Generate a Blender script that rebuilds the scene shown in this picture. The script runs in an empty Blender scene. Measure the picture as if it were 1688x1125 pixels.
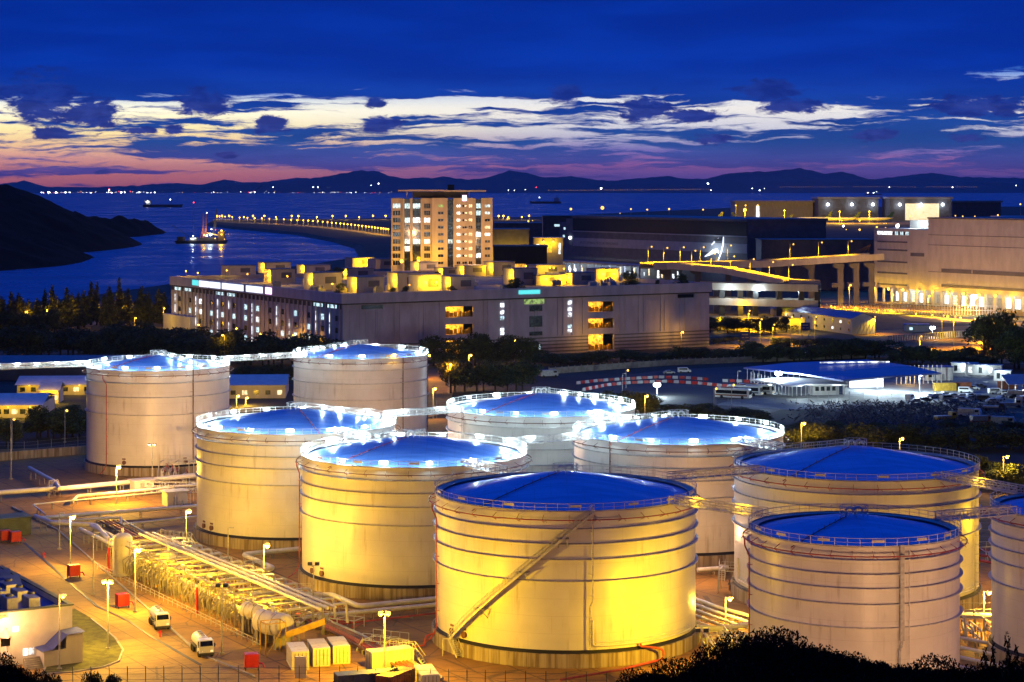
import bpy, math, random
from mathutils import Vector, Matrix, noise as mnoise
random.seed(7)
R_ = math.radians
sc = bpy.context.scene
COL = sc.collection
F = 3300.0      # focal length in photograph pixels
HZ = 312.0      # row of the horizon
CH = 67.0       # height of the camera over the yard

# ---------------------------------------------------------------- camera
cam = bpy.data.cameras.new('camera')
cam.sensor_width = 36.0
cam.lens = 36.0 * F / 1688.0
cam.shift_y = -(562.5 - HZ) / 1688.0
cam.clip_start = 1.0
cam.clip_end = 120000.0
camo = bpy.data.objects.new('camera', cam)
COL.objects.link(camo)
camo.location = (0, 0, CH)
camo.rotation_euler = (R_(90), 0, 0)
sc.camera = camo
sc.view_settings.view_transform = 'Standard'
sc.view_settings.look = 'None'
sc.view_settings.exposure = 0.0
sc.view_settings.gamma = 1.0
sc.cycles.use_denoising = True
sc.cycles.max_bounces = 5
sc.cycles.diffuse_bounces = 2
sc.cycles.glossy_bounces = 3
sc.cycles.volume_bounces = 0
sc.cycles.sample_clamp_indirect = 3.0
sc.cycles.caustics_reflective = False
sc.cycles.caustics_refractive = False

def lin(r, g, b):
    f = lambda c: (c / 255 / 12.92) if c / 255 <= 0.04045 else ((c / 255 + 0.055) / 1.055) ** 2.4
    return (f(r), f(g), f(b), 1.0)

def PX(x, y, z=0.0):
    Y = (CH - z) * F / (y - HZ)
    return Vector(((x - 844.0) / F * Y, Y, z))

def AT(x, Y, z=0.0):
    return Vector(((x - 844.0) / F * Y, Y, z))

def ZAT(y, Y):
    return CH - (y - HZ) * Y / F

GU = Vector((0.858, 0.514, 0))      # the two directions of the site's grid
GV = Vector((-0.514, 0.858, 0))
GA = math.atan2(0.514, 0.858)

# ---------------------------------------------------------------- node helpers
class NT:
    def __init__(s, tree):
        s.t = tree; s.n = tree.nodes; s.l = tree.links
        s.n.clear()
    def new(s, typ, **kw):
        n = s.n.new(typ)
        for k, v in kw.items():
            setattr(n, k, v)
        return n
    def put(s, sock, v):
        if isinstance(v, bpy.types.NodeSocket): s.l.new(v, sock)
        else: sock.default_value = v
    def m(s, op, a, b=0.0, c=None, clamp=False):
        n = s.new('ShaderNodeMath', operation=op, use_clamp=clamp)
        s.put(n.inputs[0], a); s.put(n.inputs[1], b)
        if c is not None: s.put(n.inputs[2], c)
        return n.outputs[0]
    def ramp(s, fac, stops, interp='LINEAR'):
        n = s.new('ShaderNodeValToRGB')
        cr = n.color_ramp; cr.interpolation = interp
        while len(cr.elements) < len(stops): cr.elements.new(0.5)
        for e, (p, c) in zip(cr.elements, stops):
            e.position = p; e.color = c if len(c) == 4 else (*c, 1)
        s.put(n.inputs[0], fac)
        return n.outputs[0]
    def step(s, v, a, b, smooth=True):
        n = s.new('ShaderNodeMapRange')
        n.interpolation_type = 'SMOOTHSTEP' if smooth else 'LINEAR'
        s.put(n.inputs[0], v); s.put(n.inputs[1], a); s.put(n.inputs[2], b)
        return n.outputs[0]
    def mix(s, f, a, b, typ='MIX'):
        n = s.new('ShaderNodeMix', data_type='RGBA', blend_type=typ)
        s.put(n.inputs[0], f); s.put(n.inputs[6], a); s.put(n.inputs[7], b)
        return n.outputs[2]
    def noise(s, vec, scale, detail=4, rough=0.55, dim='3D'):
        n = s.new('ShaderNodeTexNoise', noise_dimensions=dim)
        s.put(n.inputs['Vector'], vec); n.inputs['Scale'].default_value = scale
        n.inputs['Detail'].default_value = detail; n.inputs['Roughness'].default_value = rough
        return n.outputs[0]
    def comb(s, x, y, z=0.0):
        n = s.new('ShaderNodeCombineXYZ')
        s.put(n.inputs[0], x); s.put(n.inputs[1], y); s.put(n.inputs[2], z)
        return n.outputs[0]

# ---------------------------------------------------------------- sky (dusk; directions only)
w = bpy.data.worlds.new('World'); sc.world = w; w.use_nodes = True
T = NT(w.node_tree)
tc = T.new('ShaderNodeTexCoord')
sp = T.new('ShaderNodeSeparateXYZ'); T.l.new(tc.outputs['Generated'], sp.inputs[0])
dx, dy, dz = sp.outputs
az = T.m('ARCTAN2', dx, dy)
hor = T.m('SQRT', T.m('ADD', T.m('MULTIPLY', dx, dx), T.m('MULTIPLY', dy, dy)))
el = T.m('DIVIDE', dz, T.m('MAXIMUM', hor, 0.001))
U = T.m('MULTIPLY', az, F)                 # azimuth, about -840..840 over the view
V = T.m('MULTIPLY', el, F)                 # elevation, 0 at the horizon, 312 at the top of the view
wn = T.noise(T.comb(T.m('MULTIPLY', U, 0.006), T.m('MULTIPLY', V, 0.022)), 1.0, 5)
wn2 = T.noise(T.comb(T.m('MULTIPLY', U, 0.011), T.m('MULTIPLY', V, 0.03), 9.0), 1.0, 5)
Vw = T.m('ADD', V, T.m('MULTIPLY', T.m('SUBTRACT', wn, 0.5), 34.0))
Uw = T.m('ADD', U, T.m('MULTIPLY', T.m('SUBTRACT', wn2, 0.5), 60.0))
t = T.m('DIVIDE', V, 600.0, clamp=True)
S = lambda y: (HZ - y) / 600.0
clearL = T.ramp(t, [(0.0, lin(160, 84, 96)), (S(290), lin(206, 118, 108)), (S(262), lin(226, 160, 142)), (S(238), lin(248, 206, 150)),
                    (S(215), lin(255, 236, 170)), (S(185), lin(255, 250, 220)), (S(168), lin(206, 216, 222)), (S(156), lin(80, 120, 200)),
                    (S(120), lin(20, 74, 176)), (S(60), lin(0, 52, 158)), (1.0, lin(0, 34, 120))])
clearR = T.ramp(t, [(0.0, lin(70, 54, 128)), (S(290), lin(104, 78, 152)), (S(268), lin(158, 100, 158)), (S(248), lin(120, 110, 180)),
                    (S(215), lin(196, 198, 216)), (S(180), lin(226, 224, 224)), (S(150), lin(196, 206, 224)), (S(120), lin(70, 120, 204)),
                    (S(90), lin(30, 90, 190)), (S(40), lin(0, 58, 168)), (1.0, lin(0, 34, 120))])
clear = T.mix(T.step(U, -620.0, 200.0), clearL, clearR)
# long streaks of stratus
st = T.noise(T.comb(T.m('MULTIPLY', Uw, 0.0036), T.m('MULTIPLY', Vw, 0.060)), 1.0, 8, 0.60)
st2 = T.noise(T.comb(T.m('MULTIPLY', Uw, 0.0016), T.m('MULTIPLY', Vw, 0.016), 4.0), 1.0, 4, 0.5)
CV = [(312, .34), (296, .46), (280, .56), (264, .60), (248, .66), (236, .62), (222, .50), (200, .42), (178, .48), (166, .58), (154, .80), (138, 1.02), (60, 1.1)]
cov = T.ramp(T.m('DIVIDE', V, 400.0, clamp=True), [((HZ - y_) / 400.0, (c_,) * 3) for y_, c_ in CV])
cov = T.m('SUBTRACT', cov, T.m('MULTIPLY', T.m('MULTIPLY', T.step(U, 0.0, -700.0), T.step(V, 110.0, 40.0)), 0.05))
cov = T.m('ADD', cov, T.m('MULTIPLY', T.step(U, 250.0, 620.0), 0.12))
cov = T.m('ADD', cov, T.m('MULTIPLY', T.m('SUBTRACT', st2, 0.5), 0.75))
nn = T.m('ADD', T.m('MULTIPLY', T.m('SUBTRACT', st, 0.5), 1.7), 0.5)
gx = T.m('DIVIDE', T.m('SUBTRACT', Uw, 810.0), 150.0); gy = T.m('DIVIDE', T.m('SUBTRACT', Vw, 186.0), 26.0)
hole = T.m('SUBTRACT', 1.0, T.m('SQRT', T.m('ADD', T.m('MULTIPLY', gx, gx), T.m('MULTIPLY', gy, gy))), clamp=True)
cov = T.m('SUBTRACT', cov, T.m('MULTIPLY', hole, 0.75))
fine = T.noise(T.comb(T.m('MULTIPLY', Uw, 0.02), T.m('MULTIPLY', Vw, 0.16), 11.0), 1.0, 5, 0.6)
nn = T.m('ADD', nn, T.m('MULTIPLY', T.m('SUBTRACT', fine, 0.5), 0.45))
mask = T.step(T.m('SUBTRACT', nn, T.m('SUBTRACT', 1.0, cov)), -0.07, 0.13)
ccol = T.ramp(t, [(0.0, lin(70, 58, 134)), (S(285), lin(96, 76, 156)), (S(262), lin(76, 84, 166)), (S(235), lin(40, 80, 158)), (S(200), lin(24, 66, 152)),
                  (S(150), lin(12, 56, 160)), (S(110), lin(2, 48, 160)), (S(30), lin(0, 42, 150)), (1.0, lin(0, 36, 134))])
ccol = T.mix(T.step(T.noise(T.comb(T.m('MULTIPLY', Uw, 0.003), T.m('MULTIPLY', V, 0.02), 2.0), 1.0, 5), 0.35, 0.7), ccol,
             T.mix(1.0, ccol, (1.55, 1.45, 1.28, 1), 'MULTIPLY'))
clear = T.mix(1.0, clear, (1.42, 1.38, 1.30, 1), 'MULTIPLY')
sky = T.mix(mask, clear, ccol)
# the loose dark cumulus: azimuth, elevation, half sizes
puff = None
cn = T.noise(T.comb(T.m('MULTIPLY', Uw, 0.022), T.m('MULTIPLY', Vw, 0.055), 6.0), 1.0, 8, 0.68)
for (x, y, a, b) in [(85, 168, 52, 42), (160, 190, 46, 26), (20, 155, 40, 14), (338, 172, 44, 24), (448, 207, 34, 14), (628, 205, 36, 14), (292, 217, 16, 8),
                     (100, 222, 40, 9), (930, 152, 28, 16), (1065, 180, 42, 23), (1135, 192, 54, 10), (1262, 150, 52, 16), (1300, 176, 56, 13), (1435, 224, 38, 10),
                     (1174, 231, 30, 9), (1180, 283, 0.1, 0.1), (178, 285, 14, 5), (378, 256, 20, 6), (235, 217, 30, 6), (1600, 178, 70, 18), (620, 168, 16, 9), (1580, 230, 26, 7)]:
    ex = T.m('DIVIDE', T.m('SUBTRACT', U, float(x - 844)), float(a) * 1.12)
    ey = T.m('DIVIDE', T.m('SUBTRACT', V, float(HZ - y)), float(b) * 1.15)
    d = T.m('SUBTRACT', 1.0, T.m('SQRT', T.m('ADD', T.m('MULTIPLY', ex, ex), T.m('MULTIPLY', ey, ey))))
    puff = d if puff is None else T.m('MAXIMUM', puff, d)
pm = T.step(T.m('ADD', puff, T.m('MULTIPLY', T.m('SUBTRACT', cn, 0.5), 2.8)), -0.08, 0.34)
pm = T.m('MULTIPLY', pm, T.step(puff, -0.8, -0.2))
pcol = T.ramp(T.m('DIVIDE', V, 300.0, clamp=True), [(0, lin(62, 54, 124)), (0.3, lin(38, 54, 138)), (0.5, lin(20, 46, 138)), (1, lin(8, 42, 142))])
pcol = T.mix(T.m('MULTIPLY', T.step(cn, 0.62, 0.40), 0.7), pcol, T.mix(1.0, pcol, (2.3, 2.0, 1.5, 1), 'MULTIPLY'))
sky = T.mix(T.m('MULTIPLY', pm, 0.99), sky, pcol)
below = T.step(V, -6.0, 0.0)
sky = T.mix(below, (0.004, 0.010, 0.05, 1), sky)
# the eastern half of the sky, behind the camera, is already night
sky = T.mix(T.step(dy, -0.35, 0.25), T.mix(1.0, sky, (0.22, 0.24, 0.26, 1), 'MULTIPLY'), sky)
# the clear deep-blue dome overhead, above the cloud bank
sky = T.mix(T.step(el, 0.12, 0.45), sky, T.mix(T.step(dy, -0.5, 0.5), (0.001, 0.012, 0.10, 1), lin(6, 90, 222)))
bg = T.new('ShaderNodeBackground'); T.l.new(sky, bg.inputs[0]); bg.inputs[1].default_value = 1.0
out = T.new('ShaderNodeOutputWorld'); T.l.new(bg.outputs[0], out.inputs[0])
# ---------------------------------------------------------------- materials
MATS = {}
def mat(name, col, rough=0.6, metal=0.0, var=0.12, scale=0.6, detail=5, bump=0.0, bscale=8.0, emit=None, es=0.0, stretch=(1, 1, 1), col2=None, lo=0.35, hi=0.65, spec=0.5, glow_noise=0.0):
    m_ = bpy.data.materials.new(name); m_.use_nodes = True
    n = NT(m_.node_tree)
    p = n.new('ShaderNodeBsdfPrincipled'); o = n.new('ShaderNodeOutputMaterial')
    n.l.new(p.outputs[0], o.inputs[0])
    tcn = n.new('ShaderNodeTexCoord')
    mp = n.new('ShaderNodeMapping'); n.l.new(tcn.outputs['Object'], mp.inputs[0]); mp.inputs['Scale'].default_value = stretch
    nz = n.noise(mp.outputs[0], scale, detail, 0.6)
    c1 = (*col[:3], 1)
    c2 = (*col2[:3], 1) if col2 else (*[max(0, c * (1 - 3 * var)) for c in col[:3]], 1)
    n.l.new(n.mix(n.step(nz, lo, hi), c2, c1), p.inputs['Base Color'])
    p.inputs['Roughness'].default_value = rough
    p.inputs['Metallic'].default_value = metal
    p.inputs['Specular IOR Level'].default_value = spec
    if bump:
        b = n.new('ShaderNodeBump'); b.inputs['Strength'].default_value = bump; b.inputs['Distance'].default_value = 0.1
        n.l.new(n.noise(mp.outputs[0], bscale, 3), b.inputs['Height']); n.l.new(b.outputs[0], p.inputs['Normal'])
    if emit:
        if glow_noise:
            f = n.step(n.noise(tcn.outputs['Object'], glow_noise, 3), 0.35, 0.6)
            n.l.new(n.mix(f, (*[c * 0.12 for c in emit[:3]], 1), (*emit[:3], 1)), p.inputs['Emission Color'])
        else:
            p.inputs['Emission Color'].default_value = (*emit[:3], 1)
        p.inputs['Emission Strength'].default_value = es
        m_.cycles.emission_sampling = 'NONE'
    MATS[name] = m_
    return m_

SOD = (1.0, 0.46, 0.02)
YEL = (1.0, 0.56, 0.004)
AMB = (1.0, 0.55, 0.045)
PCH = (1.0, 0.52, 0.22)
WHT = (0.72, 0.92, 1.0)
m_white = mat('white_paint', (0.72, 0.70, 0.66), 0.42, var=0.06, scale=0.5)
m_steel = mat('galvanised_steel', (0.42, 0.42, 0.42), 0.5, metal=0.3, var=0.1, scale=2)
m_rail = mat('railing_paint', (0.62, 0.60, 0.56), 0.5, var=0.1, scale=1.5)
m_red = mat('red_oxide_pipe', (0.45, 0.06, 0.03), 0.5, var=0.15, scale=1.5)
m_redbox = mat('red_enamel', (0.62, 0.03, 0.02), 0.4, var=0.1)
m_brownp = mat('brown_pipe', (0.20, 0.09, 0.06), 0.6, var=0.15)
m_dark = mat('dark_steel', (0.05, 0.05, 0.055), 0.6, var=0.1)
m_black = mat('bitumen_black', (0.012, 0.012, 0.012), 0.7)
m_conc = mat('weathered_concrete', (0.40, 0.34, 0.26), 0.85, col2=(0.16, 0.11, 0.07), scale=0.55, stretch=(2.2, 2.2, 0.12), lo=0.32, hi=0.62, bump=0.3)
m_wallc = mat('precast_concrete', (0.54, 0.51, 0.62), 0.8, var=0.07, scale=0.25, stretch=(1, 1, 0.3), bump=0.1)
m_wallp = mat('pale_render', (0.60, 0.55, 0.50), 0.8, var=0.05, scale=0.3, stretch=(1, 1, 0.3))
m_walld = mat('grey_cladding', (0.17, 0.165, 0.20), 0.6, var=0.08, scale=0.2)
m_band = mat('pale_cladding_band', (0.50, 0.48, 0.52), 0.6, var=0.05, scale=0.2)
m_clad2 = mat('dark_cladding', (0.016, 0.016, 0.022), 0.6)
m_tower = mat('tower_cladding', (0.55, 0.45, 0.36), 0.7, var=0.06, scale=0.4, stretch=(1, 1, 0.2))
m_glassd = mat('dark_glass', (0.015, 0.02, 0.03), 0.12, var=0.3, scale=1.5, spec=0.8)
m_glassm = mat('tinted_glass', (0.07, 0.085, 0.09), 0.2, var=0.3, scale=0.8, spec=0.8)
m_litw = mat('lit_window_cool', (0.5, 0.6, 0.6), 0.4, emit=(0.62, 0.92, 1.0), es=1.5, glow_noise=1.4)
m_litw2 = mat('lit_window_white', (0.6, 0.6, 0.6), 0.4, emit=(0.9, 0.97, 1.0), es=2.4, glow_noise=0.8)
m_litc = mat('lit_window_warm', (0.6, 0.5, 0.4), 0.4, emit=(1.0, 0.75, 0.42), es=1.8, glow_noise=1.0)
m_lity = mat('lit_interior_sodium', (0.6, 0.5, 0.3), 0.5, emit=(1.0, 0.46, 0.03), es=1.5, glow_noise=0.9)
m_litg = mat('lit_interior_green', (0.3, 0.5, 0.3), 0.5, emit=(0.42, 0.62, 0.16), es=0.8, glow_noise=0.9)
m_bulby = mat('sodium_bulb', (1, 0.8, 0.4), 0.4, emit=(1.0, 0.55, 0.07), es=2.8)
m_bulbw = mat('white_bulb', (1, 1, 1), 0.4, emit=(0.85, 0.95, 1.0), es=14)
m_bulbr = mat('red_bulb', (1, 0.1, 0.1), 0.4, emit=(1.0, 0.05, 0.04), es=5)
m_fixt = mat('fluorescent_fixture', (0.9, 0.9, 0.9), 0.4, emit=(0.75, 0.95, 1.0), es=5)
m_pipew = mat('rack_pipe_steel', (0.42, 0.38, 0.30), 0.45, metal=0.2, var=0.12, scale=1.0)
m_depr = mat('depot_roof_sheet', (0.16, 0.20, 0.52), 0.35, var=0.08, scale=0.2, stretch=(0.3, 3, 1))
m_roofb = mat('blue_roof_sheet', (0.035, 0.06, 0.34), 0.45, var=0.08, scale=0.3)
m_yard = mat('yard_paving', (0.19, 0.105, 0.032), 0.85, var=0.16, scale=0.06, detail=8, bump=0.3, bscale=1.5)
m_apron = mat('asphalt', (0.075, 0.07, 0.066), 0.85, var=0.12, scale=0.05, detail=8, bump=0.2, bscale=2)
m_roady = mat('concrete_road', (0.23, 0.145, 0.05), 0.8, var=0.14, scale=0.09, detail=8, bump=0.2, bscale=2)
m_kerb = mat('kerb_concrete', (0.36, 0.33, 0.28), 0.8, var=0.1)
m_line = mat('road_paint', (0.7, 0.68, 0.6), 0.6, var=0.1, scale=2)
m_grass = mat('short_grass', (0.10, 0.105, 0.014), 0.95, var=0.2, scale=0.6, bump=0.6, bscale=20)
m_land = mat('rough_land', (0.045, 0.045, 0.03), 0.95, var=0.22, scale=0.03, detail=8, bump=0.5, bscale=0.8)
m_leaf = mat('leaves', (0.085, 0.115, 0.025), 0.8, var=0.25, scale=0.5)
m_leafl = mat('light_leaves', (0.13, 0.14, 0.025), 0.8, var=0.25, scale=0.5)
m_leafd = mat('silhouette_leaves', (0.012, 0.018, 0.008), 0.95, var=0.25, scale=0.5, spec=0.1)  # darkened so the foreground trees read as shaded silhouettes
m_bark = mat('bark', (0.06, 0.045, 0.03), 0.9, var=0.2, scale=3)
m_rock = mat('shore_rock', (0.10, 0.075, 0.06), 0.9, var=0.25, scale=0.08, bump=0.6, bscale=0.6)
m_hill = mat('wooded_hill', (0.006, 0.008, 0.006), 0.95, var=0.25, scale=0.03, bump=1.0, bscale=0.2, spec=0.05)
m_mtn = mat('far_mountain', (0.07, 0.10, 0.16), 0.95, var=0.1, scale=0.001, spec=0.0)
m_contw = mat('white_container', (0.70, 0.66, 0.52), 0.55, var=0.08, scale=1.0, col2=(0.5, 0.4, 0.26), lo=0.25, hi=0.5)
m_contb = mat('blue_container', (0.035, 0.05, 0.13), 0.5, var=0.15, scale=0.8)
m_conto = mat('rust_container', (0.30, 0.09, 0.035), 0.6, var=0.15, scale=0.8)
m_conty = mat('yellow_container', (0.55, 0.33, 0.03), 0.55, var=0.12, scale=0.8)
m_tyre = mat('tyre_rubber', (0.015, 0.015, 0.015), 0.85)
m_hull = mat('rusty_hull', (0.05, 0.028, 0.02), 0.7, var=0.2, scale=0.3)
m_plane = mat('aircraft_white', (0.75, 0.75, 0.72), 0.3, var=0.03)
m_tail = mat('teal_tail_paint', (0.01, 0.05, 0.05), 0.3)
m_aluf = mat('green_roof_edge', (0.13, 0.15, 0.08), 0.7, var=0.1)
m_purp = mat('purple_screen', (0.5, 0.2, 0.5), 0.4, emit=(0.95, 0.45, 0.95), es=2.2)
m_pink = mat('pink_lit_sign', (0.6, 0.4, 0.6), 0.4, emit=(1.0, 0.62, 0.95), es=3.0)
m_cyan = mat('cyan_lit_sign', (0.2, 0.6, 0.6), 0.4, emit=(0.10, 0.78, 0.80), es=1.1)
m_signw = mat('white_lit_sign', (0.8, 0.8, 0.85), 0.4, emit=(0.80, 0.88, 1.0), es=1.5)
m_bluesign = mat('blue_road_sign', (0.02, 0.06, 0.35), 0.5)

def shell_mat():
    m_ = bpy.data.materials.new('tank_shell_paint'); m_.use_nodes = True
    n = NT(m_.node_tree)
    p = n.new('ShaderNodeBsdfPrincipled'); o = n.new('ShaderNodeOutputMaterial'); n.l.new(p.outputs[0], o.inputs[0])
    tcn = n.new('ShaderNodeTexCoord'); sx = n.new('ShaderNodeSeparateXYZ'); n.l.new(tcn.outputs['Object'], sx.inputs[0])
    th = n.m('MULTIPLY', n.m('ARCTAN2', sx.outputs[0], sx.outputs[1]), 19.0)
    z = sx.outputs[2]
    # plate seams: courses 2.4 m high, plates 9 m long with staggered joints
    fz = n.m('FRACT', n.m('DIVIDE', n.m('SUBTRACT', z, 2.2), 2.45))
    row = n.m('FLOOR', n.m('DIVIDE', n.m('SUBTRACT', z, 2.2), 2.45))
    ft = n.m('FRACT', n.m('ADD', n.m('DIVIDE', th, 9.0), n.m('MULTIPLY', row, 0.37)))
    s1 = n.m('LESS_THAN', fz, 0.022); s2 = n.m('LESS_THAN', ft, 0.006)
    seam = n.m('MAXIMUM', s1, s2)
    # run-off streaks, each starting somewhere on the wall
    v1 = n.comb(n.m('MULTIPLY', th, 1.1), n.m('MULTIPLY', z, 0.10), 0.0)
    stn = n.step(n.noise(v1, 1.0, 5, 0.65), 0.50, 0.74)
    v2 = n.comb(n.m('MULTIPLY', th, 0.12), n.m('MULTIPLY', z, 0.16), 3.0)
    stn = n.m('MULTIPLY', stn, n.step(n.noise(v2, 1.0, 3), 0.42, 0.66))
    base = n.mix(n.step(n.noise(n.comb(n.m('MULTIPLY', th, 0.2), n.m('MULTIPLY', z, 0.25), 0.0), 1.0, 4), 0.3, 0.7), (0.66, 0.625, 0.57, 1), (0.735, 0.70, 0.645, 1))
    base = n.mix(n.m('MULTIPLY', stn, 0.55), base, (0.27, 0.19, 0.12, 1))
    base = n.mix(n.m('MULTIPLY', seam, 0.24), base, (0.25, 0.2, 0.16, 1))
    n.l.new(base, p.inputs['Base Color'])
    n.l.new(n.m('ADD', 0.27, n.m('MULTIPLY', n.noise(n.comb(n.m('MULTIPLY', th, 0.3), n.m('MULTIPLY', z, 0.3), 1.0), 1.0, 3), 0.18)), p.inputs['Roughness'])
    p.inputs['Specular IOR Level'].default_value = 0.38
    return m_
m_shell = shell_mat()

def roof_mat():
    m_ = bpy.data.materials.new('blue_tank_roof'); m_.use_nodes = True
    n = NT(m_.node_tree)
    p = n.new('ShaderNodeBsdfPrincipled'); o = n.new('ShaderNodeOutputMaterial'); n.l.new(p.outputs[0], o.inputs[0])
    tcn = n.new('ShaderNodeTexCoord'); sx = n.new('ShaderNodeSeparateXYZ'); n.l.new(tcn.outputs['Object'], sx.inputs[0])
    x, y = sx.outputs[0], sx.outputs[1]
    fx = n.m('LESS_THAN', n.m('FRACT', n.m('DIVIDE', x, 2.4)), 0.03); fy = n.m('LESS_THAN', n.m('FRACT', n.m('DIVIDE', y, 7.5)), 0.01)
    nz = n.noise(tcn.outputs['Object'], 0.25, 6, 0.6)
    nb = n.noise(n.comb(n.m('MULTIPLY', x, 0.12), n.m('MULTIPLY', y, 0.6)), 1.0, 5, 0.6)
    base = n.mix(n.step(nb, 0.35, 0.65), (0.10, 0.25, 0.64, 1), (0.19, 0.38, 0.80, 1))
    base = n.mix(n.m('MULTIPLY', n.m('MAXIMUM', fx, fy), 0.32), base, (0.06, 0.10, 0.2, 1))
    n.l.new(base, p.inputs['Base Color'])
    n.l.new(n.m('ADD', 0.26, n.m('MULTIPLY', nz, 0.2)), p.inputs['Roughness'])
    p.inputs['Metallic'].default_value = 0.1
    return m_
m_roof = roof_mat()

def paving_mat(name, c1, c2, crack, joint=0.0):
    m_ = bpy.data.materials.new(name); m_.use_nodes = True
    n = NT(m_.node_tree)
    p = n.new('ShaderNodeBsdfPrincipled'); o = n.new('ShaderNodeOutputMaterial'); n.l.new(p.outputs[0], o.inputs[0])
    tcn = n.new('ShaderNodeTexCoord'); v = tcn.outputs['Object']
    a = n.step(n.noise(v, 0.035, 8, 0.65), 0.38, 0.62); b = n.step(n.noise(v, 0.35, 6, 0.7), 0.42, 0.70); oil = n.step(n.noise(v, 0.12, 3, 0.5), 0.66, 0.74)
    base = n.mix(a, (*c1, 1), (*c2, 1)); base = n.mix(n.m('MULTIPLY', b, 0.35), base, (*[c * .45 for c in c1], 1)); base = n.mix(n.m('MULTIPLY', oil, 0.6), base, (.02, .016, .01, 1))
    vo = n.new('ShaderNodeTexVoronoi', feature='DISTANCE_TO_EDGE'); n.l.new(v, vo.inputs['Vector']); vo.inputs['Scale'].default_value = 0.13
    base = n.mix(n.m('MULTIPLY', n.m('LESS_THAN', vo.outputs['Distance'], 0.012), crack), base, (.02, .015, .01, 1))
    if joint:
        mp = n.new('ShaderNodeMapping'); n.l.new(v, mp.inputs[0]); mp.inputs['Rotation'].default_value = (0, 0, -GA)
        sx = n.new('ShaderNodeSeparateXYZ'); n.l.new(mp.outputs[0], sx.inputs[0])
        j = n.m('MAXIMUM', n.m('LESS_THAN', n.m('FRACT', n.m('DIVIDE', sx.outputs[0], joint)), 0.03), n.m('LESS_THAN', n.m('FRACT', n.m('DIVIDE', sx.outputs[1], joint)), 0.03))
        base = n.mix(n.m('MULTIPLY', j, 0.6), base, (.03, .02, .01, 1))
    n.l.new(base, p.inputs['Base Color']); p.inputs['Roughness'].default_value = 0.8
    bm = n.new('ShaderNodeBump'); bm.inputs['Strength'].default_value = 0.25; bm.inputs['Distance'].default_value = .1
    n.l.new(n.noise(v, 1.6, 4), bm.inputs['Height']); n.l.new(bm.outputs[0], p.inputs['Normal'])
    return m_
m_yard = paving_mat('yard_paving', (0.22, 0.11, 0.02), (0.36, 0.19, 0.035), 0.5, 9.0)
m_roady = paving_mat('concrete_road', (0.24, 0.135, 0.025), (0.36, 0.22, 0.045), 0.35, 5.0)
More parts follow.
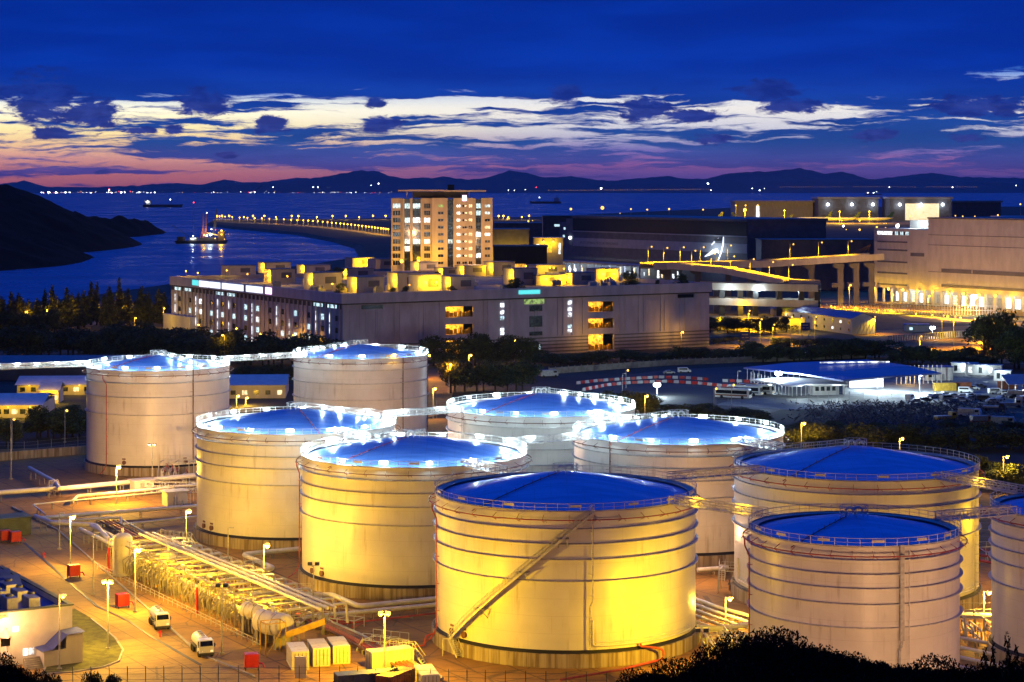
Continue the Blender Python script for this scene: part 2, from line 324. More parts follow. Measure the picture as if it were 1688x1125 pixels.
# ---------------------------------------------------------------- mesh builder
class MB:
    def __init__(s):
        s.v = []; s.f = []; s.sm = []
    def add(s, vs, fs, smooth=False):
        b = len(s.v); s.v += [tuple(v) for v in vs]
        s.f += [tuple(b + i for i in f) for f in fs]; s.sm += [smooth] * len(fs)
    def box(s, x0, x1, y0, y1, z0, z1):
        s.add([(x0, y0, z0), (x1, y0, z0), (x1, y1, z0), (x0, y1, z0), (x0, y0, z1), (x1, y0, z1), (x1, y1, z1), (x0, y1, z1)],
              [(0, 3, 2, 1), (4, 5, 6, 7), (0, 1, 5, 4), (1, 2, 6, 5), (2, 3, 7, 6), (3, 0, 4, 7)])
        return s
    def bar(s, a, b, w=0.1, h=None):
        a = Vector(a); b = Vector(b); d = b - a
        if d.length < 1e-6: return s
        d.normalize(); h = w if h is None else h
        up = Vector((0, 0, 1)) if abs(d.z) < 0.95 else Vector((0, 1, 0))
        sx = d.cross(up).normalized() * (w / 2); sy = sx.cross(d).normalized() * (h / 2)
        s.add([a - sx - sy, a + sx - sy, a + sx + sy, a - sx + sy, b - sx - sy, b + sx - sy, b + sx + sy, b - sx + sy],
              [(0, 1, 2, 3), (7, 6, 5, 4), (0, 4, 5, 1), (1, 5, 6, 2), (2, 6, 7, 3), (3, 7, 4, 0)])
        return s
    def cyl(s, a, b, r0, r1=None, n=10, caps=True):
        a = Vector(a); b = Vector(b); r1 = r0 if r1 is None else r1
        d = (b - a).normalized(); up = Vector((0, 0, 1)) if abs(d.z) < 0.95 else Vector((1, 0, 0))
        ex = d.cross(up).normalized(); ey = d.cross(ex)
        vs = []
        for c, r in ((a, r0), (b, r1)):
            for i in range(n):
                t_ = 2 * math.pi * i / n
                vs.append(c + ex * math.cos(t_) * r + ey * math.sin(t_) * r)
        s.add(vs, [(i, (i + 1) % n, n + (i + 1) % n, n + i) for i in range(n)], True)
        if caps: s.add(vs, [tuple(reversed(range(n))), tuple(range(n, 2 * n))])
        return s
    def tube(s, pts, r, n=8, closed=False):
        pts = [Vector(p) for p in pts]; N = len(pts); vs = []
        for k, p in enumerate(pts):
            if closed: d = pts[(k + 1) % N] - pts[k - 1]
            else: d = pts[min(k + 1, N - 1)] - pts[max(k - 1, 0)]
            d.normalize(); up = Vector((0, 0, 1)) if abs(d.z) < 0.95 else Vector((1, 0, 0))
            ex = d.cross(up).normalized(); ey = d.cross(ex)
            for i in range(n):
                t_ = 2 * math.pi * (i + 0.5) / n
                vs.append(p + ex * math.cos(t_) * r + ey * math.sin(t_) * r)
        fs = []
        for k in range(N if closed else N - 1):
            a = k * n; b = ((k + 1) % N) * n
            fs += [(a + i, a + (i + 1) % n, b + (i + 1) % n, b + i) for i in range(n)]
        s.add(vs, fs, True)
        if not closed: s.add(vs, [tuple(range(n)), tuple(reversed(range((N - 1) * n, N * n)))])
        return s
    def pipe(s, pts, r, n=8):          # polyline with rounded elbows
        pts = [Vector(p) for p in pts]; o = [pts[0]]
        for k in range(1, len(pts) - 1):
            a, b, c = pts[k - 1], pts[k], pts[k + 1]
            q = min(3.0 * r, (a - b).length * 0.4, (c - b).length * 0.4)
            p0 = b + (a - b).normalized() * q; p1 = b + (c - b).normalized() * q
            for t_ in (0, 0.25, 0.5, 0.75, 1): o.append(p0.lerp(b, t_).lerp(b.lerp(p1, t_), t_))
        o.append(pts[-1])
        return s.tube(o, r, n)
    def lathe(s, prof, n=96, smooth=True, a0=0.0, a1=2 * math.pi):
        full = abs(a1 - a0 - 2 * math.pi) < 1e-6; m_ = n if full else n + 1; vs = []
        for (r, z) in prof:
            for i in range(m_):
                t_ = a0 + (a1 - a0) * i / n
                vs.append((r * math.sin(t_), -r * math.cos(t_), z))
        fs = []
        for k in range(len(prof) - 1):
            for i in range(n):
                j = (i + 1) % m_
                fs.append((k * m_ + i, k * m_ + j, (k + 1) * m_ + j, (k + 1) * m_ + i))
        s.add(vs, fs, smooth); return s
    def prism(s, poly, z0, z1):
        n = len(poly); vs = [(p[0], p[1], z0) for p in poly] + [(p[0], p[1], z1) for p in poly]
        s.add(vs, [tuple(range(n, 2 * n)), tuple(reversed(range(n)))] + [(i, (i + 1) % n, n + (i + 1) % n, n + i) for i in range(n)])
        return s
    def sphere(s, c, r, n=10, m_=6, sz=1.0):
        vs = []; c = Vector(c)
        for j in range(m_ + 1):
            ph = math.pi * j / m_
            for i in range(n):
                t_ = 2 * math.pi * i / n
                vs.append(c + Vector((r * math.sin(ph) * math.cos(t_), r * math.sin(ph) * math.sin(t_), r * sz * math.cos(ph))))
        s.add(vs, [(j * n + i, (j + 1) * n + i, (j + 1) * n + (i + 1) % n, j * n + (i + 1) % n) for j in range(m_) for i in range(n)], True)
        return s
    def build(s, name, material, parent=None, org=None, rotz=0.0, kind=None):
        me = bpy.data.meshes.new(name)
        vs = s.v
        if org is not None: o_ = Vector(org); vs = [tuple(Vector(v) - o_) for v in vs]
        me.from_pydata(vs, [], s.f)
        if any(s.sm): me.polygons.foreach_set('use_smooth', s.sm)
        me.materials.append(material); me.update()
        ob = bpy.data.objects.new(name, me); COL.objects.link(ob)
        if parent is not None: ob.parent = parent
        elif org is not None: ob.location = org; ob.rotation_euler = (0, 0, rotz)
        if kind: ob['kind'] = kind
        return ob

def tag(o, label, cat, group=None):
    o['label'] = label; o['category'] = cat
    if group: o['group'] = group
    return o
def thing(name, label, cat, loc=(0, 0, 0), rotz=0.0, group=None):
    o = bpy.data.objects.new(name, None); COL.objects.link(o)
    o.location = loc; o.rotation_euler = (0, 0, rotz); o.empty_display_size = 0.5
    return tag(o, label, cat, group)
def solo(name, label, cat, mb, material, loc=(0, 0, 0), rotz=0.0, group=None):
    ob = mb.build(name, material); ob.location = loc; ob.rotation_euler = (0, 0, rotz)
    return tag(ob, label, cat, group)
KIDS = {}
def copy_tree(o, loc=None, rotz=None, label=None, scale=None, parent=None):
    c = o.copy(); COL.objects.link(c)
    if parent is not None: c.parent = parent
    if loc is not None: c.location = loc
    if rotz is not None: c.rotation_euler = (0, 0, rotz)
    if scale is not None: c.scale = scale if hasattr(scale, '__len__') else (scale,) * 3
    if label: c['label'] = label
    for ch in list(o.children): copy_tree(ch, parent=c)
    return c
LD = {}
def light(parent, loc, colr, watts, radius=0.25, spot=None, aim=None):
    key = (colr, round(watts), radius, spot)
    if key not in LD:
        ld = bpy.data.lights.new('lamp_light', 'SPOT' if spot else 'POINT')
        ld.color = colr; ld.energy = watts; ld.shadow_soft_size = radius
        if spot: ld.spot_size = R_(spot); ld.spot_blend = 0.6
        LD[key] = ld
    o = bpy.data.objects.new('lamp_light', LD[key]); COL.objects.link(o)
    o.parent = parent; o.location = loc
    if aim is not None: o.rotation_euler = (Vector(aim) - Vector(loc)).to_track_quat('-Z', 'Y').to_euler()
    return o
ORD = ['first', 'second', 'third', 'fourth', 'fifth', 'sixth', 'seventh', 'eighth', 'ninth', 'tenth', 'eleventh', 'twelfth', 'thirteenth', 'fourteenth',
       'fifteenth', 'sixteenth', 'seventeenth', 'eighteenth', 'nineteenth', 'twentieth'] + ['twenty-' + q for q in
       ['first', 'second', 'third', 'fourth', 'fifth', 'sixth', 'seventh', 'eighth', 'ninth']] + ['thirtieth'] + ['thirty-' + q for q in
       ['first', 'second', 'third', 'fourth', 'fifth', 'sixth', 'seventh', 'eighth', 'ninth']] + ['fortieth'] + ['forty-' + q for q in
       ['first', 'second', 'third', 'fourth', 'fifth', 'sixth', 'seventh', 'eighth', 'ninth']] + ['fiftieth']

def polysheet(name, pts, z, material, kind='structure', label=None, cat=None, thick=None):
    mb = MB()
    if thick: mb.prism(pts, z - thick, z)
    else: mb.add([(p[0], p[1], z) for p in pts], [tuple(range(len(pts)))])
    o = mb.build(name, material)
    if kind: o['kind'] = kind
    return o
# ---------------------------------------------------------------- sea, land, roads, hills
mw = bpy.data.materials.new('sea_water'); mw.use_nodes = True
n = NT(mw.node_tree)
p = n.new('ShaderNodeBsdfPrincipled'); o = n.new('ShaderNodeOutputMaterial'); n.l.new(p.outputs[0], o.inputs[0])
tcn = n.new('ShaderNodeTexCoord'); mp = n.new('ShaderNodeMapping'); n.l.new(tcn.outputs['Object'], mp.inputs[0])
mp.inputs['Scale'].default_value = (1, 1, 1)
p.inputs['Base Color'].default_value = (0.005, 0.045, 0.24, 1)
sx = n.new('ShaderNodeSeparateXYZ'); n.l.new(mp.outputs[0], sx.inputs[0])
sl = n.noise(n.comb(n.m('MULTIPLY', sx.outputs[0], 0.006), n.m('MULTIPLY', sx.outputs[1], 0.007)), 1.0, 5, 0.6)
n.l.new(n.m('ADD', 0.22, n.m('MULTIPLY', n.step(sl, 0.4, 0.62), 0.24)), p.inputs['Roughness'])
b1 = n.noise(n.comb(n.m('MULTIPLY', sx.outputs[0], 0.10), n.m('MULTIPLY', sx.outputs[1], 0.16)), 1.0, 6, 0.65)
bm = n.new('ShaderNodeBump'); bm.inputs['Strength'].default_value = 0.34; bm.inputs['Distance'].default_value = 1.6
n.l.new(b1, bm.inputs['Height']); n.l.new(bm.outputs[0], p.inputs['Normal'])
p.inputs['Specular IOR Level'].default_value = 0.5
mb = MB(); mb.add([(-42000, -600, -4), (42000, -600, -4), (42000, 62000, -4), (-42000, 62000, -4)], [(0, 1, 2, 3)])
mb.build('sea', mw, kind='structure')

shore = [(-500, 512), (-60, 506), (0, 503), (120, 492), (270, 470), (400, 450), (520, 435), (592, 423), (604, 416), (596, 405), (560, 395), (500, 384), (440, 378.5), (392, 374.5), (352, 370), (346, 367),
         (352, 363.5), (460, 362), (600, 360.5), (760, 359.5), (880, 358), (1010, 352), (1200, 343), (1500, 341), (2300, 341)]
sp_ = [PX(x, y) for x, y in shore]
land = [(p_.x, p_.y) for p_ in sp_] + [(2600, 3000), (900, 200), (500, -400), (-500, -400)]
mb = MB(); N = len(land)
mb.add([(x, y, 0) for x, y in land], [tuple(reversed(range(N)))])
mb.build('ground', m_land, kind='structure')
# rock slope down to the water
mb = MB(); vs = []
for i, p_ in enumerate(sp_):
    a = sp_[max(0, i - 1)]; b = sp_[min(len(sp_) - 1, i + 1)]
    d = (b - a).normalized(); nrm = Vector((-d.y, d.x, 0))
    vs += [(p_.x, p_.y, 0.05), (p_.x + nrm.x * 11, p_.y + nrm.y * 11, -5)]
mb.add(vs, [(2 * i, 2 * i + 1, 2 * i + 3, 2 * i + 2) for i in range(len(sp_) - 1)])
mb.build('shore_slope', m_rock, kind='structure')

def sheet(name, pix, z, material):
    return polysheet(name, [PX(x, y) for x, y in pix], z, material)
# tank yard paving reaches in front of the picture
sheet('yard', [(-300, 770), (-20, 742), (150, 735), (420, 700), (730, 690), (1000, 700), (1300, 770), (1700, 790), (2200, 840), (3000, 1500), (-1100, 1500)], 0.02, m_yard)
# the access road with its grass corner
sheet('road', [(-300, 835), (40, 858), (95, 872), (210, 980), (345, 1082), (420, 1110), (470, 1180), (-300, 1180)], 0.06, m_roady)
grs = [(108, 1010), (123, 1005), (150, 1020), (190, 1052), (203, 1072), (196, 1090), (170, 1100), (120, 1108), (70, 1112), (90, 1060)]
sheet('grass_patch', grs, 0.14, m_grass)
mb = MB()
for i in range(2, 9): mb.bar(PX(*grs[i], 0.13), PX(*grs[i + 1 if i < 9 else 9], 0.13), 0.3, 0.2)
mb.build('kerb', m_kerb, kind='structure')
mb = MB()
for a, b in [((95, 874), (330, 1079)), ((330, 1079), (420, 1116)), ((20, 836), (95, 874))]: mb.bar(PX(*a, 0.1), PX(*b, 0.1), 0.35, 0.3)
mb.build('kerb', m_kerb, kind='structure')
mb = MB()
for a, b in [((40, 895), (160, 1000)), ((160, 1000), (210, 1023)), ((210, 1023), (250, 1050)), ((250, 1050), (330, 1096))]: mb.bar(PX(*a, 0.07), PX(*b, 0.07), 0.5, 0.05)
mb.build('drain_channel', m_dark, kind='structure')
# depot tarmac, roads behind, airport apron
sheet('depot_yard', [(960, 628), (1100, 610), (1400, 596), (1688, 618), (2100, 640), (2100, 715), (1688, 700), (1300, 672), (1240, 690), (1000, 665)], 0.03, m_apron)
sheet('depot_apron', [(1180, 668), (1260, 640), (1460, 618), (1688, 628), (1900, 640), (1900, 660), (1500, 668), (1300, 676)], 0.05, mat('pale_tarmac', (0.19, 0.19, 0.19), 0.8, var=0.12, scale=0.08, detail=7))
sheet('highway', [(1165, 570), (1240, 556), (1330, 562), (1450, 573), (1688, 580), (2300, 600), (2300, 622), (1688, 600), (1400, 592), (1165, 588)], 0.03, m_roady)
sheet('highway_lane', [(1165, 548), (1240, 546), (1350, 554), (1345, 560), (1240, 553), (1165, 556)], 0.05, m_roady)
sheet('inner_road', [(1350, 499), (1450, 502), (1600, 508), (1750, 514), (1750, 524), (1600, 519), (1450, 510), (1350, 508)], 0.04, m_roady)
sheet('inner_road_lane', [(1480, 522), (1560, 524), (1700, 533), (1800, 538), (1800, 548), (1600, 534), (1500, 530)], 0.05, m_roady)
sheet('forecourt', [(1350, 480), (1750, 490), (1750, 513), (1600, 507), (1450, 501), (1350, 499)], 0.05, m_roady)
sheet('infield_grass', [(1370, 509), (1450, 511), (1560, 517), (1640, 523), (1560, 523), (1480, 521), (1380, 514)], 0.06, m_grass)
sheet('compound_paving', [(1400, 548), (1640, 535), (1688, 560), (1640, 580), (1430, 572)], 0.04, m_yard)
sheet('left_road', [(80, 545), (130, 530), (175, 520), (182, 526), (150, 538), (150, 556), (110, 560)], 0.04, m_roady)
sheet('sheds_yard', [(-80, 700), (-80, 668), (40, 672), (110, 662), (160, 664), (160, 690), (60, 712), (0, 722)], 0.035, m_grass)
sheet('side_lane', [(700, 600), (740, 600), (748, 640), (740, 680), (700, 690)], 0.03, m_roady)
sheet('airport_apron', [(1180, 373), (1210, 365), (1480, 362), (1700, 361), (1700, 366), (1460, 371), (1240, 375)], 0.06, m_roady)
sheet('coast_road', [(352, 364.5), (380, 367), (460, 369), (560, 376), (645, 388), (645, 392), (560, 380), (460, 371.5), (375, 369)], 0.3, m_roady)
sheet('taxiway', [(352, 362.6), (650, 361.2), (900, 360), (900, 362), (650, 363.2), (352, 364)], 0.3, m_apron)

def terrain(name, ridge, shorepts, x0, x1, y0, y1, nx, ny, material, slope, amp=3.0, fr=0.02):
    mb = MB(); vs = []
    for j in range(ny + 1):
        for i in range(nx + 1):
            x = x0 + (x1 - x0) * i / nx; y = y0 + (y1 - y0) * j / ny; h = -60.0
            for (rx, ry, rz, rs) in ridge:
                h = max(h, rz - math.hypot((x - rx) * 2.6, (y - ry)) * rs)
            h += mnoise.fractal(Vector((x * fr, y * fr, 0)), 1.0, 2.0, 5) * amp * min(1.0, max(0.15, (h + 6) / 14))
            vs.append((x, y, max(h, -8)))
    mb.add(vs, [(j * (nx + 1) + i, j * (nx + 1) + i + 1, (j + 1) * (nx + 1) + i + 1, (j + 1) * (nx + 1) + i) for j in range(ny) for i in range(nx)], True)
    return mb.build(name, material, kind='structure')

def ridge_line(pts, step=25):
    o_ = []
    for a, b in zip(pts, pts[1:]):
        L = math.hypot(a[0] - b[0], a[1] - b[1]); k = max(1, int(L / step))
        for i in range(k):
            t_ = i / k; o_.append(tuple(a[q] + (b[q] - a[q]) * t_ for q in range(4)))
    o_.append(pts[-1]); return o_
def RP(x, y, Y, s): return ((x - 844) / F * Y, Y, ZAT(y, Y), s)
headland = ridge_line([RP(-260, 300, 2250, .17), RP(-60, 299, 2350, .19), RP(8, 303, 2420, .2), RP(30, 313, 2480, .2), RP(62, 331, 2620, .19), RP(95, 343, 2820, .2), RP(130, 352, 2960, .22), RP(178, 356, 3020, .22),
                       RP(222, 359, 3150, .24), RP(248, 368, 3240, .26), RP(262, 380, 3290, .3)])
headland += ridge_line([RP(-260, 345, 1980, .16), RP(-20, 380, 1900, .15), RP(50, 392, 2000, .16), RP(95, 404, 2080, .16), RP(134, 415, 2060, .2)])
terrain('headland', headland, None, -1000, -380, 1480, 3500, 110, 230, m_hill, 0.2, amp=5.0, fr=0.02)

def mountain(name, prof, Y, depth=2500.0):
    mb = MB(); vs = []; P = []
    for (x0, y0), (x1, y1) in zip(prof, prof[1:]):
        k = max(2, int((x1 - x0) / 4))
        for i in range(k):
            t_ = i / k; x = x0 + (x1 - x0) * t_; y = y0 + (y1 - y0) * t_ + mnoise.noise(Vector((x * 0.09, Y, 0))) * 1.6
            P.append((x, y))
    P.append(prof[-1])
    for x, y in P:
        z = ZAT(y, Y); X = (x - 844) / F * Y
        vs += [(X, Y - depth, -6), (X + 90 * mnoise.noise(Vector((x * .2, 1, 0))), Y - depth * 0.45, max(-5, z * 0.5)), (X, Y, z), (X, Y + depth, -6)]
    mb.add(vs, [(4 * i + k, 4 * i + 4 + k, 4 * i + 5 + k, 4 * i + 1 + k) for i in range(len(P) - 1) for k in range(3)], True)
    return mb.build(name, m_mtn, kind='structure')
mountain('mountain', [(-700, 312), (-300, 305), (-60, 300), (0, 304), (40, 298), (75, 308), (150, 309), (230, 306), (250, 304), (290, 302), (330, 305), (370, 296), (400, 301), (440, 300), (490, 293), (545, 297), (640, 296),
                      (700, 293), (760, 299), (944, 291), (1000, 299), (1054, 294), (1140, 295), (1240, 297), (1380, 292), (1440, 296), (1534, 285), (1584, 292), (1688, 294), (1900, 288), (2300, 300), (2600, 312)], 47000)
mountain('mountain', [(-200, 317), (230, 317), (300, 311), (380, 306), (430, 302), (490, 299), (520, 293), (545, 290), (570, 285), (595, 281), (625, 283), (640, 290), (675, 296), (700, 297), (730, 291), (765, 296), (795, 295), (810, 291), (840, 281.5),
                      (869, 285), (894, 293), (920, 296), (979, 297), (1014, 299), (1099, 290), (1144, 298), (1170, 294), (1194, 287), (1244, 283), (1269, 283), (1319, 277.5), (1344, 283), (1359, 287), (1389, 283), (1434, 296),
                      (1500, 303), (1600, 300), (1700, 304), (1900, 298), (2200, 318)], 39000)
# slope of the hill the camera stands on
mb = MB(); vs = []; nx, ny = 60, 24
for j in range(ny + 1):
    for i in range(nx + 1):
        x = -180 + 360 * i / nx; y = -60 + 275 * j / ny
        zz = min(61.0, 0.02 + max(0.0, (205 - y)) * 0.335) - max(0.0, 60 - y) * 0.0
        vs.append((x, y, zz + (mnoise.noise(Vector((x * .05, y * .05, 3))) * 1.6 if y < 200 and y > 12 else (-1.6 if y >= 200 else -3))))
mb.add(vs, [(j * (nx + 1) + i, j * (nx + 1) + i + 1, (j + 1) * (nx + 1) + i + 1, (j + 1) * (nx + 1) + i) for j in range(ny) for i in range(nx)], True)
mb.build('hill_slope', m_land, kind='structure')
# ---------------------------------------------------------------- storage tanks
TK = {}
def ring_pts(r, z, n, a0=0.0, a1=2 * math.pi):
    return [(r * math.sin(a0 + (a1 - a0) * i / n), -r * math.cos(a0 + (a1 - a0) * i / n), z) for i in range(n if abs(a1 - a0 - 2 * math.pi) < 1e-6 else n + 1)]
def pol(r, a, z): return Vector((r * math.sin(a), -r * math.cos(a), z))
RIDGE = {}
def make_tank(key, xc, Y, R, top, rings, label, lit=0, phase=0.0, walk=None, risers=(), platform=True, gaps=(), ringred=True):
    X = (xc - 844.0) / F * Y
    t = thing('storage_tank', label, 'storage tank', (X, Y, 0), 0, 'storage tanks of the fuel depot')
    TK[key] = (X, Y, R, top)
    fm = MB().lathe([(R + 0.62, 0.0), (R + 0.62, 1.95)], 96).lathe([(R + 0.62, 1.95), (R - 0.2, 1.96)], 96, False)
    fm.build('foundation', m_conc, t)
    MB().lathe([(R + 0.34, 1.965), (R + 0.34, 2.1), (R + 0.16, 2.12), (R + 0.10, 2.4), (R - 0.1, 2.4)], 96).build('base_skirt', m_black, t)
    MB().lathe([(R, 2.1), (R, top)], 160).lathe([(R, top), (R - 0.06, top)], 160, False).lathe([(R - 0.06, top), (R - 0.06, top - 1.2)], 160).build('shell', m_shell, t)
    for z in rings:
        MB().lathe([(R + 0.002, z - .02), (R + 0.42, z), (R + 0.42, z + 0.10), (R + 0.002, z + 0.12)], 120, False).build('stiffener_ring', m_rail, t)
    H = 3.5 * R / 19.4
    rp = lambda r: top - 0.55 + H * (1 - (r / (R - 0.1)) ** 1.25)
    RIDGE[key] = (rp, H)
    MB().lathe([(R - 0.08, top - 0.55)] + [((R - 0.1) * q / 14, rp((R - 0.1) * q / 14)) for q in range(14, 0, -1)] + [(0.02, rp(0))], 120).build('roof', m_roof, t)
    MB().lathe([(R - 1.0, top - 0.04), (R + 0.22, top), (R + 0.22, top + 0.06), (R - 1.0, top + 0.03), (R - 1.0, top - 0.04)], 96, False).build('rim_walkway', m_steel, t)
    # hand rail round the rim
    rr = R + 0.16
    def in_gap(a):
        a = (a + math.pi) % (2 * math.pi) - math.pi
        return any(abs((a - g + math.pi) % (2 * math.pi) - math.pi) < wdt for g, wdt in gaps)
    mb = MB(); npost = int(2 * math.pi * rr / 1.6)
    for i in range(npost):
        a = 2 * math.pi * i / npost
        p_ = pol(rr, a, top)
        mb.bar(p_, p_ + Vector((0, 0, 1.15)), 0.075)
    for zz, rad in ((1.15, 0.05), (0.62, 0.035)): mb.tube(ring_pts(rr, top + zz, 110), rad, 4, True)
    mb.add(*(lambda P: (P, [(i, (i + 1) % 96, 96 + (i + 1) % 96, 96 + i) for i in range(96)]))(ring_pts(rr, top + 0.03, 96) + ring_pts(rr, top + 0.18, 96)))
    mb.build('railing', m_rail, t)
    for k in range(7):
        a = -1.25 + k * 0.42 + 0.06 * math.sin(k * 5.0)
        MB().box(-0.8, 0.8, -0.03, 0.03, 0, 0.36).build('notice_plate', m_rail, t).matrix_local = Matrix.Translation(pol(rr + .07, a, top + 0.62)) @ Matrix.Rotation(a, 4, 'Z')
    # cooling water ring with its brackets
    if ringred:
        mb = MB(); mb.tube(ring_pts(R + 0.95, top - 1.05, 110), 0.085, 6, True)
        nb = 34
        for i in range(nb):
            a = 2 * math.pi * i / nb
            mb.bar(pol(R, a, top - 0.5), pol(R + 1.0, a, top - 1.0), 0.06); mb.bar(pol(R, a, top - 1.5), pol(R + 1.0, a, top - 1.1), 0.06)
            mb.bar(pol(R + .95, a + .02, top - 1.05), pol(R + 1.15, a + .03, top - 1.35), 0.05)
        mb.build('cooling_ring', m_brownp if lit else m_red, t)
    for (a, kind) in risers:
        mb = MB()
        if kind == 'red':
            mb.pipe([pol(R + .95, a, top - 1.0), pol(R + .95, a, top - 2.0), pol(R + .42, a + .035, top - 3.2), pol(R + .42, a + .035, 2.6), pol(R + 1.1, a + .035, 1.2), pol(R + 2.4, a + .035, 0.4)], 0.10)
            for z in (5, 9, 13, 17): mb.bar(pol(R, a + .035, z), pol(R + .6, a + .035, z), 0.08)
            mb.build('riser_pipe', m_red, t)
        elif kind == 'duct':
            mb.box(-0.28, 0.28, -0.5, 0.0, 9.6, top + 0.3).build('cable_duct', m_steel, t).matrix_local = Matrix.Translation(pol(R, a, 0)) @ Matrix.Rotation(a, 4, 'Z')
            mb = MB(); mb.pipe([(0, -.3, 9.7), (0, -.3, 9.2), (-.35, -.3, 8.4), (-.35, -.3, 3.0)], 0.2)
            mb.build('down_pipe', m_steel, t).matrix_local = Matrix.Translation(pol(R, a, 0)) @ Matrix.Rotation(a, 4, 'Z')
            mb = MB().pipe([(0, -.4, top - .4), (0, -.4, 2.4)], 0.09)
            for z in range(4, int(top), 2): mb.bar((0, 0.0, z), (0, -.5, z), .08)
            mb.build('vent_pipe', m_white, t).matrix_local = Matrix.Translation(pol(R, a + 1.0 / R, 0)) @ Matrix.Rotation(a + 1.0 / R, 4, 'Z')
        elif kind == 'thin':
            mb.pipe([(.1, .4, top + .5), (.1, -.75, top + .5), (.1, -.75, 9.4), (-.25, -.5, 8.6), (-.25, -.5, 2.6)], 0.11)
            for z in range(4, int(top), 3): mb.bar((0, 0.0, z), (0, -.75, z), .08)
            mb.build('down_pipe', m_rail, t).matrix_local = Matrix.Translation(pol(R, a, 0)) @ Matrix.Rotation(a, 4, 'Z')
        elif kind == 'ladder':
            for sx_ in (-.3, .3): mb.bar((sx_, -.3, 2.4), (sx_, -.3, top + 1.1), .07)
            for i in range(int((top - 2.4) / .5)): mb.bar((-.3, -.3, 2.6 + i * .5), (.3, -.3, 2.6 + i * .5), .04)
            for i in range(int((top - 4) / 1.5)): mb.tube([(-.3, -.3, 4 + i * 1.5), (-.45, -.8, 4 + i * 1.5), (0, -1.05, 4 + i * 1.5), (.45, -.8, 4 + i * 1.5), (.3, -.3, 4 + i * 1.5)], .03, 4)
            mb.build('ladder', m_steel, t).matrix_local = Matrix.Translation(pol(R, a, 0)) @ Matrix.Rotation(a, 4, 'Z')
        elif kind == 'dark':
            mb.pipe([pol(R + .3, a, top + .2), pol(R + .3, a, 2.6)], 0.11)
            for z in range(4, int(top), 2): mb.bar(pol(R, a, z), pol(R + .45, a, z), .07)
            for z in (top - 6, top - 5, top - 10): mb.bar(pol(R + .3, a - .0, z), pol(R + .3, a - .05, z), .06)
            mb.build('riser_pipe', m_brownp, t)
        elif kind == 'elbow':
            a1 = 1.15
            mb.pipe([pol(R + .22, a, 6.6), pol(R + .22, a, 3.05)] + [pol(R + .3, a + (a1 - a) * q / 9, 3.0) for q in range(1, 10)], 0.16)
            mb.pipe([pol(R + .26, a + .01, 3.5)] + [pol(R + .3, a + (a1 - a) * q / 9, 3.5) for q in range(1, 10)], 0.08)
            mb.build('transfer_pipe', m_white, t)
    for a_m in ((-1.02, -0.86) if key in 'EBC' else (-.3, .55)):
        mw_ = MB().cyl((0, .05, 3.1), (0, -.32, 3.1), .42, n=16).cyl((0, -.32, 3.1), (0, -.38, 3.1), .5, n=16).bar((-.55, -.1, 3.9), (.3, -.1, 3.9), .12, .3)
        mw_.build('manway', m_brownp, t).matrix_local = Matrix.Translation(pol(R, a_m, 0)) @ Matrix.Rotation(a_m, 4, 'Z')
    # centre platform with two gooseneck vents
    hz = rp(0)
    mb = MB(); q = 1.9
    for i in range(12):
        a = 2 * math.pi * i / 12; p_ = Vector((q * math.cos(a), q * math.sin(a), hz - .15)); mb.bar(p_, p_ + Vector((0, 0, 1.3)), .07)
    for zz in (1.1, .6): mb.tube([(q * math.cos(2 * math.pi * i / 12), q * math.sin(2 * math.pi * i / 12), hz + zz) for i in range(12)], .045, 4, True)
    mb.build('centre_railing', m_rail, t)
    for s_ in (-1, 1):
        mb = MB().tube([(s_ * .6 + .55 * math.cos(b), 0.2 * s_, hz - .1 + (0.5 if 0 <= b <= math.pi else 0) + .55 * math.sin(b)) for b in [math.pi * k / 8 for k in range(9)]], .17, 8)
        mb.cyl((s_ * .6 - .55, .2 * s_, hz - .3), (s_ * .6 - .55, .2 * s_, hz + .45), .17)
        mb.build('vent', m_white, t)
    # railed walkway over the roof from the centre to the rim
    for a in (walk or ()):
        mb = MB()
        for sd in (-.4, .4):
            off = Vector((math.cos(a), math.sin(a), 0)) * sd
            pts = [pol(r, a, rp(r)) + off for r in [1.9 + (R - 2.0) * k / 12 for k in range(13)]]
            for p_ in pts: mb.bar(p_, p_ + Vector((0, 0, 1.1)), .07)
            for zz in (1.1, .6): mb.tube([p_ + Vector((0, 0, zz)) for p_ in pts], .04, 4)
        pts = [pol(r, a, rp(r) + .12) for r in [1.9 + (R - 2.0) * k / 12 for k in range(13)]]
        for p0, p1 in zip(pts, pts[1:]): mb.bar(p0, p1, .8, .06)
        mb.build('roof_walkway', m_rail, t)
        if lit:
            for k in range(4):
                r = R * (.28 + .19 * k); off = Vector((math.cos(a), math.sin(a), 0)) * .44
                MB().box(-.5, .5, -.05, .05, .4, .75).build('walkway_lamp', m_fixt, t).matrix_local = Matrix.Translation(pol(r, a, rp(r)) - off) @ Matrix.Rotation(a + math.pi / 2, 4, 'Z')
                light(t, pol(r, a, rp(r) + 1.3) - off, WHT, 380, .12)
    a_ = -0.75 if key not in 'E' else 0.35
    mb = MB().tube([pol(r, a_, rp(r) + .16) for r in [1.9 + (R - 1.2) * k / 10 for k in range(11)]], .07, 5)
    for k in range(1, 10): r = 1.9 + (R - 1.2) * k / 10; mb.bar(pol(r, a_, rp(r)), pol(r, a_, rp(r) + .5), .07)
    mb.build('foam_pipe', m_red, t)
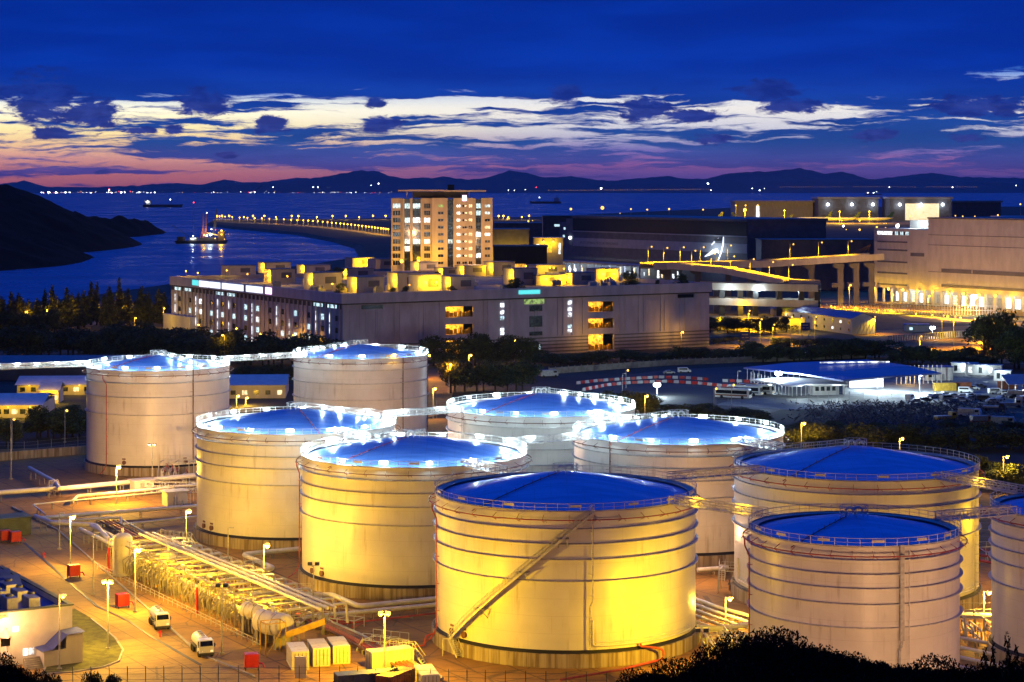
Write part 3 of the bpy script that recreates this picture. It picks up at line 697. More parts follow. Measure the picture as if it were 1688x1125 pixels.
    if lit:
        for i in range(lit):
            a = 2 * math.pi * (i + phase) / lit
            amber = key == 'F' and abs((a - .38 + math.pi) % (2 * math.pi) - math.pi) < math.pi / lit
            q_ = 0.8 + .2 * math.sin(i * 2.7 + phase * 9)
            lf = MB().box(-0.8 * q_, 0.8 * q_, -.06, .06, 0.0, 0.7 * q_).build('rim_lamp', m_bulby if amber else m_fixt, t)
            lf.matrix_local = Matrix.Translation(pol(R - .02, a, top + .5)) @ Matrix.Rotation(a, 4, 'Z')
            light(t, pol(R - 0.6, a, top + 1.5), AMB if amber else WHT, 2000, .12)
            light(t, pol(R + 0.5, a, top + 0.9), AMB if amber else WHT, 900 if amber else 300, .1)
    return t

RA = [21.5, 18.2, 14.1]
RC = [19.35, 17.25, 15.05, 12.0]
RD = [19.8, 18.0, 16.2, 14.2, 11.2]
make_tank('A', 261, 484, 17.0, 24.4, RA, 'white storage tank furthest left, three rings, pipe dropping down its front, white lamps on rim', 14, .35, risers=[(-0.62, 'red'), (0.66, 'dark')], walk=(0.95,))
make_tank('F', 594.5, 517, 17.2, 24.4, RA, 'lamp-ringed white storage tank standing just before the long warehouse, with one orange rim lamp', 13, .2, risers=[(0.73, 'dark'), (1.45, 'dark')], walk=(-2.0,))
make_tank('E', 489, 390, 19.2, 21.4, RC, 'rust streaked storage tank with a bright railed walkway sloping from roof centre to right rim', 16, .1, walk=(1.95,))
make_tank('B', 683, 345.5, 19.3, 21.5, RC, 'white lamp-ringed storage tank left of the unlit central tank, red riser at its left edge', 16, .45, risers=[(-1.5, 'red')], walk=(-2.25,))
make_tank('G', 892, 417.9, 19.5, 21.5, RC, 'white lamp-ringed storage tank furthest back in the middle, mostly hidden by the tanks before it', 16, .3, risers=[(-0.95, 'ladder')], walk=(2.05,))
make_tank('H', 1118, 374.6, 19.5, 21.5, RC, 'white lamp-ringed storage tank right of middle, roof walkway sloping to its left rim', 16, .15, risers=[(-0.75, 'dark')], walk=(-2.15,))
make_tank('C', 932, 299.7, 19.4, 21.8, RC, 'big central storage tank with a long stair climbing its yellow-lit wall', 0, risers=[(-1.33, 'red'), (0.16, 'thin'), (0.17, 'elbow')])
make_tank('I', 1410, 331.1, 19.9, 21.5, RC, 'wide storage tank with unlit blue roof standing behind the front right tank', 0, risers=[(1.05, 'ladder'), (-1.4, 'elbow')], walk=(-2.2,))
make_tank('D', 1407.6, 268, 13.85, 21.5, RD, 'front right storage tank with five rings and a double vertical pipe down its wall', 0, risers=[(-1.5, 'red'), (0.27, 'duct')])
make_tank('J', 1800, 286, 14.0, 21.5, RD, 'storage tank cut off by the right edge of the picture', 0, risers=[(-0.9, 'ladder'), (-.5, 'elbow')])
# D's duct runs to the ground: lower half
X, Y, R, top = TK['D']

def find(key):
    X, Y, R, top = TK[key]
    return next(o_ for o_ in COL.objects if o_.name.startswith('storage_tank') and abs(o_.location.x - X) < .01 and abs(o_.location.y - Y) < .01)
tC = find('C'); X, Y, R, top = TK['C']
st_m = MB(); rl = MB(); tr = MB(); a0, a1 = -0.97, 0.17; z0, z1 = 2.2, top + .05; nst = 96
wd = 0.95
for side, rr_ in ((0, R + .25), (1, R + .25 + wd)):
    pts = [pol(rr_, a0 + (a1 - a0) * k / 48, z0 + (z1 - z0) * k / 48) for k in range(49)]
    for p0, p1 in zip(pts, pts[1:]): st_m.bar(p0, p1, .08, .32)
    if side:
        for k in range(0, 49, 1): rl.bar(pts[k], pts[k] + Vector((0, 0, 1.15)), .06)
    for zz in (1.15, .65): rl.tube([p_ + Vector((0, 0, zz)) for p_ in pts], .04, 4)
for k in range(nst):
    a = a0 + (a1 - a0) * k / nst; z = z0 + (z1 - z0) * k / nst
    tr.bar(pol(R + .25, a, z), pol(R + .25 + wd, a, z), .28, .05)
for k in (13, 27, 39):
    a = a0 + (a1 - a0) * k / 48; z = z0 + (z1 - z0) * k / 48
    for q in (-.03, .03): st_m.bar(pol(R, a + q, z - 1.4), pol(R + 1.25, a + q, z - .15), .09); st_m.bar(pol(R, a + q, z - .1), pol(R + 1.3, a + q, z - .1), .09)
    for q in range(5): tr.bar(pol(R + .2, a - .035 + q * .0175, z + .05), pol(R + 1.4, a - .035 + q * .0175, z + .05), .36, .06)
st_m.build('stair_stringer', m_rail, tC); rl.build('stair_railing', m_rail, tC); tr.build('stair_treads', m_steel, tC)
# lower flight from the ring wall to the ground
lf = MB(); pa = pol(R + .9, a0, 2.25)
d_ = Vector((0.50, -0.87, 0)); e_ = Vector((.87, .5, 0)) * .5
for sd in (-1, 1):
    lf.bar(pa + e_ * sd, pa + d_ * 2.6 + e_ * sd + Vector((0, 0, -2.15)), .08, .25)
    for k in range(5):
        q = pa + d_ * 2.6 * k / 4 + e_ * sd + Vector((0, 0, -2.15 * k / 4)); lf.bar(q, q + Vector((0, 0, 1.1)), .05)
    lf.bar(pa + e_ * sd + Vector((0, 0, 1.1)), pa + d_ * 2.6 + e_ * sd + Vector((0, 0, -1.05)), .06)
for k in range(9): q = pa + d_ * 2.6 * k / 9 + Vector((0, 0, -2.15 * k / 9)); lf.bar(q - e_, q + e_, .26, .04)
for sx_, sy_ in ((-1.2, 0), (-1.2, -1.2), (.3, -.4)):
    lf.bar(pa + Vector((sx_, sy_, -2.2)), pa + Vector((sx_, sy_, .1)), .1)
lf.bar(pa + Vector((-1.2, 0, -2.2)), pa + Vector((-1.2, -1.2, 0)), .07); lf.bar(pa + Vector((-1.2, 0, 0)), pa + Vector((.5, 0, 0)), .1)
lf.build('lower_stair', m_rail, tC)
mb = MB().pipe([pol(R + .7, .53, 2.9), pol(R + .7, .53, 2.5), pol(R + 2.0, .62, 2.3), pol(R + 2.4, .66, 2.0), pol(R + 2.4, .66, .7), pol(R + 4.5, .3, .55), pol(R + 9.0, -.05, .5)], .17)
mb.build('drain_pipe', m_red, tC)

# ---------------------------------------------------------------- catwalks between the tanks
def catwalk(k0, k1, label, ends=None, lamps=0, lampcol='w', truss=True, roof_lamp_w=420):
    if ends is None:
        X0, Y0, R0, t0_ = TK[k0]; X1, Y1, R1, t1_ = TK[k1]
        d = Vector((X1 - X0, Y1 - Y0, 0)).normalized()
        a = Vector((X0, Y0, t0_)) + d * (R0 + .15); b = Vector((X1, Y1, t1_)) - d * (R1 + .15)
    else: a, b = Vector(ends[0]), Vector(ends[1])
    d = (b - a); L = d.length; d.normalize(); sd = Vector((-d.y, d.x, 0)).normalized()
    t = thing('catwalk', label, 'catwalk', a, 0)
    fr = MB(); dk = MB(); q = max(3, int(L / 1.6))
    A = Vector((0, 0, .12)); 
    dk.bar(A, A + d * L, 1.3, .08); dk.build('deck', m_steel, t)
    for s_ in (-.68, .68):
        o_ = sd * s_
        for z in (0, 1.15): fr.bar(A + o_ + Vector((0, 0, z)), A + o_ + d * L + Vector((0, 0, z)), .15)
        for z in (.4, .8): fr.bar(A + o_ + Vector((0, 0, z)), A + o_ + d * L + Vector((0, 0, z)), .08)
        for k in range(q + 1):
            p_ = A + o_ + d * L * k / q; fr.bar(p_, p_ + Vector((0, 0, 1.15)), .11)
            if k < q: fr.bar(p_ + Vector((0, 0, 1.15 if k % 2 else 0)), p_ + d * L / q + Vector((0, 0, 0 if k % 2 else 1.15)), .08)
    for k in range(q + 1): p_ = A + d * L * k / q; fr.bar(p_ - sd * .68 - Vector((0, 0, .15)), p_ + sd * .68 - Vector((0, 0, .15)), .09)
    fr.build('truss', m_rail, t)
    for k in range(lamps):
        p_ = A + d * L * (k + .5) / lamps + Vector((0, 0, .95))
        lo = MB().bar(p_ - d * .55 - sd * .6, p_ + d * .55 - sd * .6, .12, .3).build('catwalk_lamp', m_fixt if lampcol == 'w' else m_bulby, t)
        light(t, p_ + Vector((0, 0, .25)), WHT if lampcol == 'w' else YEL, roof_lamp_w if lampcol == 'w' else 420, .12)
    return t
catwalk('A', 'F', 'lamp-lit catwalk joining the far left tank to the tank before the warehouse', lamps=5)
XA, YA, RA_, tA = TK['A']
catwalk('A', None, 'lamp-lit catwalk running off the left edge of the picture', ends=[(XA - RA_ + .2, YA - 3, tA), (XA - RA_ - 42, YA - 22, tA)], lamps=10)
catwalk('E', 'G', 'long catwalk passing before the foot of the peach tank, from streaked tank to hidden tank', lamps=2)
catwalk('E', 'B', 'short brightly lit catwalk between the streaked tank and the tank before it', lamps=2)
catwalk('B', 'H', 'short brightly lit catwalk between two lamp-ringed tanks above the central tank', lamps=2)
catwalk('G', 'H', 'short lit catwalk joining the two lamp-ringed tanks at the back right', lamps=2)
catwalk('B', 'C', 'catwalk sloping in view from the lamp-ringed tank to the back of the central tank', lamps=1)
catwalk('C', 'D', 'catwalk with yellow lamps between the central tank and the front right tank', lamps=2, lampcol='y')
catwalk('C', 'I', 'unlit catwalk from the back of the central tank to the wide right tank')
catwalk('H', 'I', 'unlit catwalk from the right lamp-ringed tank to the wide unlit tank')
catwalk('D', 'J', 'catwalk from the front right tank to the tank at the right edge')
catwalk('I', 'J', 'catwalk with one yellow lamp from the wide tank to the right edge tank', lamps=1, lampcol='y')
# ---------------------------------------------------------------- yard lamp posts
def lamp_post(px, ytop, ybase, label, lit=True, watts=9000, col=AMB, kind='street', group=None, Y=None, arm=1, bulb=0.34, name='street_lamp', zb=0.0, down=None):
    b = PX(px, ybase, zb) if Y is None else AT(px, Y, zb)
    h = ZAT(ytop, b.y) - zb
    t = thing(name, label, 'lamp post', b, 0, group)
    MB().cyl((0, 0, 0.3), (0, 0, h), .13, .075, 8).build('pole', m_steel, t)
    MB().box(-.3, .3, -.3, .3, 0, .3).build('base', m_kerb, t)
    warm = col is not WHT
    bm_ = (m_bulby if warm else m_bulbw) if lit else m_steel
    if kind == 'flood':
        MB().bar((-.8, 0, h - .05), (.8, 0, h - .05), .12).bar((0, 0, h - .9), (0, 0, h), .12).build('cross_arm', m_steel, t)
        for sx_ in (-.55, .55):
            hd = MB().box(sx_ - .34, sx_ + .34, -.34, .22, h + .02, h + .46).build('lamp_head', m_dark, t)
            if lit: MB().box(sx_ - .28, sx_ + .28, -.40, -.345, h - .02, h + .40).sphere((sx_, -.42, h + .12), bulb * .8, 8, 6).build('bulb', bm_, hd)
            else: MB().box(sx_ - .28, sx_ + .28, -.38, -.345, h + .06, h + .42).build('lens', m_glassm, hd)
    else:
        MB().pipe([(0, 0, h - .7), (0, 0, h - .1), (.5 * arm, -.35, h + .05), (.9 * arm, -.5, h + .05)], .06, 6).build('arm', m_steel, t)
        hd = MB().box(.62 * arm - .32, .62 * arm + .45, -.66, -.3, h - .02, h + .14).build('lamp_head', m_steel, t)
        if lit: MB().sphere((.62 * arm, -.5, h - .14), bulb, 10, 6).build('bulb', bm_, hd)
    if lit and watts:
        lp = (.6 * arm if kind != 'flood' else 0, -1.1, h - .75)
        light(t, lp, col, watts, .3, down, (lp[0], lp[1], 0) if down else None)
    return t
lamp_post(192, 768, 831, 'brightest star-like yard lamp before the far left tank', watts=26000, bulb=.42)
lamp_post(116, 851, 936, 'lit yard lamp beside the white pipe bend at the road', watts=20000, bulb=.36)
lamp_post(307, 841, 932, 'star-like yard lamp at the left foot of the streaked tank', watts=8000, bulb=.42)
lamp_post(435, 897, 991, 'star-like yard lamp between two tanks over the orange pipes', watts=11000, bulb=.42)
lamp_post(223, 905, 1010, 'lit lamp post at the kerb in front of the pipe rack', watts=26000, bulb=.36)
lamp_post(178, 960, 1071, 'lit dark lamp post at the edge of the grass corner', watts=22000, bulb=.36, kind='flood')
lamp_post(634, 1012, 1115, 'dark floodlight mast standing among the shipping containers', watts=26000, col=YEL, bulb=.42, kind='flood')
lamp_post(154, 878, 981, 'unlit pale lamp post on the road by the pipe rack', lit=False)
lamp_post(376, 870, 965, 'unlit pale lamp post before the streaked tank', lit=False)
lamp_post(251, 735, 803, 'unlit lamp post before the far left tank wall', lit=False, kind='flood')
lamp_post(517, 932, 1035, 'unlit lamp post silhouetted on the yellow tank by the red valves', lit=False, kind='flood')
lamp_post(366, 968, 1079, 'unlit lamp post with a broad foot beside the parked tankers', lit=False, kind='flood')
lamp_post(98, 846, 906, 'unlit lamp post crossing the white pipes at the left', lit=False)
lamp_post(98, 980, 1105, 'thin dark lamp post in front of the white building', lit=True, watts=1500, bulb=.3)
fm_ = lamp_post(1157, 1042, 1128, 'dark floodlight mast facing the central tank, seen from behind', lit=False, kind='flood')
fh_ = ZAT(1042, fm_.location.y) + .2
for sx_ in (-.55, .55): MB().box(sx_ - .3, sx_ + .3, .221, .25, fh_ - .1, fh_ + .3).build('lens', m_bulby, fm_)
light(fm_, (0, .6, fh_ + .1), YEL, 24000, .3, spot=118, aim=(-9, 30, fh_ - 3))
lamp_post(18, 690, 790, 'unlit grey mast at the left picture edge', lit=False)
# gap lamps, then a spotlight and unseen posts added to light the tank walls
lamp_post(1196, 985, 1030, 'added lit yard lamp in the gap right of the central tank', watts=7000, bulb=.35)  # lamp added to brighten the right side of the central tank
lamp_post(1622, 975, 1040, 'lit yard lamp in the gap left of the right edge tank', watts=11000, bulb=.3)
light(COL.objects['street_lamp'], (-2, 0, 7.5), PCH, 34000, .4, spot=125, aim=(-4, 60, 13))  # spotlight without a fixture, added at the star-like lamp for the far left tank
for i, (x, Y, h, wts) in enumerate([(-58, 222, 11, 12000), (-25, 224, 11, 9000), (4, 226, 10, 8000), (48, 222, 10, 25000), (74, 232, 10, 17000), (100, 245, 11, 15000), (-105, 240, 11, 9000),
                                    (30, 340, 9, 7000), (93, 330, 11, 15000), (-12, 470, 10, 9000), (-42, 432, 11, 11000), (-24, 428, 11, 9000)]):
    b = thing('street_lamp', 'unseen yard lamp added to light the tank walls, outside the picture or hidden by tanks', 'lamp post', (x, Y, 0), 0, 'added unseen yard lamps')  # unseen post, added for the light it throws on the tanks
    MB().cyl((0, 0, 0), (0, 0, h), .12, .07, 8).build('pole', m_steel, b)
    hd = MB().box(-.3, .45, -.2, .2, h, h + .15).build('lamp_head', m_steel, b)
    MB().sphere((.1, 0, h - .1), .2, 8, 5).build('bulb', m_bulby, hd)
    light(b, (.1, 0, h - .45), YEL if x == 93 else PCH, 30000 if x == 93 else wts * (1.8 if Y > 420 else 1.15), .35)

# ---------------------------------------------------------------- pipelines
def pipeline(pix, z, r, material, label, name='pipeline', sup=True, closed=None):
    pts = [PX(q[0], q[1], q[2] if len(q) > 2 else z) for q in pix]
    org = Vector((pts[0].x, pts[0].y, 0))
    t = thing(name, label, 'pipeline', org)
    MB().pipe([p_ - org for p_ in pts], r, 10).build('pipe', material, t)
    if sup:
        for a, b in zip(pts, pts[1:]):
            L = (b - a).length
            for k in range(max(1, int(L / 7))):
                p_ = a.lerp(b, (k + .5) / max(1, int(L / 7))) - org; mb = MB()
                sd = (b - a).normalized().cross(Vector((0, 0, 1))) * (r + .15); sd.z = 0
                for s_ in (-1, 1): mb.bar((p_.x + sd.x * s_, p_.y + sd.y * s_, 0), (p_.x + sd.x * s_, p_.y + sd.y * s_, p_.z - r), .14)
                mb.bar(p_ - sd * 1.2 - Vector((0, 0, r + .04)), p_ + sd * 1.2 - Vector((0, 0, r + .04)), .14)
                mb.build('support', m_kerb, t)
    return t
pipeline([(-40, 815), (120, 804), (330, 783)], 1.9, .52, m_white, 'thick white pipe on short posts crossing before the far left tank')
pipeline([(48, 771), (92, 795), (98, 806)], 2.2, .40, m_white, 'white branch pipe sloping down to the thick pipe')
pipeline([(118, 828, .8), (128, 818), (250, 807), (330, 798)], 1.4, .32, m_white, 'white pipe bending down beside the small shed')
pipeline([(74, 848, .6), (54, 832), (240, 814), (330, 805)], 1.3, .17, m_white, 'thin white pipe turning back at the left')
pipeline([(60, 855), (130, 849), (330, 834)], 1.4, .38, m_white, 'white pipe running from the pipe bend to the streaked tank')
pipeline([(200, 866, .5), (199, 853), (120, 858), (90, 860)], 1.6, .22, m_white, 'slim white pipe dropping at its end above the brown pipes')
pipeline([(203, 865), (330, 851)], .9, .25, m_white, 'low white pipe left of the streaked tank')
pipeline([(58, 851), (86, 862), (158, 866), (178, 888), (280, 932), (470, 1020)], 2.4, .42, m_white, 'long white main pipe with a double bend running beside the rack')
pipeline([(132, 872), (175, 893), (300, 955), (455, 1034)], 2.3, .34, m_white, 'white pipe along the near edge of the rack top')
pipeline([(148, 866), (190, 886), (310, 942), (462, 1027)], 2.3, .34, m_white, 'white pipe in the middle of the rack top bundle')
for i, (dx_, c_, l_) in enumerate([(0, m_red, 'red fire main running from the pipe bend to the containers'), (7, m_red, 'red fire main running beside its twin'), (-9, m_brownp, 'brown pipe along the left of the red pipes'),
                                   (15, m_brownp, 'brown pipe right of the red pipes'), (22, m_conto, 'orange brown pipe furthest from the rack'), (30, m_steel, 'grey pipe on the far side of the pipe track')]):
    pipeline([(172 + dx_, 858), (245 + dx_, 898), (400 + dx_, 976), (560 + dx_, 1044), (700 + dx_, 1118)], .8, .17 + .05 * (i % 2), c_, l_)
pipeline([(494, 905), (400, 914), (452, 937), (380, 950)], 1.3, .42, m_white, 'thick pale pipe making a sharp bend under the streaked tank')
pipeline([(428, 1003, .6), (440, 992), (545, 980), (592, 1000), (722, 987)], 1.3, .42, m_white, 'thick pale pipe with two bends under the yellow tank wall')
pipeline([(490, 1030, .8), (502, 1018), (722, 997)], 1.2, .34, m_white, 'straight pale pipe leading to the central tank foot')
pipeline([(480, 958), (478, 978, .5), (400, 992, .5)], 1.8, .12, m_red, 'thin red pipe at the foot of the yellow tank', sup=False)
pipeline([(555, 1030), (719, 1011)], .5, .14, m_red, 'low red pipe crossing toward the central tank')
pipeline([(700, 1062), (702, 1048, 1.6), (735, 1040, 1.7)], .5, .15, m_red, 'red hydrant branch rising at the central tank foot', sup=False)
pipeline([(645, 1072), (700, 1064)], .5, .14, m_red, 'short red pipe on the ground left of the central tank', sup=False)
for k in range(5): pipeline([(1140, 985 + 9 * k), (1180, 1000 + 9 * k), (1245, 1018 + 11 * k)], 1.0, .28 - .03 * k, m_white, 'pale pipe behind the central tank, %s from the back of its bundle' % ORD[k])
pipeline([(1150, 1034), (1180, 1037), (1245, 1028)], 2.0, .42, m_white, 'thick yellow-lit pipe curving between central and right tanks')
pipeline([(1150, 940), (1200, 936)], 1.0, .4, m_white, 'grey pipe in the dark gap behind the central tank')
for k in range(4): pipeline([(1575, 1050 + 16 * k), (1720, 1078 + 18 * k)], .9, .26, m_white, 'pale pipe at the right edge tank foot, %s from the back' % ORD[k])
pipeline([(1575, 1014), (1640, 1016)], 2.4, .42, m_white, 'thick pipe bridging the gap before the right edge tank')
for k in range(3): pipeline([(1608, 905 + 9 * k), (1688, 917 + 10 * k)], 1.0, .26, m_red, 'rusty pipe glimpsed between the two right tanks, %s from the back' % ORD[k])

# pipe manifold frames: small skids of pipes, valves and hand rails
def manifold(pos, rot, L, W, H, label, m1=None, m2=None, seed=1, name='pipe_manifold'):
    rnd = random.Random(seed); t = thing(name, label, 'pipe manifold', pos, rot)
    fr = MB(); pp = MB(); k = max(2, int(L / 3))
    for i in range(k + 1):
        x = L * i / k
        for y in (0, W): fr.bar((x, y, 0), (x, y, H), .12)
        fr.bar((x, 0, H), (x, W, H), .12)
    for y in (0, W):
        fr.bar((0, y, H), (L, y, H), .12); fr.bar((0, y, H + 1), (L, y, H + 1), .06)
        for i in range(int(L / 1.5) + 1): fr.bar((i * 1.5, y, H), (i * 1.5, y, H + 1), .05)
    fr.bar((0, -1.8, 0), (0, 0, H), .1, .5)
    for i in range(int(L * 1.2)):
        x = rnd.uniform(.2, L - .2); z = rnd.uniform(.5, H * .7)
        pp.pipe([(x, -.5, .3), (x, -.3, z), (x, W + .3, z), (x + rnd.uniform(-.6, .6), W + .5, .3)], rnd.uniform(.07, .17), 6)
        y = rnd.uniform(0, W); vv = MB().cyl((x - .2, y, z), (x + .2, y, z), .25, n=8); vv.cyl((x, y, z), (x, y, z + .7), .06, n=6); vv.cyl((x, y, z + .7), (x, y, z + .75), .24, n=8); vv.build('valve', m2 or m_red, t)
    fr.build('frame', m_rail, t); pp.build('pipework', m1 or m_white, t)
    return t
manifold(PX(262, 792), GA - .6, 14, 5, 4.0, 'grey valve platform with railings between the two left tanks', m_white, m_red, 3)
manifold(PX(240, 815), GA - .5, 12, 5, 1.8, 'low cluster of yellow-lit valves left of the streaked tank', m_white, m_rail, 4)
manifold(PX(290, 836), GA - .5, 9, 6, 3.0, 'yellow-lit valve skid against the streaked tank edge', m_white, m_steel, 5)
manifold(PX(392, 975), GA - 1.0, 5, 3, 1.6, 'orange valve group on the red pipes below the streaked tank', m_red, m_red, 6)
manifold(PX(528, 1034), GA - 1.0, 6, 3, 1.5, 'red valve group where the pale pipe meets the red pipes', m_red, m_red, 7)
manifold(PX(598, 1070), GA - 1.0, 6, 3, 1.3, 'orange valve group on a low table near the containers', m_red, m_conto, 8)
manifold(PX(404, 952), GA - .3, 3, 2, 2.4, 'narrow pale valve frame on the sharp pipe bend', m_white, m_white, 9)
manifold(PX(484, 1000), GA - .3, 3, 2, 2.2, 'narrow pale valve frame under the yellow tank', m_white, m_white, 10)
manifold(PX(1165, 1080), GA - .5, 11, 8, 2.4, 'tangle of yellow-lit pipes and steps right of the central tank', m_white, m_white, 11)
manifold(PX(1185, 975), GA - .8, 5, 3, 3.4, 'dark step platform in the gap behind the central tank', m_brownp, m_dark, 12)
manifold(PX(1590, 1060), GA - .5, 9, 6, 3.6, 'step platform and valves left of the right edge tank', m_white, m_rail, 13)
manifold(PX(1625, 925), GA - .5, 12, 5, 1.6, 'rusty valves in the gap between the two right tanks', m_red, m_brownp, 14)
for i, (x, y, hh) in enumerate([(226, 828, 2.2), (345, 835, 2.0)]): pass

def small_shed(x, y, wx, wy, h, label, mwall, mroof, rot=GA):
    t = thing('equipment_shed', label, 'shed', PX(x, y), rot)
    MB().box(0, wx, 0, wy, 0, h).build('wall', mwall, t)
    MB().box(-.4, wx + .4, -.4, wy + .4, h, h + .18).build('roof', mroof, t)
    MB().box(wx * .3, wx * .3 + .9, -.05, 0, 0, 2.0).build('door', m_steel, t)
    return t
small_shed(276, 836, 4.5, 3.2, 3.0, 'small pale shed with a flat overhanging roof by the yellow-lit valves', m_wallp, m_white)
small_shed(222, 812, 4.5, 3.0, 2.4, 'low shelter with flat yellow-lit roof behind the small white pipe', m_wallp, m_white)
small_shed(-42, 890, 11, 5, 3.4, 'dark green louvred pump shelter at the left edge', m_aluf, m_aluf)

# ---------------------------------------------------------------- the loading rack
RK = PX(172, 938); rack_rot = math.atan2(-GV.y, -GV.x)      # local x runs along the rack toward the camera
t = thing('loading_rack', 'long yellow-lit tanker loading rack packed with vertical pipes, meters and valves', 'loading rack', RK, rack_rot)
RL = (PX(345, 1078) - RK).length; RW = 10.5; nb = 20
rnd = random.Random(21)
for i in range(nb):
    x = RL * i / nb; bl = RL / nb
    fr = MB()
    for y in (0.8, RW * .5, RW): fr.bar((x, y, 0), (x, y, 5.2), .14)
    fr.bar((x, .5, 5.2), (x, RW, 5.2), .16); fr.bar((x, .8, 3.0), (x, RW, 3.0), .1)
    for y in (.8, RW): fr.bar((x, y, 5.2), (x + bl, y, 5.2), .14); fr.bar((x, y, 6.2), (x + bl, y, 6.2), .05); fr.bar((x, y, 5.2), (x, y, 6.2), .05)
    fr.bar((x, RW, 0.2), (x + bl, RW, 5.0), .07)
    fr.build('bay_frame', m_pipew, t)
    pm_ = MB(); vm_ = MB()
    for k in range(3):
        xx = x + bl * (k + .5) / 3; yv = rnd.uniform(1.0, 2.4)
        yc = (RW - .6) if k == 1 else yv + 2 + rnd.random() * 2
        pm_.pipe([(xx, .4, .7), (xx, .2, 2.0 + rnd.random()), (xx, yv, 3.2 + rnd.random() * 1.6), (xx, yc, 3.2 + rnd.random()), (xx, yc, .4)], rnd.choice((.06, .08, .11)), 6)
        pm_.pipe([(xx + .5, yv + 1, .3), (xx + .5, yv + 1, 2.6 + rnd.random() * 2)], .07, 6)
        pm_.pipe([(xx + .3, yv + 3, .3), (xx + .3, yv + 3, 1.2 + rnd.random()), (xx + 1.6, yv + 3, 1.2 + rnd.random())], .1, 6)
        for yy in (yv, yv + 3.4):
            z = rnd.uniform(.9, 3.4); vm_.cyl((xx - .22, yy, z), (xx + .22, yy, z), rnd.uniform(.2, .34), n=8)
            vm_.cyl((xx, yy, z), (xx, yy, z + .65), .05, n=5); vm_.cyl((xx, yy, z + .65), (xx, yy, z + .7), .22, n=8)
        vm_.cyl((xx, yv + .8, .5), (xx, yv + .8, 2.1), .3, n=8); vm_.sphere((xx, yv + .8, 2.1), .3, 8, 4)
    pm_.build('loading_pipes', m_pipew, t); vm_.build('meter_set', m_pipew, t)
for y, z, r in ((RW * .62, 5.6, .24), (RW * .74, 5.6, .24), (RW * .86, 5.6, .2)): MB().pipe([(0, y, z), (RL + 4, y, z)], r, 10).build('header_pipe', m_white, t)
for k in range(16):
    x = RL * (k + .4) / 16
    MB().pipe([(x, RW * .4, 4.5), (x, RW + 3.5, 4.5), (x, RW + 3.8, 1.5)], .2, 8).build('branch_pipe', m_white, t)
mb = MB()
for y in (-1.3,):
    for k in range(int(RL / 2)): mb.bar((k * 2, y, 0), (k * 2, y, 1.1), .07)
    for z in (1.1, .6): mb.bar((0, y, z), (RL, y, z), .06)
mb.build('guard_rail', m_rail, t)
for k in range(6): 
    MB().box(RL * (k + .5) / 6 - .5, RL * (k + .5) / 6 + .5, 2.9, 3.3, 5.05, 5.16).build('rack_lamp', m_bulby, t)
    light(t, (RL * (k + .5) / 6, 3.0, 4.8), YEL, 2600, .2)
for x_, l_ in ((3, 'red'), (RL * .62, 'red')): MB().bar((x_, -.2, 0), (x_, -.2, 4.2), .3).build('fire_post', m_redbox, t)

def vessel(pos, rot, L, r, h, label, horizontal=True):
    t = thing('pressure_vessel', label, 'tank vessel', pos, rot)
    z = h + r
    if horizontal:
        prof = [(.02, 0)] + [(r * math.sin(math.pi / 2 * k / 6), r * .5 * (1 - math.cos(math.pi / 2 * k / 6))) for k in range(1, 7)]
        prof += [(r, L - r * .5)] + [(r * math.cos(math.pi / 2 * k / 6), L - r * .5 + r * .5 * math.sin(math.pi / 2 * k / 6)) for k in range(1, 6)] + [(.02, L)]
        mb = MB().lathe(prof, 28); mb.v = [(v[0], v[2], v[1] + z) for v in mb.v]
        mb.build('vessel_body', m_contw, t)
        for y in (L * .2, L * .8): MB().box(-r * .8, r * .8, y - .25, y + .25, 0, z - r * .3).build('saddle', m_kerb, t)
        for y in (L * .3, L * .7):
            q = MB().lathe([(r + .01, y - .06), (r + .06, y - .06), (r + .06, y + .06), (r + .01, y + .06)], 28, False); q.v = [(v[0], v[2], v[1] + z) for v in q.v]; q.build('band', m_steel, t)
        MB().cyl((0, L * .5, z + r * .9), (0, L * .5, z + r + .7), .3).cyl((0, L * .35, z + r * .9), (0, L * .35, z + r + .4), .15).build('nozzle', m_white, t)
    else:
        MB().lathe([(r, 0), (r, h + r)] + [(r * math.cos(math.pi / 2 * k / 6), h + r + r * .6 * math.sin(math.pi / 2 * k / 6)) for k in range(1, 6)] + [(.02, h + 1.6 * r)], 24).build('vessel_body', m_contw, t)
        MB().cyl((0, 0, h + 1.5 * r), (0, 0, h + 1.6 * r + .8), .2).build('nozzle', m_white, t)
    return t
vessel(PX(475, 1072), GA + .25, 7.0, 1.75, 1.6, 'large round-ended horizontal vessel behind the white containers')
vessel(PX(436, 1053), GA + .25, 5.0, 1.25, 2.4, 'smaller horizontal vessel at the end of the rack')
vessel(PX(202, 948), 0, 0, 1.7, 4.6, 'upright domed vessel at the far end of the rack', False)
vessel(PX(278, 955), 0, 0, 1.5, 2.6, 'upright domed vessel with a vent pipe beside the rack', False)
mb = MB()
for q in ((0, 0), (3, 0), (0, 2.5), (3, 2.5)): mb.bar((q[0], q[1], 0), (q[0], q[1], 4.8), .14)
mb.bar((0, 0, 4.8), (3, 0, 4.8), .14); mb.bar((0, 2.5, 4.8), (3, 2.5, 4.8), .14); mb.bar((0, 0, 4.8), (0, 2.5, 4.8), .14); mb.bar((3, 0, 4.8), (3, 2.5, 4.8), .14)
mb.bar((3, 0, 3), (9, 0.2, 4.4), .3, .9); mb.bar((0, 0, 0), (3, 0, 4.8), .08)
solo('steel_frame', 'slender yellow steel frame with a beam beside the large vessel', 'steel frame', mb, m_conty, PX(438, 1085), GA - .1)

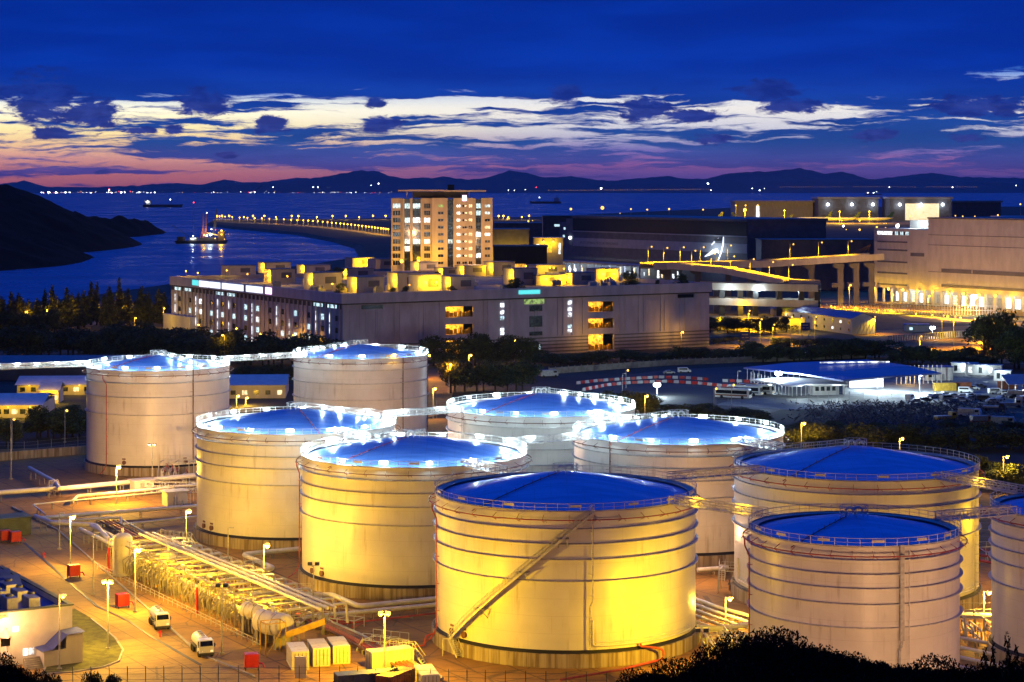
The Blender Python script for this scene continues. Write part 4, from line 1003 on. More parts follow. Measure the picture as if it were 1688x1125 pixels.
# ---------------------------------------------------------------- tanker trucks, containers, red boxes
def tanker(pos, rot, label):
    t = thing('tanker_truck', label, 'tanker truck', pos, rot)     # front toward -y
    MB().box(-.45, .45, -3.2, 3.4, .75, 1.0).build('chassis', m_dark, t)
    cab = MB()
    cab.add([(-1.15, -3.5, .7), (1.15, -3.5, .7), (1.15, -1.7, .7), (-1.15, -1.7, .7), (-1.15, -3.5, 1.75), (1.15, -3.5, 1.75), (1.1, -3.2, 2.75), (-1.1, -3.2, 2.75), (-1.1, -1.7, 2.8), (1.1, -1.7, 2.8)],
            [(0, 1, 5, 4), (4, 5, 6, 7), (7, 6, 9, 8), (1, 2, 9, 6, 5), (0, 4, 7, 8, 3), (3, 8, 9, 2)])
    c = cab.build('cab', m_plane, t)
    ws = MB(); ws.add([(-1.0, -3.515, 1.85), (1.0, -3.515, 1.85), (.98, -3.26, 2.62), (-.98, -3.26, 2.62)], [(0, 1, 2, 3)]); ws.build('windscreen', m_glassd, c)
    for s_ in (-1, 1):
        MB().box(s_ * 1.12 - .035, s_ * 1.12 + .035, -3.0, -2.1, 1.75, 2.5).build('side_window', m_glassd, c)
        MB().box(s_ * .8 - .16, s_ * .8 + .16, -3.56, -3.5, .95, 1.15).build('headlight', m_litc, t)
        for y in (-2.6, 1.5, 2.7): MB().cyl((s_ * .85, y, .5), (s_ * 1.2, y, .5), .5, n=16).cyl((s_ * 1.2, y, .5), (s_ * 1.22, y, .5), .22, n=10).build('wheel', m_tyre, t)
        MB().bar((s_ * 1.3, -3.4, 1.7), (s_ * 1.3, -3.4, 2.3), .12, .3).build('mirror', m_dark, t)
    MB().box(-1.2, 1.2, -3.62, -3.5, .45, .8).build('bumper', m_dark, t)
    prof = [(.02, -1.5), (.75, -1.5), (1.0, -1.35), (1.08, -1.1), (1.08, 3.1), (1.0, 3.35), (.7, 3.5), (.02, 3.5)]
    mb = MB().lathe(prof, 24); mb.v = [(v[0], v[2], v[1] * .92 + 1.95) for v in mb.v]; mb.build('tank_barrel', m_plane, t)
    MB().bar((0, -1.0, 3.0), (0, 3.0, 3.0), .5, .1).cyl((0, .2, 3), (0, .2, 3.25), .28).cyl((0, 1.8, 3), (0, 1.8, 3.25), .28).build('manhole_rail', m_steel, t)
    MB().box(-1.15, 1.15, -.6, 3.3, 1.0, 1.15).build('side_locker', m_dark, t)
    t.scale = (.9, .9, .9)
    return t
tk_rot = R_(21)
tanker(PX(262, 1033), tk_rot, 'white tanker truck parked at the kerb, higher up of the two tankers')
tanker(PX(333, 1077), tk_rot, 'white tanker truck nearer the camera, cab beside the broad-footed lamp post')

def container(x, y, rot, L, label, m_, frames=True):
    t = thing('shipping_container', label, 'shipping container', PX(x, y), rot)
    W, H = 2.44, 2.6
    mb = MB()                          # corrugated long sides, local x = width, y = length, origin near corner
    n_ = int(L / .3)
    for sx_ in (0, 1):
        vs = []
        for k in range(n_ * 2 + 1):
            dx_ = .05 if (k // 1) % 4 in (1, 2) else 0.0
            xx = (0.05 + dx_) if sx_ == 0 else (W - .05 - dx_)
            yy = .1 + (L - .2) * k / (n_ * 2)
            vs += [(xx, yy, .15), (xx, yy, H - .08)]
        mb.add(vs, [(2 * k, 2 * k + 2, 2 * k + 3, 2 * k + 1) if sx_ else (2 * k, 2 * k + 1, 2 * k + 3, 2 * k + 2) for k in range(n_ * 2)])
    mb.box(.06, W - .06, L - .1, L - .03, .15, H - .1)
    mb.build('side_panel', m_, t)
    MB().box(.02, W - .02, .02, L - .02, H - .08, H).build('roof', m_, t)
    fr = MB()
    for cx in (0, W - .16):
        for cy in (0, L - .16): fr.box(cx, cx + .16, cy, cy + .16, 0, H - .01)
        fr.box(cx + .01, cx + .15, .16, L - .16, 0.02, .17); fr.box(cx + .01, cx + .15, .16, L - .16, H - .2, H + .01)
    fr.box(.16, W - .16, .0, .12, .02, .17); fr.box(.16, W - .16, 0, .12, H - .16, H + .005); fr.box(.16, W - .16, L - .12, L, .02, H * .06); 
    fr.build('corner_frame', m_, t)
    for s_ in (0, 1):
        x0 = .17 + s_ * (W / 2 - .17); x1 = x0 + W / 2 - .18
        d = MB().box(x0, x1, .03, .09, .18, H - .18)
        for q in range(4): d.box(x0 + .08, x1 - .08, .01, .03, .35 + q * .55, .62 + q * .55)
        dd = d.build('door', m_, t)
        MB().cyl((x0 + .3, -.02, .2), (x0 + .3, -.02, H - .2), .03, n=6).cyl((x1 - .25, -.02, .2), (x1 - .25, -.02, H - .2), .03, n=6).build('lock_bar', m_dark, dd)
    return t
crot = math.atan2(5, 30) + R_(5)
container(481, 1106, GA - .30, 6.06, 'white shipping container leftmost in the row of three by the vessel', m_contw)
container(516, 1100, GA - .30, 6.06, 'white shipping container in the middle of the row of three', m_contw)
container(549, 1096, GA - .30, 6.06, 'white shipping container rightmost in the row of three', m_contw)
container(602, 1101, R_(-62), 6.4, 'long cream container with bright yellow roof behind the floodlight mast', m_contw)
container(550, 1140, R_(-72), 8.6, 'dark blue container cut by the bottom edge of the picture', m_contb)
container(619, 1146, GA - 1.05, 6.06, 'rust red container between the blue and the cream ones', m_conto)
container(695, 1146, GA - .32, 6.06, 'cream container with weathered ribbed side right of the rust red one', m_contw)
mb = MB().box(0, 1.6, 0, .25, 0, 3.0); solo('site_board', 'tall narrow yellow-lit board standing before the leftmost white container', 'board', mb, m_contw, PX(486, 1119), GA - .5)
def redbox(x, y, label, rot=GA):
    t = thing('fire_cabinet', label, 'fire equipment box', PX(x, y), rot)
    MB().box(0, 1.9, 0, 1.5, .45, 2.3).build('cabinet', m_redbox, t)
    MB().box(.08, .9, -.03, 0, .55, 2.2).box(.98, 1.82, -.03, 0, .55, 2.2).build('door', m_redbox, t)
    mb = MB()
    for q in ((.1, .1), (1.8, .1), (.1, 1.4), (1.8, 1.4)): mb.bar((q[0], q[1], 0), (q[0], q[1], .45), .12)
    mb.build('stand', m_dark, t)
    MB().pipe([(2.0, .6, .9), (2.5, .4, .9), (2.7, .3, .3)], .1, 6).build('hose_outlet', m_redbox, t)
redbox(115, 955, 'red fire cabinet at the foot of the lit lamp by the road')
redbox(195, 1005, 'red fire cabinet on the road before the rack')
redbox(404, 1107, 'red fire cabinet on a stand near the bottom fence', GA - .3)
redbox(2, 896, 'red fire cabinet at the left edge, first of two')
redbox(19, 898, 'red fire cabinet near the left edge, second of two')
def hydrant(x, y, label):
    mb = MB().cyl((0, 0, 0), (0, 0, .9), .12, n=8).cyl((-.3, 0, .7), (.3, 0, .7), .09, n=8).sphere((0, 0, .95), .15, 8, 4)
    solo('fire_hydrant', label, 'hydrant', mb, m_redbox, PX(x, y))
hydrant(264, 1051, 'small red hydrant on the kerb between the two tankers')
hydrant(72, 920, 'small red hydrant beside the upper road')

# ---------------------------------------------------------------- white building at the lower left
t = thing('control_building', 'white building with deep blue plant roof in the lower left corner', 'building', PX(119, 1086), GA)
Hb = 7.6
mb = MB().box(-44, 0, 0, .4, 0, Hb).box(-44, 0, 33.6, 34, 0, Hb).box(-.4, 0, .4, 33.6, 0, Hb)
mb.build('wall', mat('white_render', (0.74, 0.68, 0.58), .7, var=.05, scale=.4), t)
rf = MB().box(-44, -.4, .4, 33.6, 6.6, 6.8).build('roof', m_roofb, t)
MB().box(-44, .18, -.18, .55, Hb, Hb + .22).box(-.55, .18, .55, 34, Hb, Hb + .22).build('parapet', m_aluf, t)
pl = MB()
for k in range(9):
    for q in range(3): pl.box(-5 - k * 3.2, -3.4 - k * 3.2, 4 + q * 5.5, 7.5 + q * 5.5, 6.8, 8.4 + .3 * (k % 2))
pl.build('roof_plant', m_steel, t)
fn = MB()
for k in range(9):
    for q in range(3): fn.cyl((-4.2 - k * 3.2, 5.7 + q * 5.5, 8.7), (-4.2 - k * 3.2, 5.7 + q * 5.5, 9.0), .55, n=12)
fn.build('fan', m_dark, t)
sk = MB()
for k in range(3): sk.add([(-40 , 16 + k * 5, 7.0), (-2, 16 + k * 5, 7.0), (-2, 18.5 + k * 5, 9.2), (-40, 18.5 + k * 5, 9.2), (-2, 21 + k * 5, 7.0), (-40, 21 + k * 5, 7.0)], [(0, 1, 2, 3), (3, 2, 4, 5), (1, 4, 2)])
sk.build('skylight', m_roofb, t)
for k in range(5):
    wn_ = MB(); x0 = -10.6 - k * 2.4
    for zz in (4.2, 1.6):
        wn_.add([(x0, 0, zz), (x0 + 1.9, 0, zz), (x0 + .95, -1.3, zz), (x0 + .95, 0, zz + 1.4)], [(0, 1, 2), (0, 2, 3), (2, 1, 3)])
    wn_.build('canopy', m_wallp, t)
    MB().box(x0 + .3, x0 + 1.6, -.06, 0, 2.9, 4.0).build('window', m_glassd, t)
MB().box(-8.6, -7.8, -.08, 0, 4.8, 5.5).build('window', m_litw2, t)
for x0 in (-7.1, -6.2): MB().box(x0, x0 + .65, -.08, 0, 1.3, 2.2).build('window', m_litw2, t)
pc = MB(); pc.box(-5.2, .4, -3.4, -.02, 0, 2.3); pc.box(-2.0, .4, -3.4, -.021, 2.3, 4.2)
pc.build('porch', m_wallp, t)
pc = MB(); pc.add([(-5.6, -3.7, 2.31), (-4.0, -3.7, 2.5), (-1.9, -3.7, 4.3), (.7, -3.7, 4.5), (.7, -.03, 4.5), (-1.9, -.03, 4.3), (-4.0, -.03, 2.5), (-5.6, -.03, 2.31)], [(0, 1, 6, 7), (1, 2, 5, 6), (2, 3, 4, 5)])
pc.build('porch_roof', m_roofb, t)
for k in range(6): MB().box(-7.6, -5.3, -3.6 + k * .35, -3.2 + k * .35, 0, .2 + k * .22).build('step', m_kerb, t)
for x_ in (-18, -10): light(t, (x_, -2.8, 6.4), PCH, 2200, .3); 
MB().box(-18.4, -17.6, -1.0, -.02, 6.9, 7.1).box(-10.4, -9.6, -1.0, -.02, 6.9, 7.1).build('wall_lamp', m_bulby, t)

def crossover(x, y, rot, L, label, h=1.9):
    mb = MB()
    for sd in (-.5, .5):
        mb.bar((-1.6, sd, 0), (0, sd, h), .1, .22).bar((L, sd, h), (L + 1.6, sd, 0), .1, .22).bar((0, sd, h), (L, sd, h), .1, .22)
        mb.bar((-1.6, sd, 1.05), (0, sd, h + 1.05), .06).bar((0, sd, h + 1.05), (L, sd, h + 1.05), .06).bar((L, sd, h + 1.05), (L + 1.6, sd, 1.05), .06)
        for q in range(int(L) + 1): mb.bar((q * L / int(L), sd, 0), (q * L / int(L), sd, h + 1.05), .07)
    for q in range(6): mb.bar((-1.5 + q * .28, -.5, .3 + q * h / 6), (-1.5 + q * .28, .5, .3 + q * h / 6), .24, .05).bar((L + 1.5 - q * .28, -.5, .3 + q * h / 6), (L + 1.5 - q * .28, .5, .3 + q * h / 6), .24, .05)
    mb.bar((0, 0, h), (L, 0, h), .95, .06)
    solo('crossover_stair', label, 'stair', mb, m_rail, PX(x, y), rot)
crossover(640, 1090, GA - .9, 4, 'yellow-lit railed step bridge over the pipes behind the cream container')
crossover(262, 900, GA - 1.0, 7, 'railed step bridge over the brown pipes at the far rack end')
crossover(1190, 955, GA + .9, 3, 'dim railed step bridge in the gap behind the central tank')
crossover(85, 815, GA + .8, 2, 'small step bridge over the thick white pipe at the left')
# ---------------------------------------------------------------- boundary fences
def fence(pix, h, label, sp=2.4, m_=None, mesh=True, z=0.0, rad=.09, pts=None, wires=4):
    pts = pts or [PX(x, y, z) for x, y in pix]; org = pts[0]
    t = thing('fence', label, 'fence', org); wr = MB(); pm_ = MB().bar((0, 0, 0), (0, 0, h), rad).bar((0, 0, h), (0, -.25, h + .35), rad * .8).build('post', m_ or m_dark, t); used = 0
    for a, b in zip(pts, pts[1:]):
        L = (b - a).length; k = max(1, int(L / sp))
        for i in range(k + 1):
            p_ = a.lerp(b, i / k) - org
            if i == 0 and used: continue
            c_ = pm_ if not used else pm_.copy(); used += 1; c_.location = p_
            if used > 1: COL.objects.link(c_)
        for q in range(wires): z_ = h * (q + 1) / wires; wr.bar(a - org + Vector((0, 0, z_)), b - org + Vector((0, 0, z_)), .03)
    wr.build('wire', m_ or m_dark, t)
    return t
fence([(60, 1142), (120, 1140), (360, 1138), (560, 1138), (800, 1146), (1000, 1150)], 3.0, 'tall dark posts of the boundary fence along the bottom')
fence([(-40, 752), (40, 752), (150, 741)], 3.4, 'pale mesh fence behind the low wall left of the far tank', 3.5, m_steel)
fence([(700, 690), (800, 690)], 5.0, 'tall mesh fence glimpsed between the two back tanks', 3.5, m_steel)
fence([(1600, 905), (1700, 912), (1800, 925)], 5.0, 'tall mesh fence glimpsed between the two right tanks', 3.5, m_steel)
mb = MB().bar((0, 0, 1), PX(150, 748) - PX(-60, 765) + Vector((0, 0, 1)), .4, 2.2)
solo('low_wall', 'low stained yellow-lit wall below the fence left of the far tank', 'wall', mb, m_conc, PX(-60, 765))
# ---------------------------------------------------------------- the long warehouse (local x along its front, y along its left side)
WO = Vector((-64.7, 765.0, 0)); WL, WW, WH = 173.5, 178.0, 27.0
WM = Matrix.Translation(WO) @ Matrix.Rotation(GA, 4, 'Z')
def to_w(p_): return WM.inverted() @ p_
t = thing('warehouse', 'very long grey cargo warehouse with small plant rooms on its roof and lit loading openings', 'warehouse', WO, GA)
mb = MB()
ops = [(0.236, 0.318, 7.5 - .0, 13.6), ]
# front wall with its six open bays: columns of openings at two places
bays = [(45.0, 57.5), (112.0, 124.5)]; lv = [(0.6, 7.2), (9.6, 13.6), (16.4, 20.6)]
xs = [0, bays[0][0], bays[0][1], bays[1][0], bays[1][1], WL]
for i in (0, 2, 4): mb.box(xs[i], xs[i + 1], 0, .8, 0, WH)
for b in bays:
    mb.box(b[0], b[1], 0, .8, 0, lv[0][0]); mb.box(b[0], b[1], 0, .8, lv[0][1], lv[1][0]); mb.box(b[0], b[1], 0, .8, lv[1][1], lv[2][0]); mb.box(b[0], b[1], 0, .8, lv[2][1], WH)
mb.box(0, .8, .8, WW, 0, WH); mb.box(WL - .8, WL, .8, WW, 0, WH); mb.box(.8, WL - .8, WW - .8, WW, 0, WH)
mb.build('wall', m_wallc, t)
MB().box(.8, WL - .8, .8, WW - .8, 24.6, 25.2).build('roof', mat('roof_screed', (0.34, 0.27, 0.19), .85, var=.15, scale=.08, detail=7), t)
pr = MB().box(-.9, WL + .9, -.9, -.003, 23.2, WH + .1).box(-.9, -.003, 0, WW, 23.2, WH + .1)
pr.build('parapet', m_wallc, t)
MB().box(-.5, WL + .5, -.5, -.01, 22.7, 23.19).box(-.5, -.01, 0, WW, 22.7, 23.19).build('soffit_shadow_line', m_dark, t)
for b in bays:
    for z0, z1 in lv:
        r_ = MB().box(b[0] + .01, b[1] - .01, 8.0, 8.2, z0, z1).build('lit_bay', m_lity, t)
        fl = MB().box(b[0], b[1], .81, 8.0, z0 - .3, z0 - .01)
        for k in range(9):
            q = b[0] + .8 + k * 1.4; fl.box(q, q + .7 + .4 * math.sin(k * 3.1), 3 + math.sin(k * 7) * 1.5, 4.5 + math.sin(k * 7) * 1.5, z0, z0 + 1.3 + .9 * abs(math.sin(k * 5.3)))
        fl.bar((b[0], .4, z0 + 1.0), (b[1], .4, z0 + 1.0), .08); fl.build('bay_floor', m_conty, r_)
        light(t, ((b[0] + b[1]) / 2, 4.5, z1 - .5), SOD, 1500, .3)
# ribs, panel joints and base louvres of the front
rb = MB()
for x in [7, 9.5, 14, 22, 24.5, 33, 35, 42, 62, 64, 71.5, 74, 86, 97, 99.5, 104, 109, 127, 130, 137, 139.5, 148, 150, 158, 160.5, 168]:
    MB().box(x, x + .55, -.35, -.003, 7.4, 22.6).build('wall_rib', m_wallc, t)
for x0, x1 in ((3, 13), (14.8, 21.5), (36, 44), (74.8, 85), (87.5, 96.5), (140.3, 147.5)): MB().box(x0, x1, -.2, -.004, 7.6, 20.8).build('wall_panel', m_wallc, t)
lo_ = MB()
for k in range(5):
    for a_, b_ in ((0, bays[0][0]), (bays[0][1] + .2, bays[1][0]), (bays[1][1] + .2, WL)): lo_.box(a_ + .1, b_ - .1, -.28, -.004, .8 + k * 1.4, 1.3 + k * 1.4)
lo_.build('base_louvre', m_walld, t)
for x, z, w_, h_, m_ in [(70, 19.8, 1.5, 1.5, m_litw2), (70, 17.0, 1.5, 1.4, m_litw2), (70, 14.6, 1.5, 1.4, m_litw), (70, 10.2, 1.5, 1.1, m_litw2), (70, 8.7, 1.5, 1.1, m_litw2),
                         (102, 19.9, 1.5, 1.5, m_litw2), (102, 17.3, 1.5, 1.4, m_litw2), (102, 15.0, 1.5, 1.4, m_litw2), (102, 10.4, 1.5, 1.2, m_litw), (102, 8.6, 1.5, 1.2, m_litw2), (87, 2.2, 1.6, 1.9, m_litw),
                         (81.2, 20.6, 9.2, 1.9, m_litg), (83.5, 17.6, 6, 2.4, m_glassm), (83.5, 11.3, 6, 4.4, m_glassm), (83.5, 7.8, 6, 1.6, m_glassm), (157, 21.0, 8, 1.5, m_glassd), (8, 20.8, 9, 1.5, m_glassd)]:
    MB().box(x, x + w_, -.42, -.005, z, z + h_).build('window', m_, t)
# left side: bays of ribs, windows and narrow stair strips
rnd = random.Random(5); rb = MB(); nbay = 14
dk_ = MB().box(-.12, -.004, 1, WW, 20.9, 22.6)
dk_.build('eaves_strip', m_dark, t)
for k in range(nbay * 3): q = 2 + k * (WW - 3) / (nbay * 3); MB().box(-.5, -.006, q, q + .6, 0, 22.6).build('wall_rib', m_wallc, t)
for k in range(nbay):
    y0 = 3 + k * (WW - 4) / nbay; 
    for j, z in enumerate((3.2, 7.4, 11.6, 16.2)):
        r_ = rnd.random(); mw_ = m_litw if r_ < .34 else (m_litw2 if r_ < .40 else (m_glassd if r_ < .75 else m_glassm))
        w_ = 3.4 if k % 2 else 2.5
        MB().box(-.16, -.007, y0 + 1.2, y0 + 1.2 + w_, z, z + 2.1).build('window', mw_, t)
    if k in (0, 1, 3, 4, 6, 8, 9, 11, 13):
        for z in (1.5, 6.2, 11, 15.6): MB().box(-.55, -.5, y0 + 7.3, y0 + 7.7, z, z + 3.6).build('stair_light', m_litw2, t) if rnd.random() < .8 else None
for k in (0, 1, 8, 9, 12, 13): MB().box(-.2, -.13, 5 + k * 12.4, 13 + k * 12.4, 21.1, 22.4).build('window', m_litw, t)
# blurred bright letters on the parapet: blank glowing blocks, as unreadable as in the photograph
for y0, y1, m_ in [(64, 70, m_pink), (73, 90, m_signw), (93, 107, m_signw), (107.6, 116, m_signw), (118, 130, m_signw), (131, 142, m_signw)]:
    sg = MB(); 
    sg.box(-1.1, -.91, y0, y1, 23.9, 26.5)
    sg.build('lit_sign_panel', m_, t)
MB().box(-1.1, -.91, 143, 150, 24.2, 26.5).build('lit_sign_panel', m_cyan, t)
MB().prism([(78, -1.15), (88, -1.15), (88, -.91), (78, -.91)], 24.7, 26.3).build('lit_sign_panel', m_cyan, t)
MB().box(-3, -.01, WW - 30, WW + 2, 0, 10).build('annex', m_wallc, t)
light(t, (-14, WW - 8, 9), YEL, 5000, .4); light(t, (-12, WW - 34, 8), YEL, 2600, .4)

# ---------------------------------------------------------------- plant rooms on the warehouse roof
RZ = 25.2
def plant_room(x0, x1, ytop, h, dep, label, lamp='left', tint=None, lv_=True, w2=1600):
    """x0..x1: photo columns of the long front, ytop: row of its roof edge."""
    a = PX(x0, ytop, RZ + h); a = to_w(a); Yv = (WM @ a).y
    Lx = (x1 - x0) / F * Yv / (0.858 - 0.514 * (x0 - 844) / F)
    a.z = RZ; t = thing('plant_room', label, 'plant room', WM @ a, GA, 'plant rooms on the warehouse roof')
    m_ = tint or m_wallp
    MB().box(0, Lx, 0, dep, 0, h).build('wall', m_, t)
    MB().box(-.25, Lx + .25, -.25, dep + .25, h, h + .3).build('roof', m_walld, t)
    if lv_: MB().box(Lx * .42, Lx * .42 + min(5, Lx * .45), -.08, -.003, h * .38, h * .78).build('louvre', m_walld, t)
    MB().box(-.08, -.003, dep * .4, dep * .4 + 1.0, 0.05, 2.1).build('door', m_steel, t)
    if lamp == 'left':
        MB().sphere((-.5, 1.8, h * .62), .42, 8, 6).build('wall_lamp', m_bulby, t); light(t, (-1.5, 1.6, h * .62), YEL, w2, .25)
    elif lamp == 'front':
        for q in (.3, .75): MB().sphere((Lx * q, -.5, h * .6), .5, 8, 6).build('wall_lamp', m_bulby, t); light(t, (Lx * q, -1.7, h * .6), YEL, w2, .25)
    return t
PR = [(378, 422, 439, 5.0, 10, None), (436, 480, 434, 5.2, 8, 'left'), (447, 487, 445, 6.0, 8, 'left'), (502, 545, 438, 4.6, 9, 'left'), (516, 564, 451, 7.0, 9, 'left'), (572, 616, 444, 4.8, 9, 'left'),
      (588, 634, 458, 6.2, 9, 'left'), (581, 616, 426, 5.0, 9, 'front'), (619, 652, 428, 5.0, 9, None), (655, 693, 451, 7.4, 9, 'left'), (689, 728, 454, 7.6, 8, 'front'), (743, 782, 457, 6.4, 10, 'left'),
      (690, 722, 433, 5.0, 9, 'left'), (730, 753, 443, 3.8, 8, 'left'), (765, 801, 439, 4.8, 9, 'left'), (813, 849, 433, 6.4, 9, 'left'), (847, 886, 444, 7.2, 9, 'left'), (884, 932, 438, 5.0, 9, None),
      (884, 934, 455, 4.2, 5, 'front'), (943, 980, 451, 5.0, 10, 'left'), (982, 1020, 444, 5.8, 8, 'front'), (725, 790, 428, 4.2, 9, None)]
descs = ['wide low', 'pale', 'pale louvred', 'low', 'tall pale', 'low louvred', 'broad pale', 'brightly yellow-lit', 'plain unlit', 'tall narrow', 'brightly yellow-lit', 'lavender fronted', 'narrow', 'small low', 'low louvred', 'tall louvred',
         'tall pale', 'plain unlit', 'low yellow-lit', 'grey fronted', 'yellow-lit end', 'long flat unlit']
order = sorted(range(len(PR)), key=lambda i: PR[i][0])
for i, (x0, x1, yt, h, dep, lm) in enumerate(PR):
    row = 'front' if yt >= 444 else 'back'
    rk = ORD[[j for j in order if (PR[j][2] >= 444) == (yt >= 444)].index(i)]
    plant_room(x0, x1, yt, h, dep, '%s roof plant room, %s from the left in the %s row on the warehouse' % (descs[i], rk, row), lm, w2=2200)
rnd = random.Random(9)
for k in range(34):
    px = rnd.uniform(430, 1060); lo2 = 487.5 - (px - 565) * .0345 if px > 565 else 487.5 - (565 - px) * .11
    P_ = PX(px, lo2 - rnd.uniform(2, 22) + 6, RZ)
    q = to_w(P_)
    if not (3 < q.x < WL - 3 and 3 < q.y < WW - 3): continue
    MBx = MB().box(-1.6, 1.6, -1, 1, .25, 1.7 + rnd.random()).box(-1.4, -1.2, -.9, .9, 0, .25).box(1.2, 1.4, -.9, .9, 0, .25)
    MBx.cyl((-.7, 0, 1.7), (-.7, 0, 2.9), .5, n=10).cyl((.8, 0, 1.7), (.8, 0, 2.8), .5, n=10)
    solo('cooling_unit', 'metal cooling unit on the warehouse roof among the plant rooms', 'cooling unit', MBx, rnd.choice((m_steel, m_white)), P_, GA, 'cooling units on the warehouse roof')
for i, (px, yt) in enumerate([(300, 447), (326, 450), (350, 444), (408, 452), (474, 456), (548, 468), (592, 462), (675, 470), (893, 432), (905, 433), (924, 433), (942, 435), (963, 437), (981, 440), (1003, 440), (1022, 441), (1042, 442)]):
    b = PX(px, yt, RZ + 4.0); q = to_w(b); q.x = max(1.5, min(WL - 1.5, q.x)); q.y = max(1.5, min(WW - 1.5, q.y)); b = WM @ q; b.z = RZ
    t = thing('roof_lamp', 'short yellow roof lamp on the warehouse, %s from the left' % ORD[i], 'lamp', b, 0, 'short lamps on the warehouse roof')
    MB().cyl((0, 0, 0), (0, 0, 3.8), .09, n=6).build('pole', m_steel, t); MB().sphere((0, 0, 3.9), .3, 8, 5).build('bulb', m_bulby, t)
    light(t, (0, 0, 4.4), YEL, 2600, .3)

# ---------------------------------------------------------------- the tower block behind it
TY = 1030.0; tx0 = AT(645, TY).x; TWD = (812 - 645) / F * TY; TH = ZAT(327, TY)
t = thing('tower_block', 'peach coloured office tower with rows of windows and a wing shaped roof canopy', 'tower block', (tx0, TY, 0), R_(3))
sx = lambda px: (px - 645) / F * TY
wl = MB()
def blk(a, b, y=0.0, z1=TH, d=19.0): wl.box(sx(a), sx(b), y, y + d, 0, z1)
blk(645, 663.5, 0); blk(663.5, 666.3, -.9); blk(676.2, 680, -.9); blk(693.5, 697.5, -.9); blk(697.6, 712, 0); blk(712.05, 737.6, -1.6, TH + .1); blk(747.2, 784, -1.2, TH + .1); blk(793.2, 812, -1.8, TH + .1)
wl.build('wall', m_tower, t)
gl = MB(); gl.box(sx(666.4), sx(676.1), .3, 19, 0, TH - .4).box(sx(680.1), sx(693.4), .3, 19, 0, TH - .4).box(sx(737.7), sx(747.1), 1.0, 19, 0, TH - .6).box(sx(784.1), sx(793.1), .8, 19, 0, TH - .6)
gl.build('glass_strip', m_glassm, t)
FH = 3.66
cols = [('a', 647.5, 660, 0, 2.3), ('a', 667, 675.8, .3, 2.6), ('a', 680.6, 693, .3, 2.6), ('a', 699, 709, 0, 2.3), ('m', 721.8, 731, -1.6, 1.3), ('g', 738.5, 746.6, 1.0, 2.0), ('r1', 752.6, 758.8, -1.2, 1.3), ('r2', 761.8, 769.6, -1.2, 1.1), ('r3', 772.6, 778.4, -1.2, 1.5),
        ('g2', 784.8, 792.6, .8, 2.4), ('r4', 799, 807.8, -1.8, 1.3)]
lit = {(0, 0): 'w', (1, 0): 'w', (2, 0): 'w', (2, 2): 'W', (3, 2): 'W', (1, 2): 'w', (1, 5): 'w', (2, 5): 'w', (3, 5): 'w', (1, 6): 'W', (0, 6): 'd', (5, 5): 'w', (9, 0): 'w', (9, 1): 'w', (9, 4): 'W', (9, 7): 'W', (10, 0): 'w', (10, 1): 'w', (10, 3): 'c', (10, 4): 'W', (4, 0): 'g'}
for r in range(9):
    zc = TH - 4.0 - r * FH
    for c, (k, a, b, y, h) in enumerate(cols):
        code = lit.get((c, r))
        if k == 'r1': m_ = m_litw2 if r < 8 else m_glassd
        elif k == 'r3': m_ = m_litc if r not in (3, 8) else m_glassd
        elif k == 'r2': m_ = m_glassd
        else: m_ = {'w': m_litw, 'W': m_litw2, 'c': m_litc, 'g': m_litg, None: m_glassd if (r * 7 + c * 3) % 5 else m_glassm, 'd': m_glassd}[code]
        mb = MB(); nsp = 3 if k == 'a' else 2; x0, x1 = sx(a), sx(b)
        for q in range(nsp): mb.box(x0 + (x1 - x0) * q / nsp + .08, x0 + (x1 - x0) * (q + 1) / nsp - .08, y - .06, y - .002, zc - h / 2, zc + h / 2)
        mb.build('window', m_, t)
for r in range(8): MB().box(sx(766), sx(769.6), -1.34, -1.27, TH - 4.4 - r * FH, TH - 3.6 - r * FH).build('lit_pane', m_litc, t) if r != 3 else None
cn = MB()
for px in (671, 689, 707, 726, 760, 774): cn.bar((sx(px), 4, TH), (sx(px), 4, TH + 3.4), .6)
cn.build('canopy_post', m_tower, t)
MB().add([(sx(657), -3, TH + 3.9), (sx(731), -3, TH + 3.3), (sx(731), 15, TH + 3.3), (sx(657), 13, TH + 3.9), (sx(660), -3, TH + 4.4), (sx(731), -3, TH + 4.6), (sx(731), 15, TH + 4.6), (sx(660), 13, TH + 4.4)],
         [(0, 3, 2, 1), (4, 5, 6, 7), (0, 1, 5, 4), (1, 2, 6, 5), (2, 3, 7, 6), (3, 0, 4, 7)]) 
def slab(p, name, m_):
    MBq = MB(); MBq.prism([(q[0], q[1]) for q in p], 0, .9); return MBq
c1 = MB(); c1.prism([(sx(656), -3), (sx(731), -3.6), (sx(731), 14), (sx(664), 12)], TH + 3.5, TH + 4.3); c1.build('roof_canopy', m_tower, t)
c2 = MB(); c2.prism([(sx(731.2), -3.6), (sx(801), -2.4), (sx(792), 12), (sx(731.2), 14)], TH + 3.3, TH + 4.1); c2.build('roof_canopy', m_tower, t)
MB().box(sx(680), sx(771), 2, 14, TH + .1, TH + 3.25).box(sx(738), sx(749), 3, 12, TH + 4.2, TH + 7.0).build('penthouse', m_clad2, t)
for px in (718.5, 725, 731): MB().bar((sx(px), 5, TH + 4.2), (sx(px), 5, TH + 8.6), .16).bar((sx(px), 5, TH + 8.4), (sx(px) + 1.1, 5, TH + 8.6), .14).build('mast', m_steel, t)
MB().box(sx(762), sx(769), -1.5, -1.22, TH - 1.4, TH + 1.5).build('lit_sign', m_pink, t)
for px in (662, 690): MB().sphere((sx(px), -6, 30), .9, 8, 6).build('flood_lamp', m_bulby, t); light(t, (sx(px), -8, 31), YEL, 2200, .5)
